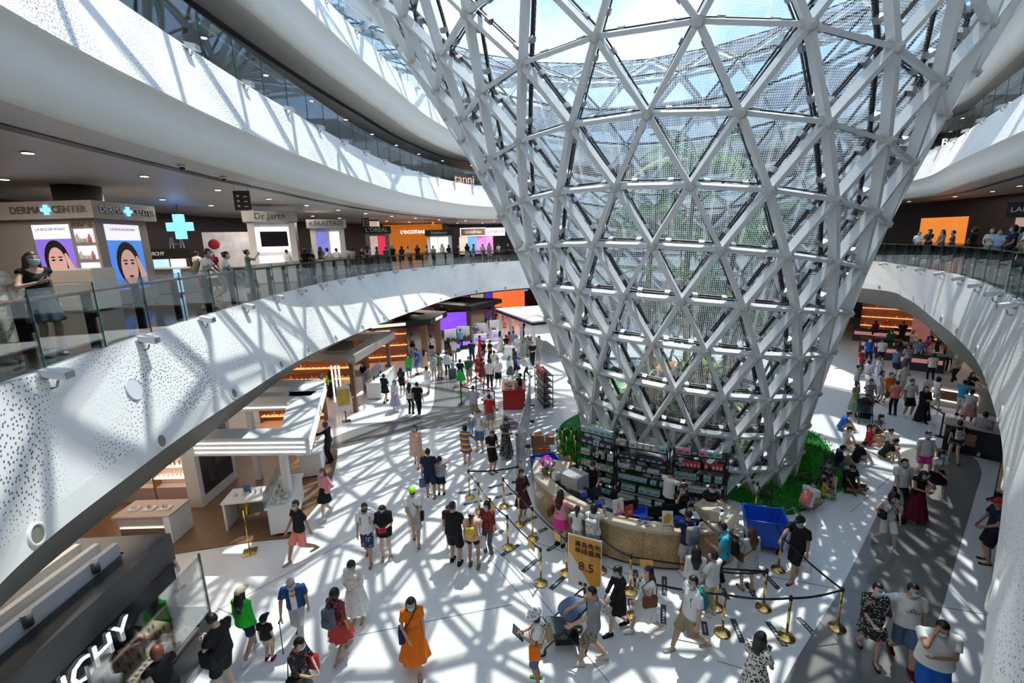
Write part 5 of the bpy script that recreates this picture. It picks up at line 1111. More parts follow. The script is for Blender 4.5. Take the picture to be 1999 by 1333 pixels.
t, J = Pn('person in white t-shirt and grey shorts with hands behind the back and lime cap', 813,1062, 1.72, -8, pose='walk', top=('tee','white'), bot=('bermuda','lgrey'), hl='behind', hr='behind', cap=('cap','lime'), mask=None, shoes=('sandal','black')); bag(t, J, 'black', 'black waist bag of the person with the lime cap', 1, d=(.3,.09,.16), y=-.12)
t, J = Pn('person in black t-shirt and coral shorts striding past the white stall', 592,1090, 1.74, -140, pose='stride', top=('tee','black'), bot=('bermuda','coral'), shoes=('sandal','lgrey'), hl='back', hr='fwd', turn=-.4)
t, J = Pn('person in pink blouse and black skirt with auburn hair, hand on hip', 640,1008, 1.62, -155, pose='walk', top=('half','pink'), bot=('mini','black'), hl='hip', hr='down', hc='red', turn=-.3, **F)
t, J = Pn('person in a peach floral dress with blue mask', 815,908, 1.62, 175, pose='walk', top=('long','floral_peach'), bot=('skirt','floral_peach'), shoes=('sandal','black'), **F); bag(t, J, 'yellow', 'yellow carrier bag of the person in the peach dress', -1, True, (.25,.08,.28))
t, J = Pn('person in navy t-shirt and shorts with an arm round a boy', 841,972, 1.72, 5, top=('tee','navy'), bot=('bermuda','navy'), mask=None, hr='side', pose='rest', shoes=('sandal','brown')); bag(t, J, 'denim', 'blue drawstring bag hanging from the hand of the person in navy', -1, True, (.22,.1,.3))
t, J = Pn('boy in blue striped t-shirt and black shorts', 862,966, 1.34, 3, b='c', top=('tee','stripe_blue'), bot=('bermuda','black'), mask=None, shoes=('sneaker','black')); bag(t, J, 'yellow', 'yellow shoulder bag of the boy in stripes', -1, d=(.2,.07,.16))
t, J = Pn('person in a rainbow striped dress holding a toddler', 911,908, 1.58, 20, b='f', hair='bob', pose='rest', top=('half','rainbow'), bot=('mini','rainbow'), mask=None, hr='chest', shoes=('sandal','peach'))
x, y = G(917,880); person('toddler in white sun hat carried by the person in rainbow stripes', x+.1, y+.1, .85, -30, b='c', top=('tee','skyblue'), bot=('trousers','lblue'), cap=('hat','white'), mask=None, z=.62)
t, J = Pn('person in white t-shirt and blue shorts with a hand at the face', 938,880, 1.7, -165, top=('tee','white'), bot=('bermuda','denim'), hr='face', pose='rest', shoes=('sandal','brown')); backpack(t, J, 'navy', 'navy backpack on the person with a hand at the face', .9)
t, J = Pn('person all in black with a phone beside the first stanchion', 961,922, 1.66, 135, top=('tee','black'), bot=('bermuda','black'), hl='phone', hr='phone', nod=.5, mask=None, shoes=('sandal','black')); phone(t, J, 'phone held beside the first stanchion')
t, J = Pn('person in a long black-and-white floral dress with a phone', 988,892, 1.62, 140, b='f', hair='bun', top=('tee','floral_bw'), bot=('maxi','floral_bw'), hl='phone', hr='phone', nod=.3, shoes=('sandal','white')); phone(t, J, 'phone held by the person in the long floral dress')
Pn('person in red and white shirt and grey shorts beside the partition', 957,840, 1.65, 20, top=('tee','red'), bot=('bermuda','grey'), mask=None)
t, J = Pn('broad person in black t-shirt and black shorts seen from behind at the queue', 889,1100, 1.75, 18, pose='rest', top=('tee','black'), bot=('bermuda','black'), w=1.18, hl='low', hr='low', turn=.5, mask=None, shoes=('sneaker','black'))
t, J = Pn('person in pale pink t-shirt, black shorts and white cap seen from behind', 925,1108, 1.62, 8, b='f', hair='pony', pose='rest', top=('tee','peach'), bot=('hotpants','black'), cap=('cap','white'), hr='reach', mask=None, shoes=('sneaker','slate')); backpack(t, J, 'yellow', 'small yellow backpack on the person in the white cap', .72)
t, J = Pn('person in red-brown blouse and grey trousers with blue mask at the queue', 955,1086, 1.6, -150, b='f', hair='bob', top=('half','floral_red'), bot=('trousers','slate'), hr='low'); bag(t, J, 'white', 'white plastic bag with red print carried at the queue', 1, True, (.3,.1,.34), 'carrier_bag')
Pn('child in red shirt half hidden behind the broad person in black', 880,1066, 1.2, 170, b='c', top=('tee','red'), bot=('shorts','navy'), mask=None)
t, J = Pn('person in dark brown lace dress at the left end of the counter', 1020,1012, 1.6, 135, b='f', hair='bun', top=('half','dbrown'), bot=('skirt','dbrown'), hl='cross', shoes=('sneaker','white'))
t, J = Pn('person in a pink dress with brown bag leaning on the counter', 1093,1066, 1.64, 38, top=('half','pink'), bot=('mini','hotpink'), hl='counter', hr='counter', lean=.1, mask=None, shoes=('sneaker','black'), **F); bag(t, J, 'brown', 'brown shoulder bag on the person in the pink dress', -1, d=(.28,.1,.24), long=False, y=-.08)
Pn('girl in white top and pale shorts at the granite counter', 1127,1078, 1.36, 22, b='f', hair='pony', top=('tee','white'), bot=('shorts','lav'), mask=None, hl='chest', hr='chest', shoes=('sandal','brown'))
t, J = Pn('person in white top and grey skirt with a silver backpack at the counter', 1158,1096, 1.62, 28, b='f', hair='bob', top=('tee','white'), bot=('skirt','grey'), hr='raise', hl='counter', mask=None, shoes=('sandal','brown')); backpack(t, J, 'silver', 'silver backpack worn at the granite counter', .95); phone(t, J, 'phone held up over the counter')
t, J = Pn('shop assistant in black uniform beside the orange advertising board', 1207,1232, 1.6, -105, b='f', hair='bun', pose='walk', top=('long','black'), bot=('mini','black'), hl='low', hr='low', nod=.35, shoes=('sneaker','black')); bag(t, J, 'silver', 'grey printed carrier bag in the hands of the shop assistant', 1, True, (.36,.12,.26), 'carrier_bag')
t, J = Pn('person in grey t-shirt and camouflage shorts pushing the stroller', 1158,1294, 1.74, -85, pose='walk', top=('tee','grey'), bot=('bermuda','camo'), hair='buzz', hl='push', hr='push', nod=.2, mask=None, shoes=('sneaker','cream'))
t, J = Pn('person in grey sun hat and denim overalls with a tablet', 1052,1332, 1.6, -85, b='f', hair='bob', top=('tee','white'), bot=('bermuda','denim'), cap=('hat','silver'), hl='phone', hr='phone', nod=.4, shoes=('sandal','green')); phone(t, J, 'black tablet held by the person in the sun hat', d=(.2,.012,.27)); bag(t, J, 'orange', 'orange and black bag hanging on the denim overalls', -1, d=(.2,.08,.3)); backpack(t, J, 'khaki', 'small khaki backpack on the person in the sun hat', .7)
t, J = Pn('person in sleeveless white top and white skirt with long dark hair', 1262,1236, 1.62, -98, pose='stride', top=('tank','white'), bot=('skirt','white'), hl='low', hr='chest', mask=None, shoes=('sneaker','white'), **F); bag(t, J, 'brown', 'brown leather bag at the side of the person in the white skirt', -1, d=(.3,.1,.24), long=False); phone(t, J, 'black phone in front of the person in the white skirt')
t, J = Pn('person in white and navy polo shirt and khaki shorts', 1345,1270, 1.74, -100, pose='stride', top=('tee','white'), bot=('bermuda','khaki'), w=1.12, turn=-.2, shoes=('sandal','mint')); backpack(t, J, 'teal', 'green backpack on the person in the polo shirt', .9)
t, J = Pn('person in navy t-shirt standing at the counter with a grey backpack', 1340,1122, 1.72, -5, top=('tee','navy'), bot=('bermuda','lgrey'), hl='counter', hr='counter', lean=.12, mask=None); backpack(t, J, 'grey', 'grey backpack worn by the person in navy at the counter', 1.05, 'slate')
t, J = Pn('person in white blouse with long wavy black hair behind the polo shirt', 1352,1192, 1.6, 15, top=('long','white'), bot=('hotpants','lgrey'), mask=None, **F)
Pn('teenager in plain white t-shirt behind the green backpack', 1386,1200, 1.55, -30, top=('tee','white'), bot=('trousers','beige'), hl='phone', hr='phone', mask='w')
t, J = Pn('person in turquoise t-shirt and black trousers checking a phone at the counter', 1407,1150, 1.74, -62, top=('tee','turq'), bot=('trousers','black'), hl='phone', hr='raise', nod=.35, pose='rest'); backpack(t, J, 'black', 'black backpack on the person in turquoise', .95); phone(t, J, 'black phone of the person in turquoise')
t, J = Pn('person in a striped off-shoulder dress seen from behind', 1458,1152, 1.62, -12, top=('half','stripe_bw'), bot=('mini','stripe_bw'), hc='brown', hl='raise', mask=None, pose='rest', shoes=('sandal','brown'), w=1.08, **F); bag(t, J, 'brown', 'brown round bag of the person in the striped dress', -1, d=(.2,.09,.2))
t, J = Pn('teenager in black cap, black t-shirt and black shorts by the blue trolley', 1550,1128, 1.66, -118, pose='walk', top=('tee','black'), bot=('bermuda','black'), cap=('cap','black'), hr='reach', hl='down', shoes=('sandal','maroon')); bag(t, J, 'white', 'translucent plastic bag in the hand of the teenager in black', -1, True, (.24,.1,.26), 'carrier_bag')
t, J = Pn('person with long wavy black hair in leopard-print dress holding a phone', 1468,1392, 1.62, 55, top=('tee','floral_wb'), bot=('midi','floral_wb'), hl='low', hr='phone', nod=.3, mask=None, **F); phone(t, J, 'white phone of the person in the leopard-print dress', col='white')
t, J = Pn('person in a black floral dress with an arm round the shoulders', 1692,1278, 1.62, -160, b='f', hair='short', pose='walk', top=('half','floral_bw'), bot=('mini','floral_bw'), hl='low', hr='low', turn=-.3, shoes=('sandal','black'), w=1.08); phone(t, J, 'white phone of the person in the black floral dress', col='white')
t, J = Pn('person in white t-shirt with black trefoil print and denim shorts', 1756,1292, 1.74, -160, pose='walk', top=('tee','white'), bot=('bermuda','denim'), hr='side', turn=-.4, shoes=('sneaker','maroon'), w=1.1)
pr = thing('shirt_print', 'x', 'print'); bpy.data.objects.remove(pr)
ink = mat('print_black', (.02,.02,.02), .6)
def on_chest(t, J, obs, dz=0., dy=.132):
    for o in obs: o.parent = t; o.matrix_local = Matrix.Translation((0, J['chest'][1]+dy*1.03, J['chest'][2]+dz)) @ Matrix.Rotation(PI, 4, 'Z') @ o.matrix_local
def trefoil():
    mb = MB()
    for a, s in ((0,1.),(-.75,.9),(.75,.9)):
        p = [(sin(a)*.02,.0,cos(a)*.02)]; 
        for u in (-1,-.5,0,.5,1): r = .085*s*(1-.35*u*u); p.append((sin(a+u*.22)*r, 0, cos(a+u*.22)*r))
        mb.add([(x, -.004, z) for x, y, z in p], [tuple(range(len(p)))])
    o = mb.obj('trefoil_print', ink, t); q = text('adidas', .085, ink, t, (0,-.004,-.055), depth=.002, name='lettering_print'); return [o, q]
on_chest(t, J, trefoil(), -.05, .137)
t, J = Pn('heavy person in white t-shirt and bright blue shorts with phone at the ear', 1806,1378, 1.78, -155, top=('tee','white'), bot=('bermuda','blue'), w=1.38, hr='face', hl='cross', nod=.3, skin=1)
t, J = Pn('person all in white with black shoulder bags, walking towards the viewer', 1724,1066, 1.62, 178, b='f', hair='bob', pose='walk', top=('tank','white'), bot=('bermuda','white'), hl='low', hr='hip', nod=.4, mask=None); bag(t, J, 'black', 'black square shoulder bag of the person all in white', -1, d=(.28,.1,.2), y=.12); bag(t, J, 'black', 'black soft tote on the arm of the person all in white', 1, d=(.22,.1,.22), long=False)
t, J = Pn('person in white t-shirt and black trousers with one arm out', 1750,1000, 1.72, -175, pose='walk', top=('tee','white'), bot=('trousers','black'), hr='fwd')
t, J = Pn('person in black top and long maroon skirt reading a phone', 1783,1016, 1.6, 178, top=('tank','black'), bot=('maxi','maroon'), hl='phone', hr='phone', nod=.5, shoes=('sandal','white'), **F); phone(t, J, 'phone of the person in the maroon skirt')
Pn('person in white t-shirt and hot pink shorts', 1797,935, 1.72, -175, pose='walk', top=('tee','white'), bot=('shorts','hotpink'), hl='low')
t, J = Pn('person in white t-shirt and short black skirt beside the maroon skirt', 1822,972, 1.6, 180, b='f', hair='bob', pose='walk', top=('tee','white'), bot=('mini','black'), hl='low', hr='low'); bag(t, J, 'black', 'small black bag of the person beside the maroon skirt', 1, d=(.2,.08,.15))
t, J = Pn('person in dark navy clothes and red cap at the right-hand wall', 1928,1098, 1.74, -70, pose='rest', top=('tee','navy'), bot=('bermuda','black'), cap=('cap','red'), hl='low', hr='low', mask=None, shoes=('sandal','black'))
t, J = Pn('person in floral backpack and denim shorts walking away on the right', 1860,902, 1.6, 30, b='f', hair='bun', pose='walk', top=('tee','black'), bot=('hotpants','denim'), mask=None, shoes=('sandal','brown')); backpack(t, J, 'floral_wb', 'white floral backpack near the dark display panel', .85)
Pn('blurred person in light grey t-shirt by the dark display panel', 1908,888, 1.68, 60, pose='walk', top=('tee','lgrey'), bot=('bermuda','lgrey'), mask=None)
# staff behind the counter
SB = dict(top=('tee','black'), bot=('trousers','black'), shoes=('sneaker','black'))
Pn('cashier in black bending over the left end of the desk', 1160,988, 1.6, -150, b='f', hair='bun', lean=.35, hl='counter', hr='counter', mask='w', **SB)
Pn('second cashier in black standing by the tall rack', 1172,962, 1.62, -170, b='f', hair='bob', mask='w', **SB)
Pn('worker in white shirt stacking the middle rack', 1303,1022, 1.7, 60, top=('tee','white'), bot=('trousers','black'), hl='reach', hr='reach', nod=.3, mask=None)
Pn('cashier in black with a hand at the ear behind the orange sign', 1326,1052, 1.6, 175, b='f', hair='short', hr='face', **SB)
Pn('cashier in black looking down beside the red cartons', 1383,1046, 1.6, -170, b='f', hair='bun', hl='counter', hr='low', nod=.35, **SB)
# sitting on the floor along the grass
def S(label, px, py, a, **k): return Pn(label, px, py, k.pop('H', 1.66), a, **k)
t, J = S('seated person in white t-shirt with an orange backpack, bent forward', 1572,1000, 60, pose='squat', top=('tee','white'), bot=('bermuda','grey'), hl='lap', hr='lap', lean=.5, nod=.4, mask=None); backpack(t, J, 'coral', 'orange backpack on the bent seated person', .95, lean=.5)
S('small child in yellow shirt sitting beside the orange backpack', 1608,968, 120, H=1.15, b='c', pose='sit', top=('tee','yellow'), bot=('shorts','beige'), hl='lap', hr='lap', mask=None)
S('seated person in black-and-white patterned dress', 1612,945, -160, b='f', hair='bun', pose='kneesup', top=('half','floral_bw'), bot=('skirt','floral_bw'), hl='lap', hr='lap', nod=.3)
S('person in black t-shirt sitting cross-legged', 1655,952, 175, pose='sit', top=('tee','black'), bot=('bermuda','black'), hl='lap', hr='lap', nod=.5, mask='b', skin=3, w=1.1, shoes=('sandal','black'))
S('person in navy t-shirt sitting behind the cross-legged person', 1635,912, 120, pose='kneesup', top=('tee','navy'), bot=('bermuda','denim'), hl='lap', hr='lap', nod=.5)
S('person in black sitting with knees up beside blue slippers', 1668,902, 100, pose='kneesup', top=('tee','black'), bot=('bermuda','slate'), hl='lap', hr='lap', nod=.55, lean=.3)
S('person in white t-shirt sitting by the grass edge', 1650,872, 150, pose='sit', top=('tee','white'), bot=('bermuda','beige'), hl='lap', hr='lap', nod=.4, mask=None)
S('person in red t-shirt sitting on the floor', 1694,868, 130, b='f', hair='pony', pose='kneesup', top=('tee','red'), bot=('bermuda','red'), hl='lap', hr='lap', nod=.3)
S('person in black sitting with head bowed in khaki trousers', 1722,893, 110, pose='kneesup', top=('tee','black'), bot=('trousers','khaki'), hl='lap', hr='lap', lean=.45, nod=.5, mask=None)
S('person in white t-shirt sitting behind the bowed person', 1740,872, -120, pose='sit', top=('tee','white'), bot=('bermuda','grey'), hl='lap', hr='lap', lean=.3, nod=.5, mask=None)
S('person in royal blue t-shirt sitting against the lattice', 1640,838, 120, pose='kneesup', top=('tee','blue'), bot=('trousers','khaki'), hl='lap', hr='lap', lean=.3, nod=.4, mask=None)
S('person in dark top sitting behind the red t-shirt', 1712,846, 160, b='f', hair='bob', pose='sit', top=('tee','slate'), bot=('bermuda','black'), hl='lap', hr='lap', nod=.4)
# right background
RB = [('patterned grey-green dress with arms at the sides',1665,812,1.6,160,'f','bob',('tee','floral_green'),('midi','floral_green'),'down'),('black and white striped t-shirt and khaki shorts',1692,808,1.68,170,'m','short',('tee','stripe_wide'),('bermuda','khaki'),'low'),('orange t-shirt and brown shorts with folded arms',1731,792,1.66,175,'m','short',('tee','orange'),('bermuda','brown'),'cross'),('coral shirt and black trousers seen from behind',1742,810,1.62,20,'f','short',('tee','coral'),('trousers','black'),'low'),('white t-shirt and black shorts with a phone, centre of the right aisle',1770,812,1.74,180,'m','short',('tee','white'),('bermuda','black'),'phone'),('long black dress beside the black queue post',1798,822,1.62,-160,'f','long',('long','black'),('maxi','black'),'phone'),('white shirt and camera behind the orange t-shirt',1756,775,1.66,170,'m','short',('tee','white'),('bermuda','beige'),'chest'),('white sleeveless top with long hair',1714,785,1.6,150,'f','long',('tank','white'),('skirt','lgrey'),'low'),('white outfit turned away near the queue post',1822,800,1.62,100,'f','bob',('tee','white'),('trousers','cream'),'low'),('turquoise vest leaning over the dark counter',1872,812,1.65,70,'m','short',('tank','turq'),('bermuda','white'),'reach'),('white top with black strap beside the turquoise vest',1885,832,1.6,60,'f','bun',('tee','white'),('skirt','pink'),'reach'),
 ('royal blue t-shirt near the lattice edge',1692,712,1.72,-170,'m','short',('tee','blue'),('trousers','navy'),'down'),('white t-shirt and dark backpack',1717,712,1.66,20,'m','short',('tee','white'),('bermuda','navy'),'low'),('bold black and white stripes seen from behind',1768,728,1.7,10,'m','short',('tee','stripe_wide'),('bermuda','slate'),'low'),('light blue shirt and dark trousers',1788,715,1.7,30,'m','short',('tee','lblue'),('trousers','black'),'low'),('magenta blouse and white skirt',1806,705,1.62,170,'f','bob',('tee','magenta'),('skirt','white'),'low'),('white t-shirt with shoulder strap in the dark aisle',1815,745,1.62,20,'f','bob',('tee','white'),('trousers','black'),'low'),('navy t-shirt bending towards a counter',1745,735,1.68,60,'m','short',('tee','denim'),('bermuda','navy'),'reach'),('red and navy jacket by the lattice edge',1676,735,1.66,150,'m','short',('tee','red'),('trousers','slate'),'low'),('lilac blouse by the lattice edge',1690,760,1.6,90,'f','bun',('tee','lav'),('shorts','white'),'low'),('white cap and white t-shirt',1712,750,1.6,160,'f','bob',('tee','white'),('skirt','lblue'),'low'),('cream blouse far back',1778,690,1.62,-170,'f','long',('tee','cream'),('trousers','grey'),'low'),('orange top far back by the pillar',1842,705,1.6,170,'f','bob',('tee','orange'),('trousers','black'),'low'),('dark olive shirt far back',1735,690,1.68,10,'m','short',('tee','dgreen'),('trousers','black'),'low'),('grey t-shirt bending by the lattice',1668,772,1.62,120,'m','short',('tee','lgrey'),('bermuda','slate'),'reach'),
 ('maroon top in the dim shop',1705,668,1.65,20,'f','bob',('tee','maroon'),('trousers','black'),'low'),('dark red shirt in the dim shop',1725,662,1.68,160,'m','short',('tee','red'),('trousers','black'),'low'),('black clothes in the dim shop aisle',1758,672,1.7,30,'m','short',('tee','black'),('trousers','black'),'low'),('brown jacket in the dim shop',1790,668,1.66,-150,'m','short',('tee','brown'),('trousers','black'),'low'),('purple blouse in the dim shop',1812,680,1.62,150,'f','long',('tee','purple'),('skirt','black'),'low'),('slate shirt in the dim shop',1830,690,1.68,-20,'m','short',('tee','slate'),('trousers','black'),'low'),('pale grey blouse in the dim shop',1850,725,1.62,60,'f','bun',('tee','lgrey'),('trousers','navy'),'low'),('khaki vest in the dim shop',1862,748,1.66,-100,'m','short',('tee','khaki'),('trousers','black'),'low'),('dark blouse behind the cosmetics counter',1888,790,1.62,180,'f','long',('tee','dbrown'),('trousers','black'),'reach')]
POSES = ['stand','rest','walk']
def crowd(L, res, pre='person in '):
    for k, (d, px, py, H, a, b, hair, top, bot, hands) in enumerate(L):
        H = {0: 1.6, 1: 1.66, 2: 1.72}[min(2, max(0, int((H-1.57)/.06)))]
        x, y = G(px, py); person(pre+d, x, y, H, a, POSES[k % 3], top, bot, hair, b, hl=hands, hr=hands if k % 2 else 'down', res=res, mask='b' if k % 3 else 'w', shoes=('sneaker', ['white','black'][k % 2]))
crowd(RB, 1.5)
LB = [('lime green top and teal shorts',800,741,1.6,178,'f','bob',('tee','green'),('shorts','teal'),'low'),('blue t-shirt and denim shorts beside the lime green top',816,731,1.72,-120,'m','short',('tee','blue'),('bermuda','denim'),'low'),('peach sleeveless dress with long hair',830,727,1.6,10,'f','long',('tank','peach'),('midi','peach'),'low'),('green floral shirt and beige shorts',859,739,1.68,20,'m','short',('tee','floral_green'),('bermuda','beige'),'low'),('white shirt and black trousers pulling a suitcase',874,737,1.68,10,'f','short',('long','white'),('trousers','black'),'low'),('black top and long bright green skirt',900,752,1.62,5,'f','bun',('tee','black'),('midi','green'),'low'),('dark green t-shirt and khaki shorts',917,749,1.66,178,'m','short',('tee','dgreen'),('bermuda','khaki'),'low'),('white t-shirt and black trousers with grey backpack',956,759,1.74,10,'m','short',('tee','white'),('trousers','black'),'low'),('white t-shirt and black shorts in the red-belt queue',973,754,1.72,170,'m','short',('tee','white'),('bermuda','black'),'low'),('long red dress with one arm out',938,699,1.66,60,'f','bun',('tank','red'),('maxi','red'),'reach'),('navy t-shirt seen from behind beside the red dress',922,712,1.72,5,'m','short',('tee','navy'),('trousers','black'),'low'),('light blue cleaner uniform with a broom',900,682,1.68,5,'m','short',('tee','skyblue'),('trousers','black'),'low'),('brown dungarees and black top',878,703,1.62,20,'f','bob',('tee','black'),('midi','brown'),'low'),('pale green shirt and long trousers',887,706,1.66,10,'m','short',('tee','cream'),('trousers','floral_green'),'low'),('black t-shirt and denim shorts in the crowd',945,710,1.66,-150,'f','bob',('tee','black'),('shorts','denim'),'low'),('black clothes behind the red dress',958,712,1.72,-120,'m','short',('tee','black'),('trousers','black'),'low'),('long cream dress',977,686,1.62,20,'f','long',('tank','cream'),('maxi','cream'),'low'),('black dress with white hem',989,695,1.62,10,'f','bob',('tee','black'),('skirt','black'),'low'),('light blue t-shirt and beige shorts',1003,690,1.72,10,'m','short',('tee','lblue'),('bermuda','beige'),'low'),('white t-shirt boy near the lattice',1011,700,1.66,-160,'m','short',('tee','white'),('bermuda','white'),'low'),('black t-shirt standing by the white canopy',1040,716,1.72,-170,'m','short',('tee','black'),('trousers','black'),'phone'),
 ('lavender polo and khaki shorts with shoulder bag',926,822,1.7,10,'m','buzz',('tee','lav'),('bermuda','khaki'),'low'),('white t-shirt teenager near the partition',956,826,1.6,170,'m','short',('tee','white'),('bermuda','slate'),'low'),('white shirt and black floral backpack',836,768,1.62,10,'f','bob',('tee','white'),('shorts','white'),'low'),('white top and short black skirt by the dark stall',843,694,1.62,20,'f','bob',('tee','white'),('mini','black'),'low'),('long white trousers suit',857,684,1.66,180,'f','bob',('long','white'),('pants','white'),'low'),('black t-shirt and black trousers with white back print',818,812,1.76,5,'m','short',('tee','black'),('trousers','black'),'down'),('white top, black trousers and long hair beside the black t-shirt',803,808,1.62,15,'f','long',('tee','white'),('trousers','black'),'down'),('pale pink skirt and white cardigan',774,802,1.62,-165,'f','long',('long','white'),('midi','lav'),'low'),('black t-shirt dress with pink bag',753,786,1.62,20,'f','bun',('big','black'),('mini','black'),'low'),('black t-shirt and shorts with hair down',786,772,1.62,10,'f','long',('tee','black'),('shorts','black'),'low'),('black dress at the white mirror counter',713,762,1.66,-150,'f','long',('tee','black'),('maxi','black'),'low'),('black pinafore and lime sleeves in the brown stall',649,778,1.62,-20,'f','long',('long','lime'),('maxi','black'),'low'),('yellow long dress in the far crowd',958,650,1.62,170,'f','long',('tee','gold'),('maxi','gold'),'low'),('white dress beside the yellow dress',950,655,1.62,20,'f','long',('tank','white'),('maxi','white'),'low'),('black t-shirt beside the yellow dress',966,640,1.72,10,'m','short',('tee','black'),('trousers','black'),'low'),('white shirt and glasses in the far crowd',943,665,1.66,-170,'m','short',('tee','white'),('trousers','grey'),'low'),('grey outfit by the purple screen',893,655,1.66,10,'m','short',('tee','grey'),('trousers','black'),'low'),('dark t-shirt near the blue-lit stand',930,672,1.66,170,'m','short',('tee','slate'),('bermuda','black'),'low'),('orange-brown shirt beside the light blue t-shirt',995,690,1.66,-30,'f','bob',('tee','coral'),('shorts','beige'),'low'),('blue blouse at the tasting table',1008,735,1.62,60,'f','long',('tee','blue'),('skirt','navy'),'reach'),('white blouse bending over the tasting table',1030,740,1.62,-100,'f','bun',('tee','white'),('trousers','black'),'reach'),('brown top at the tasting table',1004,728,1.6,80,'f','bob',('tee','brown'),('trousers','black'),'reach'),('black uniform behind the red counter',1016,790,1.64,-100,'f','bun',('tee','black'),('trousers','black'),'reach'),('grey outfit beside the lattice foot',1053,700,1.66,-160,'f','bob',('tee','lgrey'),('trousers','lgrey'),'low'),('dark shirt walking by the white canopy',1020,664,1.7,170,'m','short',('tee','black'),('trousers','black'),'low'),('beige shirt near the white canopy',1000,655,1.66,20,'m','short',('tee','beige'),('trousers','slate'),'low'),('white blouse in the brown stall doorway',806,690,1.62,150,'f','bob',('tee','cream'),('mini','black'),'low'),('black outfit in the brown stall',776,690,1.66,30,'m','short',('tee','black'),('trousers','black'),'low'),('orange blouse in the brown stall',760,665,1.62,120,'f','long',('tee','orange'),('trousers','brown'),'low'),('patterned shirt and strap bag by the suitcase',848,742,1.66,170,'f','bob',('tee','floral_wb'),('shorts','beige'),'low'),('pink t-shirt near the purple screen',985,640,1.62,20,'f','bob',('tee','pink'),('shorts','white'),'low'),('teal t-shirt far down the aisle',915,640,1.68,10,'m','short',('tee','teal'),('trousers','black'),'low'),('red t-shirt child in the red-belt queue',934,742,1.6,170,'f','bob',('tee','red'),('mini','red'),'low'),('straw hat and flowered dress by the red-belt queue',942,750,1.6,20,'f','bob',('tee','floral_red'),('skirt','floral_red'),'low'),('cream t-shirt behind the red-belt queue',966,735,1.68,10,'m','short',('tee','cream'),('trousers','slate'),'low'),('slate dress behind the red-belt queue',996,745,1.6,150,'f','long',('tee','white'),('skirt','slate'),'low')]
crowd(LB, 1.5)
# stall staff and left-hand figures
Pn('shop assistant in black suit with auburn bun at the white makeup stand', 646,902, 1.64, -85, b='f', hair='bun', hc='red', top=('long','black'), bot=('trousers','black'), hl='reach', hr='counter', nod=.3, shoes=('sneaker','black'))
t, J = Pn('person in dark vest and white shorts with long hair by the dark canopy stall', 342,1166, 1.66, 5, pose='walk', top=('tank','slate'), bot=('shorts','white'), mask=None, shoes=('sandal','coral'), **F)
Pn('little girl in white dress and pink shoes by the dark canopy stall', 322,1190, 1.12, -20, b='c', hair='bun', pose='walk', top=('tank','white'), bot=('skirt','white'), mask=None, shoes=('sneaker','hotpink'))
Pn('person with auburn hair bending over the makeup stand at the lower left', 345,1420, 1.62, -60, b='f', hair='bob', hc='red', top=('tee','black'), bot=('trousers','black'), lean=.2, hl='counter', hr='counter', mask=None)
# second-floor balcony ----------------------------------------------------
def P2(label, px, D, H, a, **k):
    u = (px-999.5)/FPX; h = math.hypot(u, .98); return person(label, u/h*D, .98/h*D, H, a, z=Z2-.02, **k)
P2('person in floral dress on the balcony at the left picture edge', 22, 10.3, 1.62, 95, b='f', hair='long', top=('tee','floral_cream'), bot=('midi','floral_cream'), hl='low', hr='low', shoes=('sneaker','white'))
t, J = P2('person in black off-shoulder top and grey skirt on the balcony with a phone', 104, 10.4, 1.66, 110, b='f', hair='long', hc='brown', top=('tank','black'), bot=('mini','slate'), hl='down', hr='chest', shoes=('sneaker','white'))
t, J = P2('person in white shirt and red shorts leaning on the balcony rail', 418, 15.6, 1.7, 70, b='m', top=('tee','white'), bot=('shorts','red'), hl='counter', hr='counter', lean=.35, pose='rest'); backpack(t, J, 'khaki', 'pale green backpack of the person leaning on the rail', .95, lean=.35)
P2('person in pale blouse and denim shorts leaning on the balcony rail', 455, 16.4, 1.64, 60, b='f', hair='bun', top=('tee','white'), bot=('hotpants','lblue'), hl='counter', hr='counter', lean=.3, pose='stride')
P2('person in green floral dress raising a phone on the balcony', 507, 21.5, 1.64, 60, b='f', hair='bun', top=('half','floral_green'), bot=('maxi','floral_green'), hl='raise', hr='raise')
P2('person in grey t-shirt before the black shop wall', 352, 26, 1.68, 20, top=('tee','grey'), bot=('bermuda','slate'), mask=None)
P2('person in red t-shirt before the black shop wall', 378, 26.5, 1.64, 30, b='f', hair='bun', top=('tee','red'), bot=('shorts','white'), mask=None)
P2('person in white top with a bag near the floral wall', 413, 25, 1.64, 10, b='f', hair='bun', top=('tee','white'), bot=('trousers','black'), mask=None)
P2('person in maroon top near the floral wall', 442, 24, 1.62, 140, b='f', hair='long', top=('tee','maroon'), bot=('skirt','white'))
B2 = ['white t-shirt and jeans','orange dress','black t-shirt and white print','black shirt and dark trousers','black outfit holding a bag','white blouse with a backpack','white top and denim shorts','white t-shirt and long skirt','pale shirt bending forward','black t-shirt looking down','grey t-shirt at the make-up island','teal top with white bag','slate dress','black shirt with cap','navy outfit','white top and black shorts','black coat and white bag','long grey dress','grey t-shirt and dark trousers','beige skirt','black t-shirt and grey shorts','black top beside the pillar','white skirt and black top','mustard yellow top','cream blouse','pale dress','white blouse bending','dark shirt by the lattice']
c2 = [('white','lblue'),('orange','orange'),('black','black'),('black','navy'),('slate','black'),('white','black'),('white','denim'),('white','lgrey'),('cream','slate'),('black','grey'),('lgrey','black'),('teal','teal'),('slate','slate'),('black','black'),('navy','navy'),('white','black'),('black','black'),('grey','grey'),('grey','black'),('cream','beige'),('black','grey'),('black','slate'),('black','white'),('gold','white'),('cream','cream'),('lav','lav'),('white','black'),('black','black')]
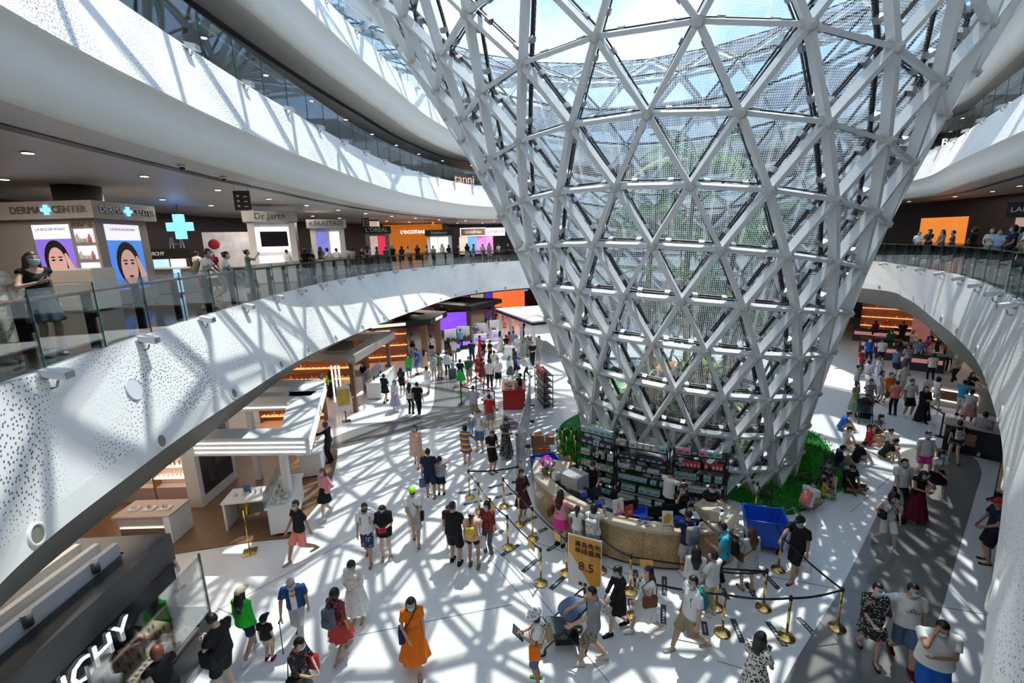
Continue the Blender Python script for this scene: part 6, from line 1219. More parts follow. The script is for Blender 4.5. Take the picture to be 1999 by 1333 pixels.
for k, (d, (c_, e_)) in enumerate(zip(B2, c2)):
    px = 582+k*15.2+(k*7 % 5); D = 26.5+(px-582)*.043+(k*5 % 3)*.8; fem = k % 3 != 0
    P2('person in %s in the crowd on the far balcony' % d, px, D, [1.6,1.72,1.66][k % 3], [20,160,-40,90,10,-120][k % 6], b='f' if fem else 'm', hair=['short','long','bob'][k % 3], top=('tee',c_), bot=(['trousers','skirt','shorts'][k % 3],e_), hl='low', hr=['low','down','phone'][k % 3], pose=POSES[k % 3], res=1.6, mask='b' if k % 2 else 'w')
for k, (px, D, c_, e_, d) in enumerate(((1768,37,'white','black','white shirt'),(1787,34,'black','slate','black jacket'),(1812,34,'grey','black','grey top'),(1832,31,'slate','black','slate shirt'),(1872,29,'black','black','black t-shirt'),(1905,27,'cream','black','cream shirt'),(1922,25.5,'lblue','navy','light blue shirt'),(1945,24,'navy','navy','navy shirt and blue mask'),(1958,27,'lgrey','black','pale grey shirt'),(1972,22.5,'khaki','black','khaki top'),(1988,20.5,'white','black','white shirt bending'))):
    P2('person in %s at the right balcony rail' % d, px, D, [1.6,1.72,1.66][k % 3], -120+25*(k % 5), b='f' if k % 2 else 'm', hair=['short','bob','long'][k % 3], top=('tee',c_), bot=('trousers',e_), hl='low', hr='low', nod=0, res=1.6)
# ================================================================== stalls and shops
LAST = [None]
def bt(name, label, cat, loc, yaw, parts, group=None):
    "a thing made of named box parts: (part name, (x0,y0,z0,x1,y1,z1), material)"
    t = thing(name, label, cat, loc, yaw, group); LAST[0] = t
    for pn, b, m in parts: mb = MB(); mb.box(*b); mb.obj(pn, m, t)
    return t
def em(name, col, e, noise=0., ns=3.): return mat('lit_'+name, col, .4, emit=e, noise=noise, nscale=ns)
dgrey = mat('charcoal_panel', (.045,.046,.05), .3); mgrey = mat('mid_grey_panel', (.30,.30,.31), .4); oak = mat('oak_floor', (.20,.115,.065), .35, noise=.35, nscale=3); walnut = mat('walnut', (.22,.11,.05), .4, noise=.3, nscale=6); beige = mat('beige_panel', (.46,.40,.34), .5); pinkish = mat('blush_panel', (.55,.43,.40), .45); screenoff = mat('dark_screen', (.02,.018,.025), .1)
stripe = em('white_strip', (.95,.95,.92), 1.3); warm = em('warm_shelf', (1,.42,.16), 1.0); warmw = em('warm_white', (1,.8,.6), 1.2)
# bottles -----------------------------------------------------------------
BOT = {}
for k, (c, pr) in {'white': ((.75,.75,.74), [(.022,0),(.024,.01),(.024,.07),(.012,.08),(.012,.105)]), 'gold': ((.65,.45,.15), [(.02,0),(.022,.05),(.010,.06),(.010,.09)]), 'amber': ((.35,.13,.03), [(.026,0),(.026,.08),(.010,.09),(.014,.10),(.014,.13)]), 'black': ((.02,.02,.02), [(.018,0),(.018,.10),(.014,.105),(.014,.13)]), 'pink': ((.75,.25,.35), [(.022,0),(.022,.06),(.011,.07),(.011,.10)]), 'jar': ((.68,.68,.67), [(.035,0),(.037,.01),(.037,.035),(.034,.038),(.034,.05)])}.items():
    mb = MB(); mb.lathe(pr, n=8); BOT[k] = mb.mesh('cosmetic_bottle', mat('bottle_'+k, c, .2))
def bottles(p, q, n, z, kinds, label, group, sc=1.3, jit=.04, seed=1):
    r = random.Random(seed)
    if seed >= 30:      # far rows, a pixel or two each: one joined part of their shelf
        mb = MB()
        for i in range(n):
            u = (i+.5)/n; x, y = p[0]+(q[0]-p[0])*u+r.uniform(-jit,jit), p[1]+(q[1]-p[1])*u+r.uniform(-jit,jit); mb.m = r.randrange(len(kinds)); mb.lathe([(.02*sc,0),(.02*sc,.07*sc),(.01*sc,.08*sc),(.01*sc,.11*sc)], (x,y,z), 6)
        o = mb.obj('product_row', [MATS['bottle_'+k] for k in kinds], LAST[0], kind='stuff'); o.matrix_parent_inverse = (Matrix.Translation(LAST[0].location) @ Matrix.Rotation(LAST[0].rotation_euler.z, 4, 'Z')).inverted(); return
    for i in range(n):
        u = (i+.5)/n; o = link('cosmetic_bottle', BOT[r.choice(kinds)], None, label=label, cat='bottle', group=group); o.location = (p[0]+(q[0]-p[0])*u+r.uniform(-jit,jit), p[1]+(q[1]-p[1])*u+r.uniform(-jit,jit), z); o.scale = (sc,)*3
def ring_canopy(name, label, P, w, z0, z1, m, extra=None):
    "open rectangular canopy: four mitred beams"
    c = Vector((sum(p[0] for p in P)/4, sum(p[1] for p in P)/4, 0)); t = thing(name, label, 'canopy', (c.x, c.y, z0)); V = [Vector((p[0]-c.x, p[1]-c.y)) for p in P]; I = [v*(1-w/max(v.length,.1)*1.25) for v in V]
    for k in range(4):
        l = (k+1) % 4; mb = MB(); mb.prism(ccw([tuple(V[k]), tuple(V[l]), tuple(I[l]), tuple(I[k])]), 0, z1-z0); mb.obj('beam', m, t)
    return t, V, c
def on_face(t, V, k, h, u0, u1, fn):
    "run fn(origin, direction, yaw) for a strip of beam face k, seen from outside"
    a, b = V[k], V[(k+1) % 4]; d = (b-a); L = d.length; d = d/L; n = Vector((d.y, -d.x)); 
    if n.dot(a+b) < 0: n = -n
    s = a + d*L*u0; e = a + d*L*u1; return s, e, n, d
def strips(t, V, k, zs, u0, u1, hh=.035, m=None):
    s, e, n, d = on_face(t, V, k, 0, u0, u1, None)
    for z in zs:
        q = [s-n*.0, e-n*.0, e+n*.02, s+n*.02]; mb = MB(); mb.prism(ccw([tuple(v) for v in q]), z, z+hh); mb.obj('light_strip', m or stripe, t)
def facetext(s_, size, m, t, V, k, u, z, dep=.03):
    s, e, n, d = on_face(t, V, k, 0, u, u, None); yaw = math.atan2(n.y, n.x)+PI/2
    return text(s_, size, m, t, (s.x+n.x*.025, s.y+n.y*.025, z), yaw, depth=dep)
# A: charcoal stall at the lower left
t, V, c = ring_canopy('dark_canopy', 'charcoal stall canopy with white louvres on top, at the lower left', [(-6.45,3.2),(-6.6,7.75),(-10.6,7.55),(-10.6,3.2)], .55, 2.25, 2.8, dgrey)
for k in range(10):
    x = -.1+1.5-.34*k; mb = MB(); mb.box(x-.05,-1.8,.34,x+.05,1.8,.74); o = mb.obj('louvre', mat('louvre_white', (.88,.88,.87), .4), t)
mb = MB(); mb.box(-1.9,-2.0,.0,1.6,2.0,.03); mb.obj('ceiling_panel', black, t)
mb = MB(); mb.box(1.95,-2.2,-.62,2.0,2.2,0); mb.obj('sign_panel', screenoff, t)
text('GIVENCHY', .52, mat('sign_white', (.85,.85,.85), .4, emit=.6), t, (2.03,-.2,-.3), PI/2, depth=.03)
for y in (-1.2,.2,1.3): mb = MB(); mb.tube([(1.45,y,.55),(1.45,y,.75)], .07, 10); mb.obj('spotlight_can', steelgrey, t)
for x in (-1.9,1.9):
    for y in (-2.1,2.1): mb = MB(); mb.box(x-.06,y-.06,-2.25,x+.06,y+.06,0); mb.obj('leg', black, t)
st_ = bt('makeup_stand', 'black makeup stand with a sloping tray of colour testers at the lower left', 'display stand', (-6.75,6.7,0), 0, [('cabinet',(-.45,-1.1,.1,.42,.95,.78),dgrey),('plinth',(-.5,-1.15,0,.5,1.0,.1),steelgrey),('end_block',(-.45,.95,.1,.42,1.25,.98),black),('drawer',(.42,-1.0,.2,.435,.9,.7),black)])
mb = MB(); mb.add([(-.42,-1.1,.99),(.42,-1.1,.80),(.42,.93,.80),(-.42,.93,.99),(-.42,-1.1,.78),(.42,-1.1,.78),(.42,.93,.78),(-.42,.93,.78)], [(0,1,2,3),(7,6,5,4),(0,4,5,1),(1,5,6,2),(2,6,7,3),(3,7,4,0)]); mb.obj('sloping_tray', mat('tray_cream', (.62,.48,.32), .4), st_)
for r_ in range(4):
    x = -.3+.2*r_
    bottles((-6.75+x,6.0), (-6.75+x,7.5), 15, .99-.19*(x+.42)/.84+.003, ['black','amber'] if r_ != 2 else ['black','jar'], 'small lipstick or colour tester on the sloping makeup tray', 'testers on the makeup tray', .8, .006, r_)
for k in range(8): smallbox('eyeshadow_palette', 'small square colour palette on the sloping makeup tray', 'palette', (-7.0+.22*(k%4), 5.72+.2*(k//4), .97-.19*(.17+.22*(k%4))/.84), (.17,.15,.012), [(.2,.4,.45),(.6,.25,.25),(.5,.4,.35),(.1,.1,.12)][k%4], 0, 'palettes on the makeup tray', )
t = thing('glass_screen', 'clear glass screen with steel edges beside the makeup stand', 'glass screen', (-6.3,6.6,0)); mb = MB(); mb.box(-.01,-1.1,.9,.01,1.35,2.15); mb.obj('pane', acry, t)
for y in (-1.1,1.35): mb = MB(); mb.box(-.02,y-.012,.8,.02,y+.012,2.2); mb.obj('edge', steelgrey, t)
# B: white striped stall
t, V, c = ring_canopy('white_canopy', 'white stall canopy with three glowing stripes and grey lettering', [(-5.45,11.25),(-7.15,16.7),(-13.5,17.2),(-13.5,11.6)], 1.0, 2.65, 3.15, whitep)
Z3_ = (.09,.22,.35)
strips(t, V, 0, Z3_, .03, .98); strips(t, V, 3, Z3_, .61, .985); strips(t, V, 1, Z3_, .02, .5)
lt_ = mat('letter_white', (.8,.8,.8), .4); facetext('sisley', .42, lt_, t, V, 3, .53, .25); facetext('PARIS', .09, lt_, t, V, 3, .51, .06); facetext('sisley', .36, lt_, t, V, 0, .5, .26)
mb = MB(); mb.box(-4.0,.6,0,3.0,1.1,.5); mb.obj('beam', whitep, t); mb = MB(); mb.box(.2,.58,.1,2.6,.6,.14); mb.obj('light_strip', stripe, t); text('sisley', .4, lt_, t, (-.6,.57,.26), 0, depth=.03)
for x, y in ((-6.75,12.3),(-9.2,15.0),(-12.9,12.0)): mb = MB(); mb.box(x-c.x-.09,y-c.y-.09,-2.65,x-c.x+.09,y-c.y+.09,0); mb.obj('post', whitep, t)
slab('stall_floor', ccw([(-6.5,11.5),(-6.3,14.0),(-6.9,16.3),(-7.2,17.2),(-14,17.6),(-14,10.6),(-10,10.8),(-7.4,11.4)]), 0, .03, oak, None, label='brown timber floor of the white striped stall', cat='platform')
bt('screen_pillar', 'tall white frame holding a dark screen in the striped stall', 'display screen', (-10.15,14.15,.03), 0, [('frame',(-.3,-.95,0,.12,.95,2.6),whitep),('screen',(.12,-.75,.35,.14,.75,2.35),screenoff)])
t = bt('shelf_wall', 'blush shelving wall with bottles and a purple picture in the striped stall', 'shelving', (-11.8,13.6,.03), 0, [('back_panel',(-1.6,.3,0,1.6,.36,2.6),pinkish),('side',(-1.62,0,0,-1.58,.36,2.6),walnut),('side',(1.58,0,0,1.62,.36,2.6),walnut),('side',(-.02,0,0,.02,.36,2.0),walnut),('base_cabinet',(-1.58,.02,0,1.58,.3,.5),pinkish)]+[('shelf',(-1.58,.02,z,1.58,.3,z+.03),warmw) for z in (.8,1.2,1.6,2.0)]+[('picture',(.35,.28,2.06,1.2,.298,2.56),mat('purple_bloom', (.22,.03,.25), .4, noise=.9, nscale=5)),('picture',(-1.2,.28,2.06,.2,.298,2.56),whitep)])
for k, z in enumerate((.86,1.26,1.66,2.06)): bottles((-13.2,13.75), (-10.3,13.75), 20, z, ['white','jar','gold'] if k != 1 else ['amber','white'], 'small cosmetic bottle on the blush shelving wall', 'bottles on the blush shelving wall', 1.2, .02, k+10)
bt('display_counter', 'blush glass-fronted counter at the edge of the striped stall', 'counter', (-10.45,11.8,.03), 0, [('body',(-.72,-.33,.1,.6,.38,.82),pinkish),('top',(-.8,-.42,.82,.8,.45,.87),pinkish),('end_panel',(.6,-.4,0,.78,.43,.82),whitep),('front_glass',(-.68,-.36,.2,.55,-.335,.75),acry),('shelf',(-.68,-.355,.46,.55,-.3,.48),warmw)])
for k in range(3): smallbox('tester_block', 'white tester block with small bottles on the blush counter', 'tester', (-10.9+.45*k,11.75,.90), (.28,.24,.04), (.75,.74,.73), .1, 'tester blocks'); bottles((-10.98+.45*k,11.75), (-10.82+.45*k,11.75), 3, .94, ['gold','white'], 'small bottle on a tester block of the blush counter', 'bottles on the tester blocks', 1.1, .01, k)
bt('display_table', 'plain white display table inside the striped stall', 'table', (-7.85,12.4,.03), rad(8), [('top',(-.75,-.42,.84,.75,.42,.89),whitep),('side',(-.72,-.40,0,-.66,.40,.84),whitep),('side',(.66,-.40,0,.72,.40,.84),whitep),('modesty_panel',(-.66,.3,.1,.66,.33,.84),mgrey)])
bt('brochure_stand', 'blue brochure stand on the white display table', 'brochure', (-8.05,12.45,.92), .2, [('sheet',(-.1,-.02,0,.1,0,.26),mat('brochure_blue', (.08,.14,.3), .4, noise=.5, nscale=9)),('foot',(-.1,-.06,0,.1,.06,.01),acry)])
bottles((-8.4,12.3), (-7.4,12.5), 6, .92, ['white','gold','jar'], 'cosmetic bottle on the plain white table', 'bottles on the white table', 1.4, .03, 5)
bt('display_counter', 'long white counter covered with pale cosmetics facing the aisle', 'counter', (-6.95,12.5,.03), rad(15), [('body',(-.3,-.92,.08,.3,.92,.88),whitep),('top',(-.36,-.98,.88,.36,.98,.93),whitep),('drawer',(.3,-.85,.15,.315,-.05,.8),whitep),('drawer',(.3,.05,.15,.315,.85,.8),whitep),('glass_screen',(-.36,-.95,.93,-.345,.95,1.35),acry)])
for k in range(3): bottles((-7.1+.16*k+.2,11.65), (-7.1+.16*k-.28,13.35), 11, .96, ['white','jar','jar','gold'], 'pale cosmetic jar or bottle on the long white counter', 'cosmetics on the long white counter', 1.5, .03, k+20)
t = bt('display_counter', 'white makeup counter with a tilted board of samples', 'counter', (-7.45,15.55,.03), rad(15), [('body',(-.35,-.6,.05,.35,.6,.85),whitep),('top',(-.4,-.65,.85,.4,.65,.9),whitep),('drawer',(-.2,-.62,.2,.2,-.6,.75),whitep)])
mb = MB(); mb.box(-.02,-.6,0,.02,.6,.62); o = mb.obj('sample_board', whitep, t); o.location = (-.2,0,.9); o.rotation_euler = (0,rad(-28),0)
for k in range(12): mb = MB(); mb.box(.021,-.5+.26*(k%4),.08+.18*(k//4),.026,-.3+.26*(k%4),.2+.18*(k//4)); q = mb.obj('sample', mat('sample_%d' % (k%4), [(.7,.1,.25),(.2,.1,.08),(.1,.3,.3),(.5,.3,.25)][k%4], .4), o)
# C: brown stall
t, V, c = ring_canopy('brown_canopy', 'beige and brown rectangular stall canopy beyond the striped one', [(-7.55,21.15),(-7.1,27.2),(-13.0,28.0),(-13.6,22.9)], .9, 2.6, 3.0, beige); facetext('WNSTEIN', .2, mat('letter_pale', (.6,.58,.54), .4), t, V, 3, .55, .2); facetext('W', .3, lt_, t, V, 3, .97, .2)
for x, y in ((-7.9,21.6),(-7.5,26.8),(-13.2,23.2)): mb = MB(); mb.box(x-c.x-.1,y-c.y-.1,-2.6,x-c.x+.1,y-c.y+.1,0); mb.obj('post', walnut, t)
def shelfwall(label, loc, yaw, L, h, n, mback, mshelf, kinds, grp, seed, per=14):
    bt('shelf_wall', label, 'shelving', loc, yaw, [('back_panel',(-L/2,.3,0,L/2,.35,h),mback),('side',(-L/2-.04,0,0,-L/2,.35,h),mback),('side',(L/2,0,0,L/2+.04,.35,h),mback)]+[('shelf',(-L/2,.02,z,L/2,.3,z+.03),mshelf) for z in [h*(k+.5)/n for k in range(n)]])
    for k in range(n):
        z = h*(k+.5)/n+.035; d = Vector((cos(yaw), sin(yaw))); p = Vector(loc[:2])+Vector((-sin(yaw),cos(yaw)))*.15
        bottles(p-d*(L/2-.1), p+d*(L/2-.1), per, z, kinds, 'small product on the %s' % grp, 'products on the %s' % grp, 1.9, .02, seed+k)
shelfwall('warm lit timber shelving at the back of the brown stall', (-11.0,24.2,0), 0, 4.2, 2.5, 4, walnut, warm, ['amber','white','black'], 'shelves of the brown stall', 30)
shelfwall('low timber shelving in front of the brown stall', (-10.5,20.4,0), 0, 3.0, 2.3, 4, walnut, warm, ['amber','white'], 'low timber shelves', 40)
for k in range(3): mb = MB(); mb.box(-.03,-.02,0,.03,.02,1.9); o = mb.obj('light_tube', em('pink_tube', (1,.75,.75), 3), label='vertical white light tube on the brown stall corner', cat='light', group='light tubes'); o.location = (-9.05+.18*k,22.0,.4)
bt('mirror_counter', 'long white counter with a low mirror at the brown stall', 'counter', (-7.6,25.3,0), rad(3), [('body',(-.38,-1.9,.06,.38,1.9,.88),whitep),('top',(-.43,-1.95,.88,.43,1.95,.93),whitep),('mirror',(-.43,-1.9,.93,-.41,1.9,1.3),acry)]); bottles((-7.65,23.6), (-7.6,27.1), 24, .93, ['white','black','gold'], 'small product on the mirror counter', 'products on the mirror counter', 1.6, .1, 50)
bt('white_counter', 'white square counter with brown top beside the staff in black', 'counter', (-9.0,25.0,0), 0, [('body',(-.6,-.6,0,.6,.6,1.0),whitep),('top',(-.65,-.65,1.0,.65,.65,1.06),beige)])
t = thing('round_table', 'round glass table with wire legs and small displays', 'table', (-8.15,22.0,0)); mb = MB(); mb.lathe([(.55,.78),(.56,.79),(.56,.84),(.55,.85)], n=28); mb.obj('table_top', whitep, t)
for k in range(4): a = k*PI/2; mb = MB(); mb.tube([(.5*cos(a),.5*sin(a),.78),(.55*cos(a),.55*sin(a),.02)], .012, 6); mb.obj('leg', steelgrey, t)
mb = MB(); mb.tube([(.56*cos(2*PI*k/20),.56*sin(2*PI*k/20),.04) for k in range(20)], .012, 6, closed=True); mb.obj('foot_ring', steelgrey, t)
smallbox('display_box', 'orange gift box on the round glass table', 'box', (-8.1,22.1,.85), (.22,.16,.26), (.8,.35,.08), .2); smallbox('display_box', 'green gift box on the round glass table', 'box', (-8.3,22.2,.85), (.2,.2,.4), (.03,.12,.08), .5); bottles((-8.4,21.7), (-7.9,21.7), 5, .85, ['white','black','jar'], 'small product on the round glass table', 'products on the round table', 1.5, .02, 60)
x, y = G(676,822); t = bt('poster_stand', 'white and orange poster on a black post by the round table', 'sign stand', (x,y,0), rad(25), [('foot_plate',(-.2,-.16,0,.2,.16,.02),black),('post',(-.02,-.02,0,.02,.02,.6),black),('poster',(-.3,-.04,.55,.3,-.02,1.75),whitep),('orange_print',(-.28,-.045,.8,.26,-.041,1.6),mat('poster_orange', (.85,.42,.06), .4, noise=.7, nscale=3))])
# D: far stalls
t, V, c = ring_canopy('black_canopy', 'broad black stall canopy behind the brown one', [(-5.6,31.0),(-4.9,34.5),(-10.2,37.5),(-10.8,29.0)], 1.3, 2.7, 3.1, black); mb = MB(); mb.box(-2.2,-2,.2,2.2,2.5,.3); mb.obj('roof_panel', dgrey, t)
for x, y in ((-6.2,31.6),(-5.6,34.0),(-10,30),(-9.6,36.5)): mb = MB(); mb.box(x-c.x-.2,y-c.y-.2,-2.7,x-c.x+.2,y-c.y+.2,0); mb.obj('post', walnut, t)
for k in (0, 3): strips(t, V, k, (.1,), .3, .7, .2, em('cream_sign', (.8,.75,.6), .7))
shelfwall('timber display wall with pink lit pictures under the black canopy', (-9.2,31.2,0), rad(10), 3.6, 2.4, 3, walnut, warm, ['amber','gold'], 'display wall under the black canopy', 70)
for k in range(2): bt('wall_picture', 'pink lit picture, %s of two under the black canopy' % ['smaller','larger'][k], 'picture', (-10.2+1.3*k,30.9,1.7), rad(10), [('panel',(-.35-.15*k,-.05,0,.35+.15*k,0,.7),em('pink_panel', (.75,.5,.5), .9, .3, 4))])
t, V, c = ring_canopy('black_canopy', 'low black canopy far down the left aisle', [(-3.2,36.2),(-.8,41.0),(-5.5,43.5),(-7.2,39.5)], 1.4, 2.8, 3.2, black); mb = MB(); mb.box(-1.8,-1.8,.1,1.8,1.8,.25); mb.obj('roof_panel', dgrey, t)
for x, y in ((-3.5,36.8),(-1.6,40.6),(-6.5,39.6)): mb = MB(); mb.box(x-c.x-.15,y-c.y-.15,-2.8,x-c.x+.15,y-c.y+.15,0); mb.obj('post', dgrey, t)
bt('purple_screen', 'glowing violet screen under the far black canopy', 'screen', (-4.9,38.4,.9), rad(10), [('panel',(-1.3,-.03,0,1.3,.03,1.6),black),('picture',(-1.25,-.05,.05,1.25,-.031,1.55),em('violet', (.20,.06,.75), .8, .8, 2))])
for k, (x, y) in enumerate(((-2.6,36.6),(-3.8,35.4),(-1.3,38.0),(-4.6,34.2))): bt('perfume_stand', 'black and white perfume stand with violet light, %s along the far aisle' % ['first','second','third','fourth'][k], 'display stand', (x,y,0), .2*k, [('body',(-.5,-.35,0,.5,.35,.9),black if k % 2 else whitep),('upstand',(-.5,.2,.9,.5,.3,1.7),whitep),('light_band',(-.45,-.36,.3,.45,-.35,.6),em('violet_band', (.25,.12,.8), .6))]); bottles((x-.4,y-.1), (x+.4,y-.1), 7, .9, ['black','white','pink'], 'perfume bottle on a far stand', 'perfume on the far stands', 2.0, .05, k+80)
t = thing('white_roof_stall', 'white flat-roofed stall beside the lattice on the left', 'stall', (1.6,34.2,0)); P = ccw([(-.2,-3.9),(-2.9,3.1),(1.8,4.2),(3.2,-2.4)]); mb = MB(); mb.prism(P, 2.75, 2.85); mb.obj('roof', whitep, t); mb = MB(); mb.prism(P, 2.55, 2.75); mb.obj('fascia', black, t)
for x, y in ((-.1,-3.5),(-2.5,2.8),(2.8,-2.3),(-.9,-1.4),(-1.7,.7)): mb = MB(); mb.box(x-.12,y-.12,0,x+.12,y+.12,2.55); mb.obj('post', whitep, t)
for k in range(4): x, y = -.6+.5*k+.6, 31.6+.9*k; bt('pink_display', 'white counter with pink cosmetics, %s under the white roof' % ['first','second','third','fourth'][k], 'counter', (x,y,0), -.3, [('body',(-.5,-.3,0,.5,.3,.85),whitep),('top',(-.55,-.35,.85,.55,.35,.9),whitep)]); bottles((x-.45,y), (x+.45,y), 9, .9, ['pink','pink','white'], 'pink cosmetic on the white-roofed stall', 'pink cosmetics', 2.0, .12, k+90)
# red belts and black posts of the far queue
bs = thing('black_stanchion', 'x', 'stanchion', group='black queue posts'); mb = MB(); mb.lathe([(.17,0),(.17,.02),(.04,.04)], n=20); mb.obj('base', black, bs); mb = MB(); mb.lathe([(.03,.03),(.03,1.0)], n=10); mb.obj('pole', black, bs)
BP = {}
for k, (px, py, d) in enumerate(((901,790,'in front of the red counter, nearest the aisle'),(930,768,'behind the first red-belt post'),(945,780,'between the red belts'),(966,800,'beside the red counter'),(1790,820,'by the long black dress'),(1835,852,'nearest the viewer in the right aisle'),(704,765,'beside the mirror counter'))):
    c_ = bs if k == 0 else copytree(bs); x, y = G(px, py); c_.location = (x,y,0); c_['label'] = 'black queue post ' + d; BP[k] = (x,y)
for a, b, cl in ((0,1,'red'),(1,2,'red'),(2,3,'red'),(0,3,'red'),(4,5,'black')):
    p, q = Vector((*BP[a],.95)), Vector((*BP[b],.95)); d = (q-p).normalized(); n = Vector((-d.y,d.x,0))*.006; u = Vector((0,0,.03)); mb = MB(); mb.add([p+n-u,q+n-u,q+n+u,p+n+u,p-n-u,q-n-u,q-n+u,p-n+u], [(0,1,2,3),(7,6,5,4),(3,2,6,7),(0,4,5,1)]); mb.obj('queue_belt', cloth(cl), label='%s queue belt %s' % (cl, ['at the front of the far queue','on the far side of the red queue','inside the red queue','along the red queue side','in the right aisle'][[0,1,2,0,4].index(a) if (a,b) != (0,3) else 3]), cat='belt', group='queue belts')
# E: right aisle
def GZ(px, py, z): return (*G(px, py, z), z)
shelfwall('glowing orange shelving at the back of the right aisle', (29.0,33.5,0), rad(-40), 4.5, 2.7, 4, walnut, warm, ['amber','white'], 'orange shelving', 100)
shelfwall('white lit shelving at the back of the right aisle', (32.0,29.5,0), rad(-45), 3.5, 2.7, 4, walnut, em('rose_shelf', (1,.55,.45), .6), ['pink','white','black'], 'white lit shelving', 110)
for k, (px, py, L, d) in enumerate(((1720,690,2.2,'first'),(1760,705,2.4,'second'),(1800,725,2.2,'third'),(1705,665,2.4,'fourth'),(1775,665,2.6,'fifth'))): x, y = G(px, py+8); bt('makeup_island', 'dark makeup island with lit shelf in the right aisle, %s from the lattice' % d, 'counter', (x+.8,y+1.2,0), rad(-40), [('body',(-L/2,-.4,0,L/2,.4,.95),dgrey),('top',(-L/2,-.45,.95,L/2,.45,1.0),black),('light_band',(-L/2+.1,-.41,.5,L/2-.1,-.4,.75),em('rose_band', (.6,.25,.22), .35))]); bottles((x+.3,y+1.0), (x+1.3,y+1.4), 8, 1.0, ['pink','white','black'], 'small product on a makeup island in the right aisle', 'products on the right aisle islands', 2.0, .15, k+120)
x, y = G(1935,905); bt('portrait_counter', 'glossy black counter with a portrait print at the right edge', 'counter', (x+.3,y+.7,0), rad(-48), [('body',(-1.0,-.35,0,1.0,.35,1.0),screenoff),('top',(-1.05,-.4,1.0,1.05,.4,1.05),beige),('portrait_print',(-.55,-.36,.35,-.15,-.351,.8),mat('portrait_skin', (.35,.16,.11), .5, noise=.8, nscale=6))])
x, y = G(1880,810); bt('cream_counter', 'cream counter with a white glowing frame beside the right arch', 'counter', (x+.7,y+.9,0), rad(-50), [('body',(-1.3,-.4,0,1.3,.4,1.0),beige),('screen',(-.9,-.43,.35,.5,-.41,.8),walnut)]+[('light_frame',b,em('frame_white', (1,.85,.8), 2)) for b in ((-.95,-.45,.8,.55,-.41,.84),(-.95,-.45,.31,.55,-.41,.35),(-.95,-.45,.35,-.91,-.41,.8),(.51,-.45,.35,.55,-.41,.8))])
x, y = G(1948,985); bt('poster_stand', 'upright poster stand with a yellow print at the right wall', 'sign stand', (x+.25,y,0), rad(-75), [('frame',(-.3,-.04,.05,.3,.04,1.7),black),('poster',(-.27,-.045,.3,.27,-.04,1.6),mat('poster_yellow', (.7,.55,.25), .4, noise=.6, nscale=4)),('foot_plate',(-.35,-.25,0,.35,.25,.05),black)])
# shop fronts along the ground-floor wall
def wallpanel(px, D, z0, z1, w, m, label, cat='shop sign', txt=None, tm=None, ts=.4, name='shop_sign', frame=None, tz=.5):
    u = (px-999.5)/FPX; h = math.hypot(u, .98); x, y = u/h*D, .98/h*D; yaw = math.atan2(-u, .98); t = bt(name, label, cat, (x,y,z0), yaw, [('panel',(-w/2,0,0,w/2,.08,z1-z0),m)])
    if frame:
        for b in ((-w/2,-.03,0,w/2,0,.06),(-w/2,-.03,z1-z0-.06,w/2,0,z1-z0),(-w/2,-.03,0,-w/2+.06,0,z1-z0),(w/2-.06,-.03,0,w/2,0,z1-z0)): mb = MB(); mb.box(*b); mb.obj('frame_edge', frame, t)
    if txt: text(txt, ts, tm, t, (0,-.03,(z1-z0)*tz), 0, depth=.03)
    return t
for k, (px, D, z0, z1, w, c_, e, d) in enumerate(((1005,54,.3,3.2,2.6,(1,.12,.03),1.6,'glowing red-orange shop panel far behind the white roof'),(975,56,.4,3.0,1.2,(1,.2,.05),1.2,'narrow red-orange shop panel far behind the white roof'),(935,56,.5,3.2,1.6,(.9,.7,.5),.5,'pale lit shop shelf at the far wall'),(900,55,.4,3.0,2.6,(.30,.08,.12),.35,'wine-red shop front at the far wall'),(960,57,.4,3.2,1.4,(.12,.04,.5),.8,'deep violet shop front at the far wall'),(830,50,.4,3.0,2.4,(.25,.06,.10),.3,'plum shop front behind the black canopy'),(1025,55,2.4,3.4,.9,(.1,.3,1),1.2,'small blue lit sign at the far wall'),(1740,48,.5,3.2,1.8,(1,.35,.08),1.2,'orange lit shop front in the right aisle'),(1800,42,.5,3.2,1.0,(.5,.2,.18),.3,'rose lit shelf front in the right aisle'))): wallpanel(px, D, z0, z1, w, em('front%d' % k, c_, e*.55, .5, 2), d, 'shop front', name='lit_shopfront_facade')
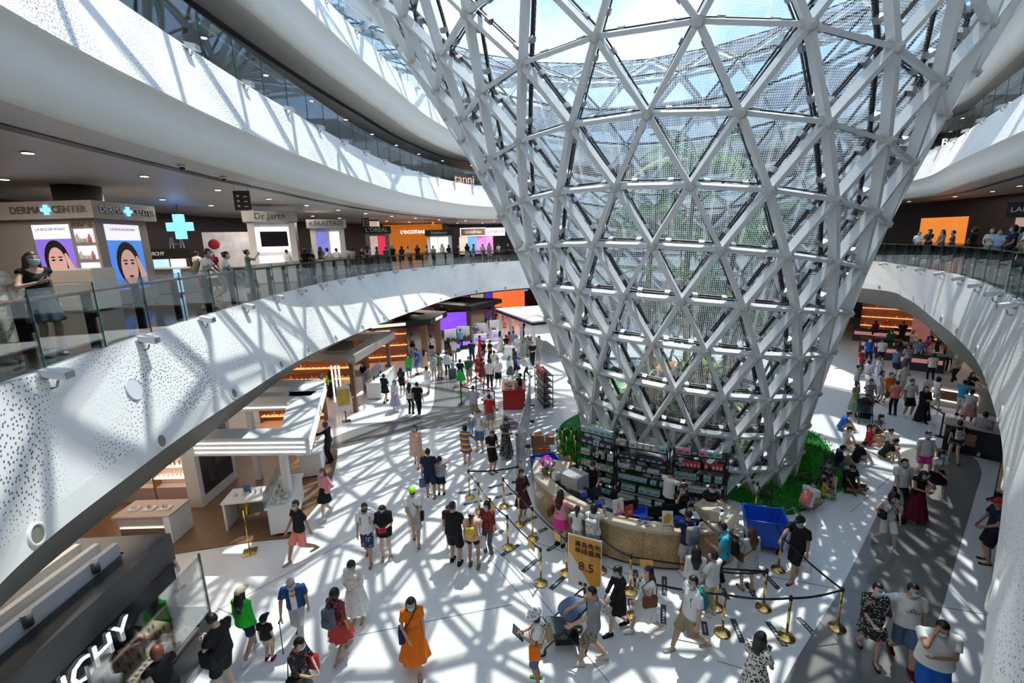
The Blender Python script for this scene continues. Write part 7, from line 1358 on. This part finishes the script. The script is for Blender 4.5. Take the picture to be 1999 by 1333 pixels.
# ------------------------------------------------------------------ second floor shops
def poster(t, x0, x1, z0, z1, y, bg, side=None):
    "flat portrait poster: backdrop, hair, face, white header"
    def part(nm, pts, m, dy): 
        mb = MB(); mb.add([(p[0], y-dy, p[1]) if side is None else (side+dy, p[0], p[1]) for p in pts], [tuple(range(len(pts)))]); mb.obj(nm, m, t)
    w, h = x1-x0, z1-z0; part('poster_print', [(x0,z0),(x1,z0),(x1,z1),(x0,z1)], bg, .004); part('header_print', [(x0,z1-h*.24),(x1,z1-h*.24),(x1,z1),(x0,z1)], em('poster_white', (.75,.72,.9), .7), .008)
    def ellp(cx, cz, rx, rz, n=20): return [(x0+w*(cx+rx*cos(2*PI*k/n)), z0+h*(cz+rz*sin(2*PI*k/n))) for k in range(n)]
    sk = em('poster_skin', (.62,.36,.32), .45); hr = mat('poster_hair', (.03,.02,.03), .5)
    part('hair_print', ellp(.5,.40,.34,.34), hr, .008); part('face_print', ellp(.5,.34,.24,.28), sk, .012); part('neck_print', [(x0+w*.38,z0),(x0+w*.62,z0),(x0+w*.6,z0+h*.12),(x0+w*.4,z0+h*.12)], sk, .011)
    for s in (-1,1): part('eye_print', ellp(.5+s*.10,.40,.05,.018,8), hr, .016); part('brow_print', ellp(.5+s*.10,.45,.07,.012,8), hr, .016)
    part('lip_print', ellp(.5,.20,.07,.02,8), mat('poster_lip', (.35,.05,.08), .5), .016); part('hand_print', [(x0+w*.95,z0+h*.05),(x0+w*.98,z0+h*.2),(x0+w*.78,z0+h*.52),(x0+w*.72,z0+h*.5),(x0+w*.8,z0+h*.15)], sk, .014)
violetbg = em('poster_violet', (.22,.14,.62), .6); bluebg = em('poster_blue', (.06,.2,.62), .7)
kx, ky = -14.65, 15.2
t = bt('skincare_kiosk', 'grey skincare kiosk with two large portrait posters on the balcony', 'kiosk', (kx,ky,Z2), 0, [('body',(-2.1,-1.0,0,2.2,1.0,2.65),mat('kiosk_grey', (.36,.33,.31), .5)),('sign_band',(-2.4,-1.25,2.65,2.45,1.2,3.15),mat('kiosk_band', (.42,.39,.36), .4))])
chrome = mat('chrome_letter', (.6,.6,.62), .2, .9); bluecross = em('blue_cross', (.15,.45,.95), 1.4)
text('DERMA', .28, chrome, t, (.52,-1.27,2.9), 0, depth=.05); text('CENTER', .28, chrome, t, (1.78,-1.27,2.9), 0, depth=.05); text('DERMA', .26, chrome, t, (2.47,-.62,2.9), PI/2, depth=.05); text('CENTER', .26, chrome, t, (2.47,.62,2.9), PI/2, depth=.05)
for (x, y, yaw) in ((1.12,-1.28,0),(2.48,0,PI/2)):
    mb = MB(); mb.cbox((0,0,0), (.28,.05,.1)); mb.cbox((0,0,0), (.1,.05,.28)); o = mb.obj('cross_emblem', bluecross, t); o.location = (x,y,2.9); o.rotation_euler = (0,0,yaw)
poster(t, .3, 1.42, .75, 2.5, -1.0, violetbg); text('LA ROCHE-POSAY', .11, mat('poster_ink', (.02,.03,.08), .5), t, (.86,-1.02,2.36), 0, depth=.004); poster(t, -.7, .65, .45, 2.5, 0, bluebg, 2.2); text('LA ROCHE-POSAY', .12, MATS['poster_ink'], t, (2.222,-.02,2.34), PI/2, depth=.004)
for k in range(3): mb = MB(); mb.box(1.56,-1.03,.95+.5*k,2.12,-1.0,1.35+.5*k); mb.obj('niche', em('niche_white', (.8,.72,.72), .7), t)
text('热销产品', .17, mat('poster_ink2', (.12,.10,.10), .5), t, (1.84,-1.03,2.47), 0, depth=.01)
for k in range(9): o = link('cosmetic_bottle', BOT[['white','jar','pink'][k%3]], None, label='small bottle in the lit niches of the skincare kiosk', cat='bottle', group='bottles in the kiosk niches'); o.location = (kx+1.66+.18*(k%3), ky-1.06, Z2+.95+.5*(k//3)); o.scale = (2.4,)*3
bt('drawer_block', 'white three-drawer block standing before the skincare kiosk', 'cabinet', (-12.55,13.6,Z2), 0, [('body',(-.6,-.4,.02,.6,.4,1.2),whitep)]+[('drawer',(-.58,-.42,.06+.38*k,.58,-.4,.40+.38*k),mat('drawer_beige', (.5,.46,.42), .45)) for k in range(3)])
bt('white_counter', 'low white cosmetics counter beside the skincare kiosk', 'counter', (-13.6,13.3,Z2), 0, [('body',(-.45,-.4,0,.45,.4,.9),mat('drawer_beige', (.5,.46,.42), .45)),('top',(-.5,-.45,.9,.5,.45,.95),whitep)])
t = bt('cosmetics_island', 'cosmetics island with a dark header and lit screens behind the rail', 'counter', (-14.2,18.6,Z2), rad(0), [('body',(-1.3,-.5,0,1.3,.5,.95),mgrey),('top',(-1.35,-.55,.95,1.35,.55,1.0),whitep),('header',(-1.3,.2,1.35,1.3,.3,1.75),black),('end_panel',(1.05,-.56,.05,1.3,-.5,.95),em('pale_blue', (.35,.6,.8), .8))]+[('screen',(-.9+.7*k,.15,1.02,-.3+.7*k,.2,1.33),em('screen%d' % k, [(.5,.65,.85),(.3,.5,.8),(.8,.55,.6)][k], .8, .5, 4)) for k in range(3)]); text('VICHY', .2, lt_, t, (0,.18,1.55), 0, depth=.02)
t = thing('step_ladder', 'aluminium step ladder under the blue cross sign', 'ladder', (-16.0,22.5,Z2), .3); al = mat('aluminium', (.5,.48,.45), .35, .8)
for s in (-1,1):
    for f in (-1,1): mb = MB(); mb.tube([(s*.28,f*.75,0),(s*.2,f*.08,2.3)], .03, 6); mb.obj('rail', al, t)
for k in range(7): mb = MB(); z = .3+.28*k; mb.box(-.25,-.75+.29*z-.04,z,.25,-.75+.29*z+.04,z+.03); mb.obj('step', al, t)
t = thing('blue_cross_sign', 'glowing blue cross sign hanging beside the skincare kiosk', 'sign', (-15.2,21.8,9.2)); mb = MB(); mb.cbox((0,0,0), (1.1,.25,.38)); mb.cbox((0,0,0), (.38,.25,1.1)); mb.obj('cross', em('cross_facets', (.12,.42,.95), 1.6, .5, 3), t); mb = MB(); mb.tube([(0,0,.5),(0,0,1.0)], .02, 6); mb.obj('rod', black, t)
def kiosk2(px0, px1, D, zs, sign, smat, tmat, label, ts, body=whitep, panels=()):
    pc = (px0+px1)/2; u = (pc-999.5)/FPX; h = math.hypot(u,.98); w = (px1-px0)/FPX*D/h*.98; t = bt('beauty_kiosk', label, 'kiosk', (u/h*D,.98/h*D,Z2), math.atan2(-u,.98), [('sign_band',(-w/2,-.5,zs,w/2,.5,zs+.5),smat),('pillar',(-w/2+.15,-.25,0,-w/2+.45,.3,zs),body),('pillar',(w/2-.45,-.25,0,w/2-.15,.3,zs),body),('back_panel',(-w/2+.3,.2,0,w/2-.3,.28,zs),body),('counter',(-w/2+.1,-1.0,0,w/2-.1,-.4,.95),body)])
    text(sign, ts, tmat, t, (0,-.53,zs+.25), 0, depth=.03)
    for i_, (a, b, z0, z1, m) in enumerate(panels): mb = MB(); mb.box(-w/2+w*a,.12-.03*i_,z0,-w/2+w*b,.19,z1); mb.obj('light_panel', m, t)
    return t
silver = mat('brushed_silver', (.48,.48,.49), .3, .6); ink2 = mat('letter_dark', (.07,.07,.08), .4)
kiosk2(515,606,26.5,2.95,'Dr.Jart+',silver,ink2,'silver-topped kiosk with a dark screen in a white lit frame',.42, whitep, [(.2,.85,1.5,2.7,em('jart_frame', (.95,.95,1), 1.2)),(.27,.78,1.75,2.5,screenoff),(.2,.85,.7,1.3,em('jart_shelf', (.7,.7,.75), .7))])
kiosk2(628,697,31,2.8,'KÉRASTASE',silver,ink2,'silver-topped hair-care kiosk with a blue portrait panel',.38, whitep, [(.1,.5,1.1,2.6,em('ker_blue', (.16,.16,.5), .8, .8, 2)),(.55,.9,1.3,2.6,em('ker_white', (.8,.8,.8), .7))])
kiosk2(729,780,36,2.55,"L'ORÉAL",black,lt_,'black-topped beauty kiosk with portrait and red panel',.42, mgrey, [(.15,.5,1.0,2.4,em('lor_face', (.6,.42,.36), .6, .8, 2)),(.52,.85,1.0,2.4,em('lor_red', (.7,.03,.08), .7, .4, 4))])
kiosk2(843,896,41,2.4,'Sulwhasoo',black,lt_,'black-topped kiosk with pale lit posters before the pillar',.32, whitep, [(.1,.42,.7,2.3,em('sul_white', (.8,.85,.9), .9, .25, 2)),(.46,.9,.7,2.3,em('sul_cream', (.75,.72,.66), .8, .25, 2))])
wallpanel(822, 46.3, Z2, 10.1, 5.6, em('occ_orange', (.62,.17,.01), .35, .3, 1), 'orange lit shop front with white lettering on the far balcony', txt="L'OCCITANE", tm=em('occ_letter', (.9,.8,1), 2.5), ts=.42, name='lit_shopfront_facade', tz=.8)
wallpanel(933, 49.5, 8.9, 9.75, 2.7, mat('sign_taupe', (.15,.10,.09), .5), 'taupe shop sign with pale frame on the far balcony', txt='innisfree', tm=lt_, ts=.5, frame=stripe); wallpanel(975, 50.5, 8.9, 9.75, 2.0, em('lan_white', (.8,.75,.78), .7), 'pale shop sign next to the taupe one', txt='LANEIGE', tm=ink2, ts=.45)
for px, D, w, c_, d in ((916,49.6,1.1,(.75,.5,.45),'pink portrait panel'),(928,49.6,1.2,(.1,.3,.7),'blue panel'),(952,50,2.0,(.6,.2,.5),'magenta panel'),(478,32.5,2.6,(.6,.55,.55),'white wall panel with red and dark flowers')): wallpanel(px, D, Z2+.6, Z2+2.4 if px > 500 else Z2+2.7, w, em('pan%d' % px, c_, .6 if px > 500 else .25, .8, 1.6), d+' of a far balcony shop', 'picture panel', name='wall_picture')
r_ = wallpanel(472, 32.2, Z2+1.4, Z2+1.5, .1, black, 'red rose painted on the white flowered wall', 'painting', name='rose_painting'); mb = MB(); mb.lathe([(.0,0),(.3,.02),(.27,.05),(.15,.06)], n=9); o = mb.obj('rose', mat('rose_red', (.45,.01,.02), .6), r_); o.location = (-.6,-.1,.6); o.rotation_euler = (PI/2,0,0)
t = thing('neon_sign', 'blue-violet neon sign in front of the flowered wall', 'neon sign', (-14.6,27.0,8.0)); ne = em('neon', (.15,.10,1), 3)
for k in range(4):
    mb = MB(); mb.tube([((.5-.1*k)*cos(PI*(.15+.7*i/8)), 0, .25-.22*k+(.22 if k < 2 else .1)*sin(PI*(.15+.7*i/8))) for i in range(9)], .03, 6); mb.obj('neon_tube', ne, t)
wallpanel(1810, 44, Z2+.6, Z2+2.5, 2.4, em('right_orange', (.75,.22,.03), .5, .5, 1), 'orange lit shop opening on the right balcony', 'shop front', name='lit_shopfront_facade'); t = wallpanel(1976, 27, Z2+2.0, Z2+2.6, 1.5, black, 'black shop sign with white lettering on the right balcony', txt='LANCÔME', tm=lt_, ts=.27); wallpanel(1972, 27.2, Z2+.3, Z2+2.0, .8, em('lan_face', (.55,.35,.3), .5, .8, 2), 'portrait panel under the black shop sign', 'picture panel', name='wall_picture'); wallpanel(1999, 27.2, Z2+.3, Z2+2.0, .7, em('lan_blue', (.1,.3,.7), .5, .5, 2), 'blue panel under the black shop sign', 'picture panel', name='wall_picture')
# hanging direction signs
for px, D, zz, d in ((514,18.2,9.35,'over the left balcony walkway'),(735,34,9.4,'far along the left balcony')):
    u = (px-999.5)/FPX; h = math.hypot(u,.98); t = thing('hanging_sign', 'small dark direction sign hanging from the ceiling ' + d, 'sign', (u/h*D,.98/h*D,zz), .2); mb = MB(); mb.box(-.25,-.03,0,.25,.03,.62); mb.obj('plate', mat('sign_brown', (.04,.03,.03), .4), t)
    for x in (-.2,.2): mb = MB(); mb.tube([(x,0,.62),(x,0,.85+10.2-9.35-.62+.0)], .008, 6); mb.obj('rod', steelgrey, t)
    for k in range(3): mb = MB(); mb.box(-.15,-.034,.1+.16*k,-.08,-.031,.17+.16*k); mb.box(.05,-.034,.1+.16*k,.17,-.031,.13+.16*k); mb.obj('arrow_print', lt_, t)
# third-floor lettering
def lett3(px, py, s_, size, m, label):
    k = min(range(len(L3)), key=lambda i: abs((pix((*outward(L3, 7.3)[i], 13.9)) or (9e9,))[0]-px)+(0 if outward(L3, 7.3)[i][0] < 8 else 9e9) if px < 1000 else abs((pix((*outward(L3, 7.3)[i], 13.9)) or (9e9,))[0]-px)+(0 if outward(L3, 7.3)[i][0] > 8 else 9e9)); p = outward(L3, 7.2)[k]; n = L3[k]-p; t = thing('shop_lettering', label, 'shop sign', (p[0],p[1],14.6), math.atan2(n[1],n[0])+PI/2); text(s_, size, m, t, (0,-.05,0), 0, depth=.05)
lett3(395, 90, 'HAZZYS', .95, mat('sign_white', (.85,.85,.85), .4, emit=.6), 'white shop lettering above the third-floor rail'); lett3(672, 250, 'LOEWE', .7, em('copper', (1,.4,.2), 1.2), 'copper lit shop lettering on the third floor'); lett3(800, 297, 'NBY', .8, em('white_letter', (1,.95,.9), 2), 'short white lit shop lettering on the third floor'); lett3(905, 322, 'tanni', 1.2, em('tan_letter', (1,.6,.4), 1), 'warm lit shop lettering at the end of the third floor'); lett3(1890, 235, 'Boxi Time', .8, em('white_letter', (1,.95,.9), 2), 'white lit script lettering on the right third floor')
# ================================================================== garden inside the funnel, strollers, luggage
soil = mat('garden_soil', (.05,.035,.025), .9, noise=.4); rock = mat('grey_rock', (.20,.21,.21), .8, noise=.4, nscale=3, bump=.6)
gcx, gcy = gc.x, gc.y
mb = MB(); mb.lathe([(3.6,.0),(3.6,.2),(3.0,.8),(2.2,1.6),(1.2,2.4),(.3,2.7)], n=40); o = mb.obj('garden_bed', soil, label='planted mound of earth inside the glass funnel', cat='garden bed'); o.location = (gcx, gcy, 0)
rr = random.Random(11)
for k in range(14):
    a = rr.uniform(-PI, PI); R = rr.uniform(1.5,3.3); bm = bmesh.new(); bmesh.ops.create_icosphere(bm, subdivisions=2, radius=1.)
    for v in bm.verts: v.co *= 1+.25*(rr.random()-.5)
    me = bpy.data.meshes.new('boulder'); bm.to_mesh(me); bm.free(); me.materials.append(rock); s = rr.uniform(.25,.6); o = link('boulder', me, None, label='grey boulder among the plants inside the funnel', cat='rock', group='boulders in the funnel garden'); o.location = (gcx+R*sin(a), gcy-R*cos(a), .3+.85*(3.5-R)); o.scale = (s*1.3,s,s*.8); o.rotation_euler = (0,0,a)
def leafblade(L, w, droop, n=6, lift=1.):
    vs = []
    for i in range(n+1):
        u = i/n; ww = w*sin(PI*(.08+.9*u))**.8; x = L*u; z = lift*L*(u-droop*u*u); vs += [(x,-ww,z),(x,ww,z)]
    return vs, [(2*i,2*i+1,2*i+3,2*i+2) for i in range(n)]
LEAFM = [mat('leaf_green', (.06,.26,.05), .45, noise=.35, nscale=3), mat('leaf_deep', (.025,.13,.04), .45, noise=.35, nscale=3), mat('leaf_lime', (.22,.38,.06), .45, noise=.35, nscale=3), mat('leaf_orange', (.60,.20,.03), .45, noise=.5, nscale=3), mat('leaf_red', (.35,.04,.05), .45, noise=.4, nscale=3)]
lv = {}
for nm, (L, w, dr, lf) in {'broad': (.7,.10,.75,1.0), 'strap': (.9,.035,.7,1.3), 'frond': (1.0,.12,.85,.8)}.items():
    mb = MB(); mb.add(*leafblade(L, w, dr, 6, lf), True); lv[nm] = mb
def plant(label, x, y, z, kind, mi, n, s, group, name='garden_plant'):
    t = thing(name, label, 'plant', (x,y,z), rr.uniform(0,6), group); key = (kind, mi)
    if key not in lv: lv[key] = lv[kind].mesh('leaf', LEAFM[mi])
    for k in range(n):
        o = link('leaf', lv[key], t); o.rotation_euler = (rr.uniform(-.3,.3), rr.uniform(-.5,.35), 2*PI*k/n+rr.uniform(-.3,.3)); q = s*rr.uniform(.7,1.15); o.scale = (q,q,q)
PL = ['broad-leaved green plant','strap-leaved dark plant','lime green plant','orange-leaved plant','red-leaved plant']
for k in range(88):
    a = rr.uniform(-2.2,2.2)-.35; R = rr.uniform(.5,3.0); mi = rr.choice([0,0,1,1,2,3,4]); kind = rr.choice(['broad','strap','frond']) if mi < 3 else rr.choice(['broad','strap'])
    plant(PL[mi]+' inside the foot of the glass funnel', gcx+R*sin(a), gcy-R*cos(a), .1+.93*(3.5-R), kind, mi, rr.randint(9,12), rr.uniform(.7,1.25)*(1.25 if R < 1.8 else .95), PL[mi]+'s in the funnel garden')
# tall palms
trunk = mat('palm_trunk', (.16,.13,.10), .8, noise=.3, nscale=8, bump=.5)
def frondmesh(L, n, mi):
    mb = MB()
    for i in range(n):
        u = (i+.5)/n; x = L*u; z = L*(.55*u-.85*u*u); l = .75*sin(PI*(.12+.85*u)); 
        for s in (-1,1): mb.add([(x,0,z),(x+.05,0,z),(x+l*.45,s*l*.75,z-l*.75)], [(0,1,2)])
    mb.tube([(L*i/6,0,L*(.55*i/6-.85*(i/6)**2)) for i in range(7)], .02, 5)
    return mb.mesh('frond', LEAFM[mi])
fm_ = [frondmesh(3.0,26,0), frondmesh(2.6,24,1)]
for k, (x, y, h, d) in enumerate(((.3,.6,9.3,'tallest palm tree'),(-1.3,.2,7.6,'left-hand palm tree'),(1.5,-.4,6.8,'right-hand palm tree'),(.2,-1.2,4.6,'short palm tree'))):
    t = thing('palm_tree', d+' growing inside the glass funnel', 'palm tree', (gcx+x,gcy+y,1.5)); mb = MB(); mb.tube([(0.1*sin(i),0.08*cos(2*i),h*i/8) for i in range(9)], [.17-.012*i for i in range(9)], 12); mb.obj('trunk', trunk, t)
    for i in range(17):
        o = link('frond', fm_[i % 2], t); o.location = (0.1*sin(8),.08*cos(16),h); o.rotation_euler = (rr.uniform(-.2,.2), rr.uniform(-.6,.75), 2*PI*i/17+rr.uniform(-.2,.2)); q = rr.uniform(.75,1.05); o.scale = (q,q,q)
# strollers
def stroller(label, x, y, yaw, hood, s=1.):
    t = thing('stroller', label, 'stroller', (x,y,0), yaw); t.scale = (s,)*3; fr = black
    for sx in (-1,1):
        mb = MB(); mb.tube([(sx*.24,.42,.10),(sx*.25,0,.52),(sx*.25,-.38,.95),(sx*.22,-.48,1.05)], .016, 6); mb.obj('frame_tube', fr, t); mb = MB(); mb.tube([(sx*.27,-.36,.10),(sx*.25,.0,.52)], .016, 6); mb.obj('frame_tube', fr, t)
        for y_ in (.42,-.36):
            mb = MB(); mb.tube([(sx*.24-.02,y_,.09),(sx*.24+.02,y_,.09)], .09, 16); w = mb.obj('wheel', fr, t); mb = MB(); mb.tube([(sx*.24-.024,y_,.09),(sx*.24+.024,y_,.09)], .04, 12); mb.obj('hub', steelgrey, w)
    mb = MB(); mb.tube([(-.22,-.48,1.05),(0,-.5,1.06),(.22,-.48,1.05)], .02, 8); mb.obj('handle', fr, t)
    mb = MB(); mb.add([(-.21,.30,.48),(.21,.30,.48),(.21,-.05,.42),(-.21,-.05,.42),(.21,-.28,.88),(-.21,-.28,.88)], [(0,1,2,3),(3,2,4,5)]); mb.add([(-.21,.30,.36),(.21,.30,.36),(.21,-.05,.30),(-.21,-.05,.30),(.21,-.34,.85),(-.21,-.34,.85)], [(3,2,1,0),(5,4,2,3)]); mb.add([(-.21,.30,.48),(-.21,-.05,.42),(-.21,-.28,.88),(-.21,-.34,.85),(-.21,-.05,.30),(-.21,.30,.36)], [(0,1,4,5),(1,2,3,4)]); mb.add([(.21,.30,.48),(.21,-.05,.42),(.21,-.28,.88),(.21,-.34,.85),(.21,-.05,.30),(.21,.30,.36)], [(5,4,1,0),(4,3,2,1)]); mb.obj('seat', cloth('slate'), t)
    mb = MB(); n = 9; vs = []
    for i in range(n):
        a = rad(15+115*i/(n-1)); 
        for k in range(9): b = PI*k/8; vs.append((.25*cos(b), -.24+.34*sin(b)*cos(a), .70+.30*sin(b)*sin(a)))
    mb.add(vs, [(i*9+k,i*9+k+1,i*9+10+k,i*9+9+k) for i in range(n-1) for k in range(8)], True); mb.obj('hood', hood, t)
    mb = MB(); mb.box(-.2,-.3,.17,.2,.15,.32); mb.obj('basket', cloth('black'), t); return t
x, y = G(1100,1278); stroller('dark stroller with a blue hood pushed by the person in grey', x, y+.25, rad(92), cloth('denim'), 1.05)
x, y = G(1686,822); stroller('folded-back black stroller standing by the seated people on the right', x, y, rad(150), cloth('black'))
# suitcase by the white shirt
x, y = G(884,738); bt('suitcase', 'dark grey suitcase pulled by the person in the white shirt', 'suitcase', (x,y,0), .4, [('shell',(-.2,-.13,.05,.2,.13,.62),cloth('slate')),('pull_handle',(-.09,-.11,.62,.09,-.09,.98),steelgrey),('wheel_bar',(-.18,-.1,0,.18,.1,.05),black)])
for k, (px, py, D, d) in enumerate(((436,345,0,'above the balcony walkway'),(355,322,0,'near the cove edge'))):
    x, y = G(px, py, 10.2); t = thing('security_camera', 'small white dome camera on the ceiling ' + d, 'camera', (x,y,10.2)); mb = MB(); mb.lathe([(.09,-.06),(.1,-.05),(.1,0)], n=16); mb.obj('housing', whitep, t); mb = MB(); mb.lathe([(.01,-.13),(.05,-.115),(.075,-.06)], n=16); mb.obj('dome', screenoff, t)

# ================================================================== place words for look-alikes
def ordn(n): return '%d%s' % (n, 'th' if 10 < n % 100 < 14 else {1: 'st', 2: 'nd', 3: 'rd'}.get(n % 10, 'th'))
_same = {}
for o in bpy.data.objects:
    if o.parent is None and 'label' in o and 'group' in o: _same.setdefault(o['label'], []).append(o)
for lb, L in _same.items():
    if len(L) < 2 or len(lb.split()) > 12: continue
    P = [(pix(o.location), o) for o in L]; P = [(q[0], o) for q, o in P if q and 0 < q[0] < 1999 and 0 < q[1] < 1333]
    wide = 'balcony' in lb or 'walkway' in lb
    left = sorted((q for q in P if not wide or q[0] < 1000), key=lambda q: q[0]); right = sorted((q for q in P if wide and q[0] > 1720), key=lambda q: -q[0])
    for S, w in ((left, 'left'), (right, 'right')):
        for k, (x, o) in enumerate(S): o['label'] = '%s, %s from the %s' % (lb, ordn(k+1), w)
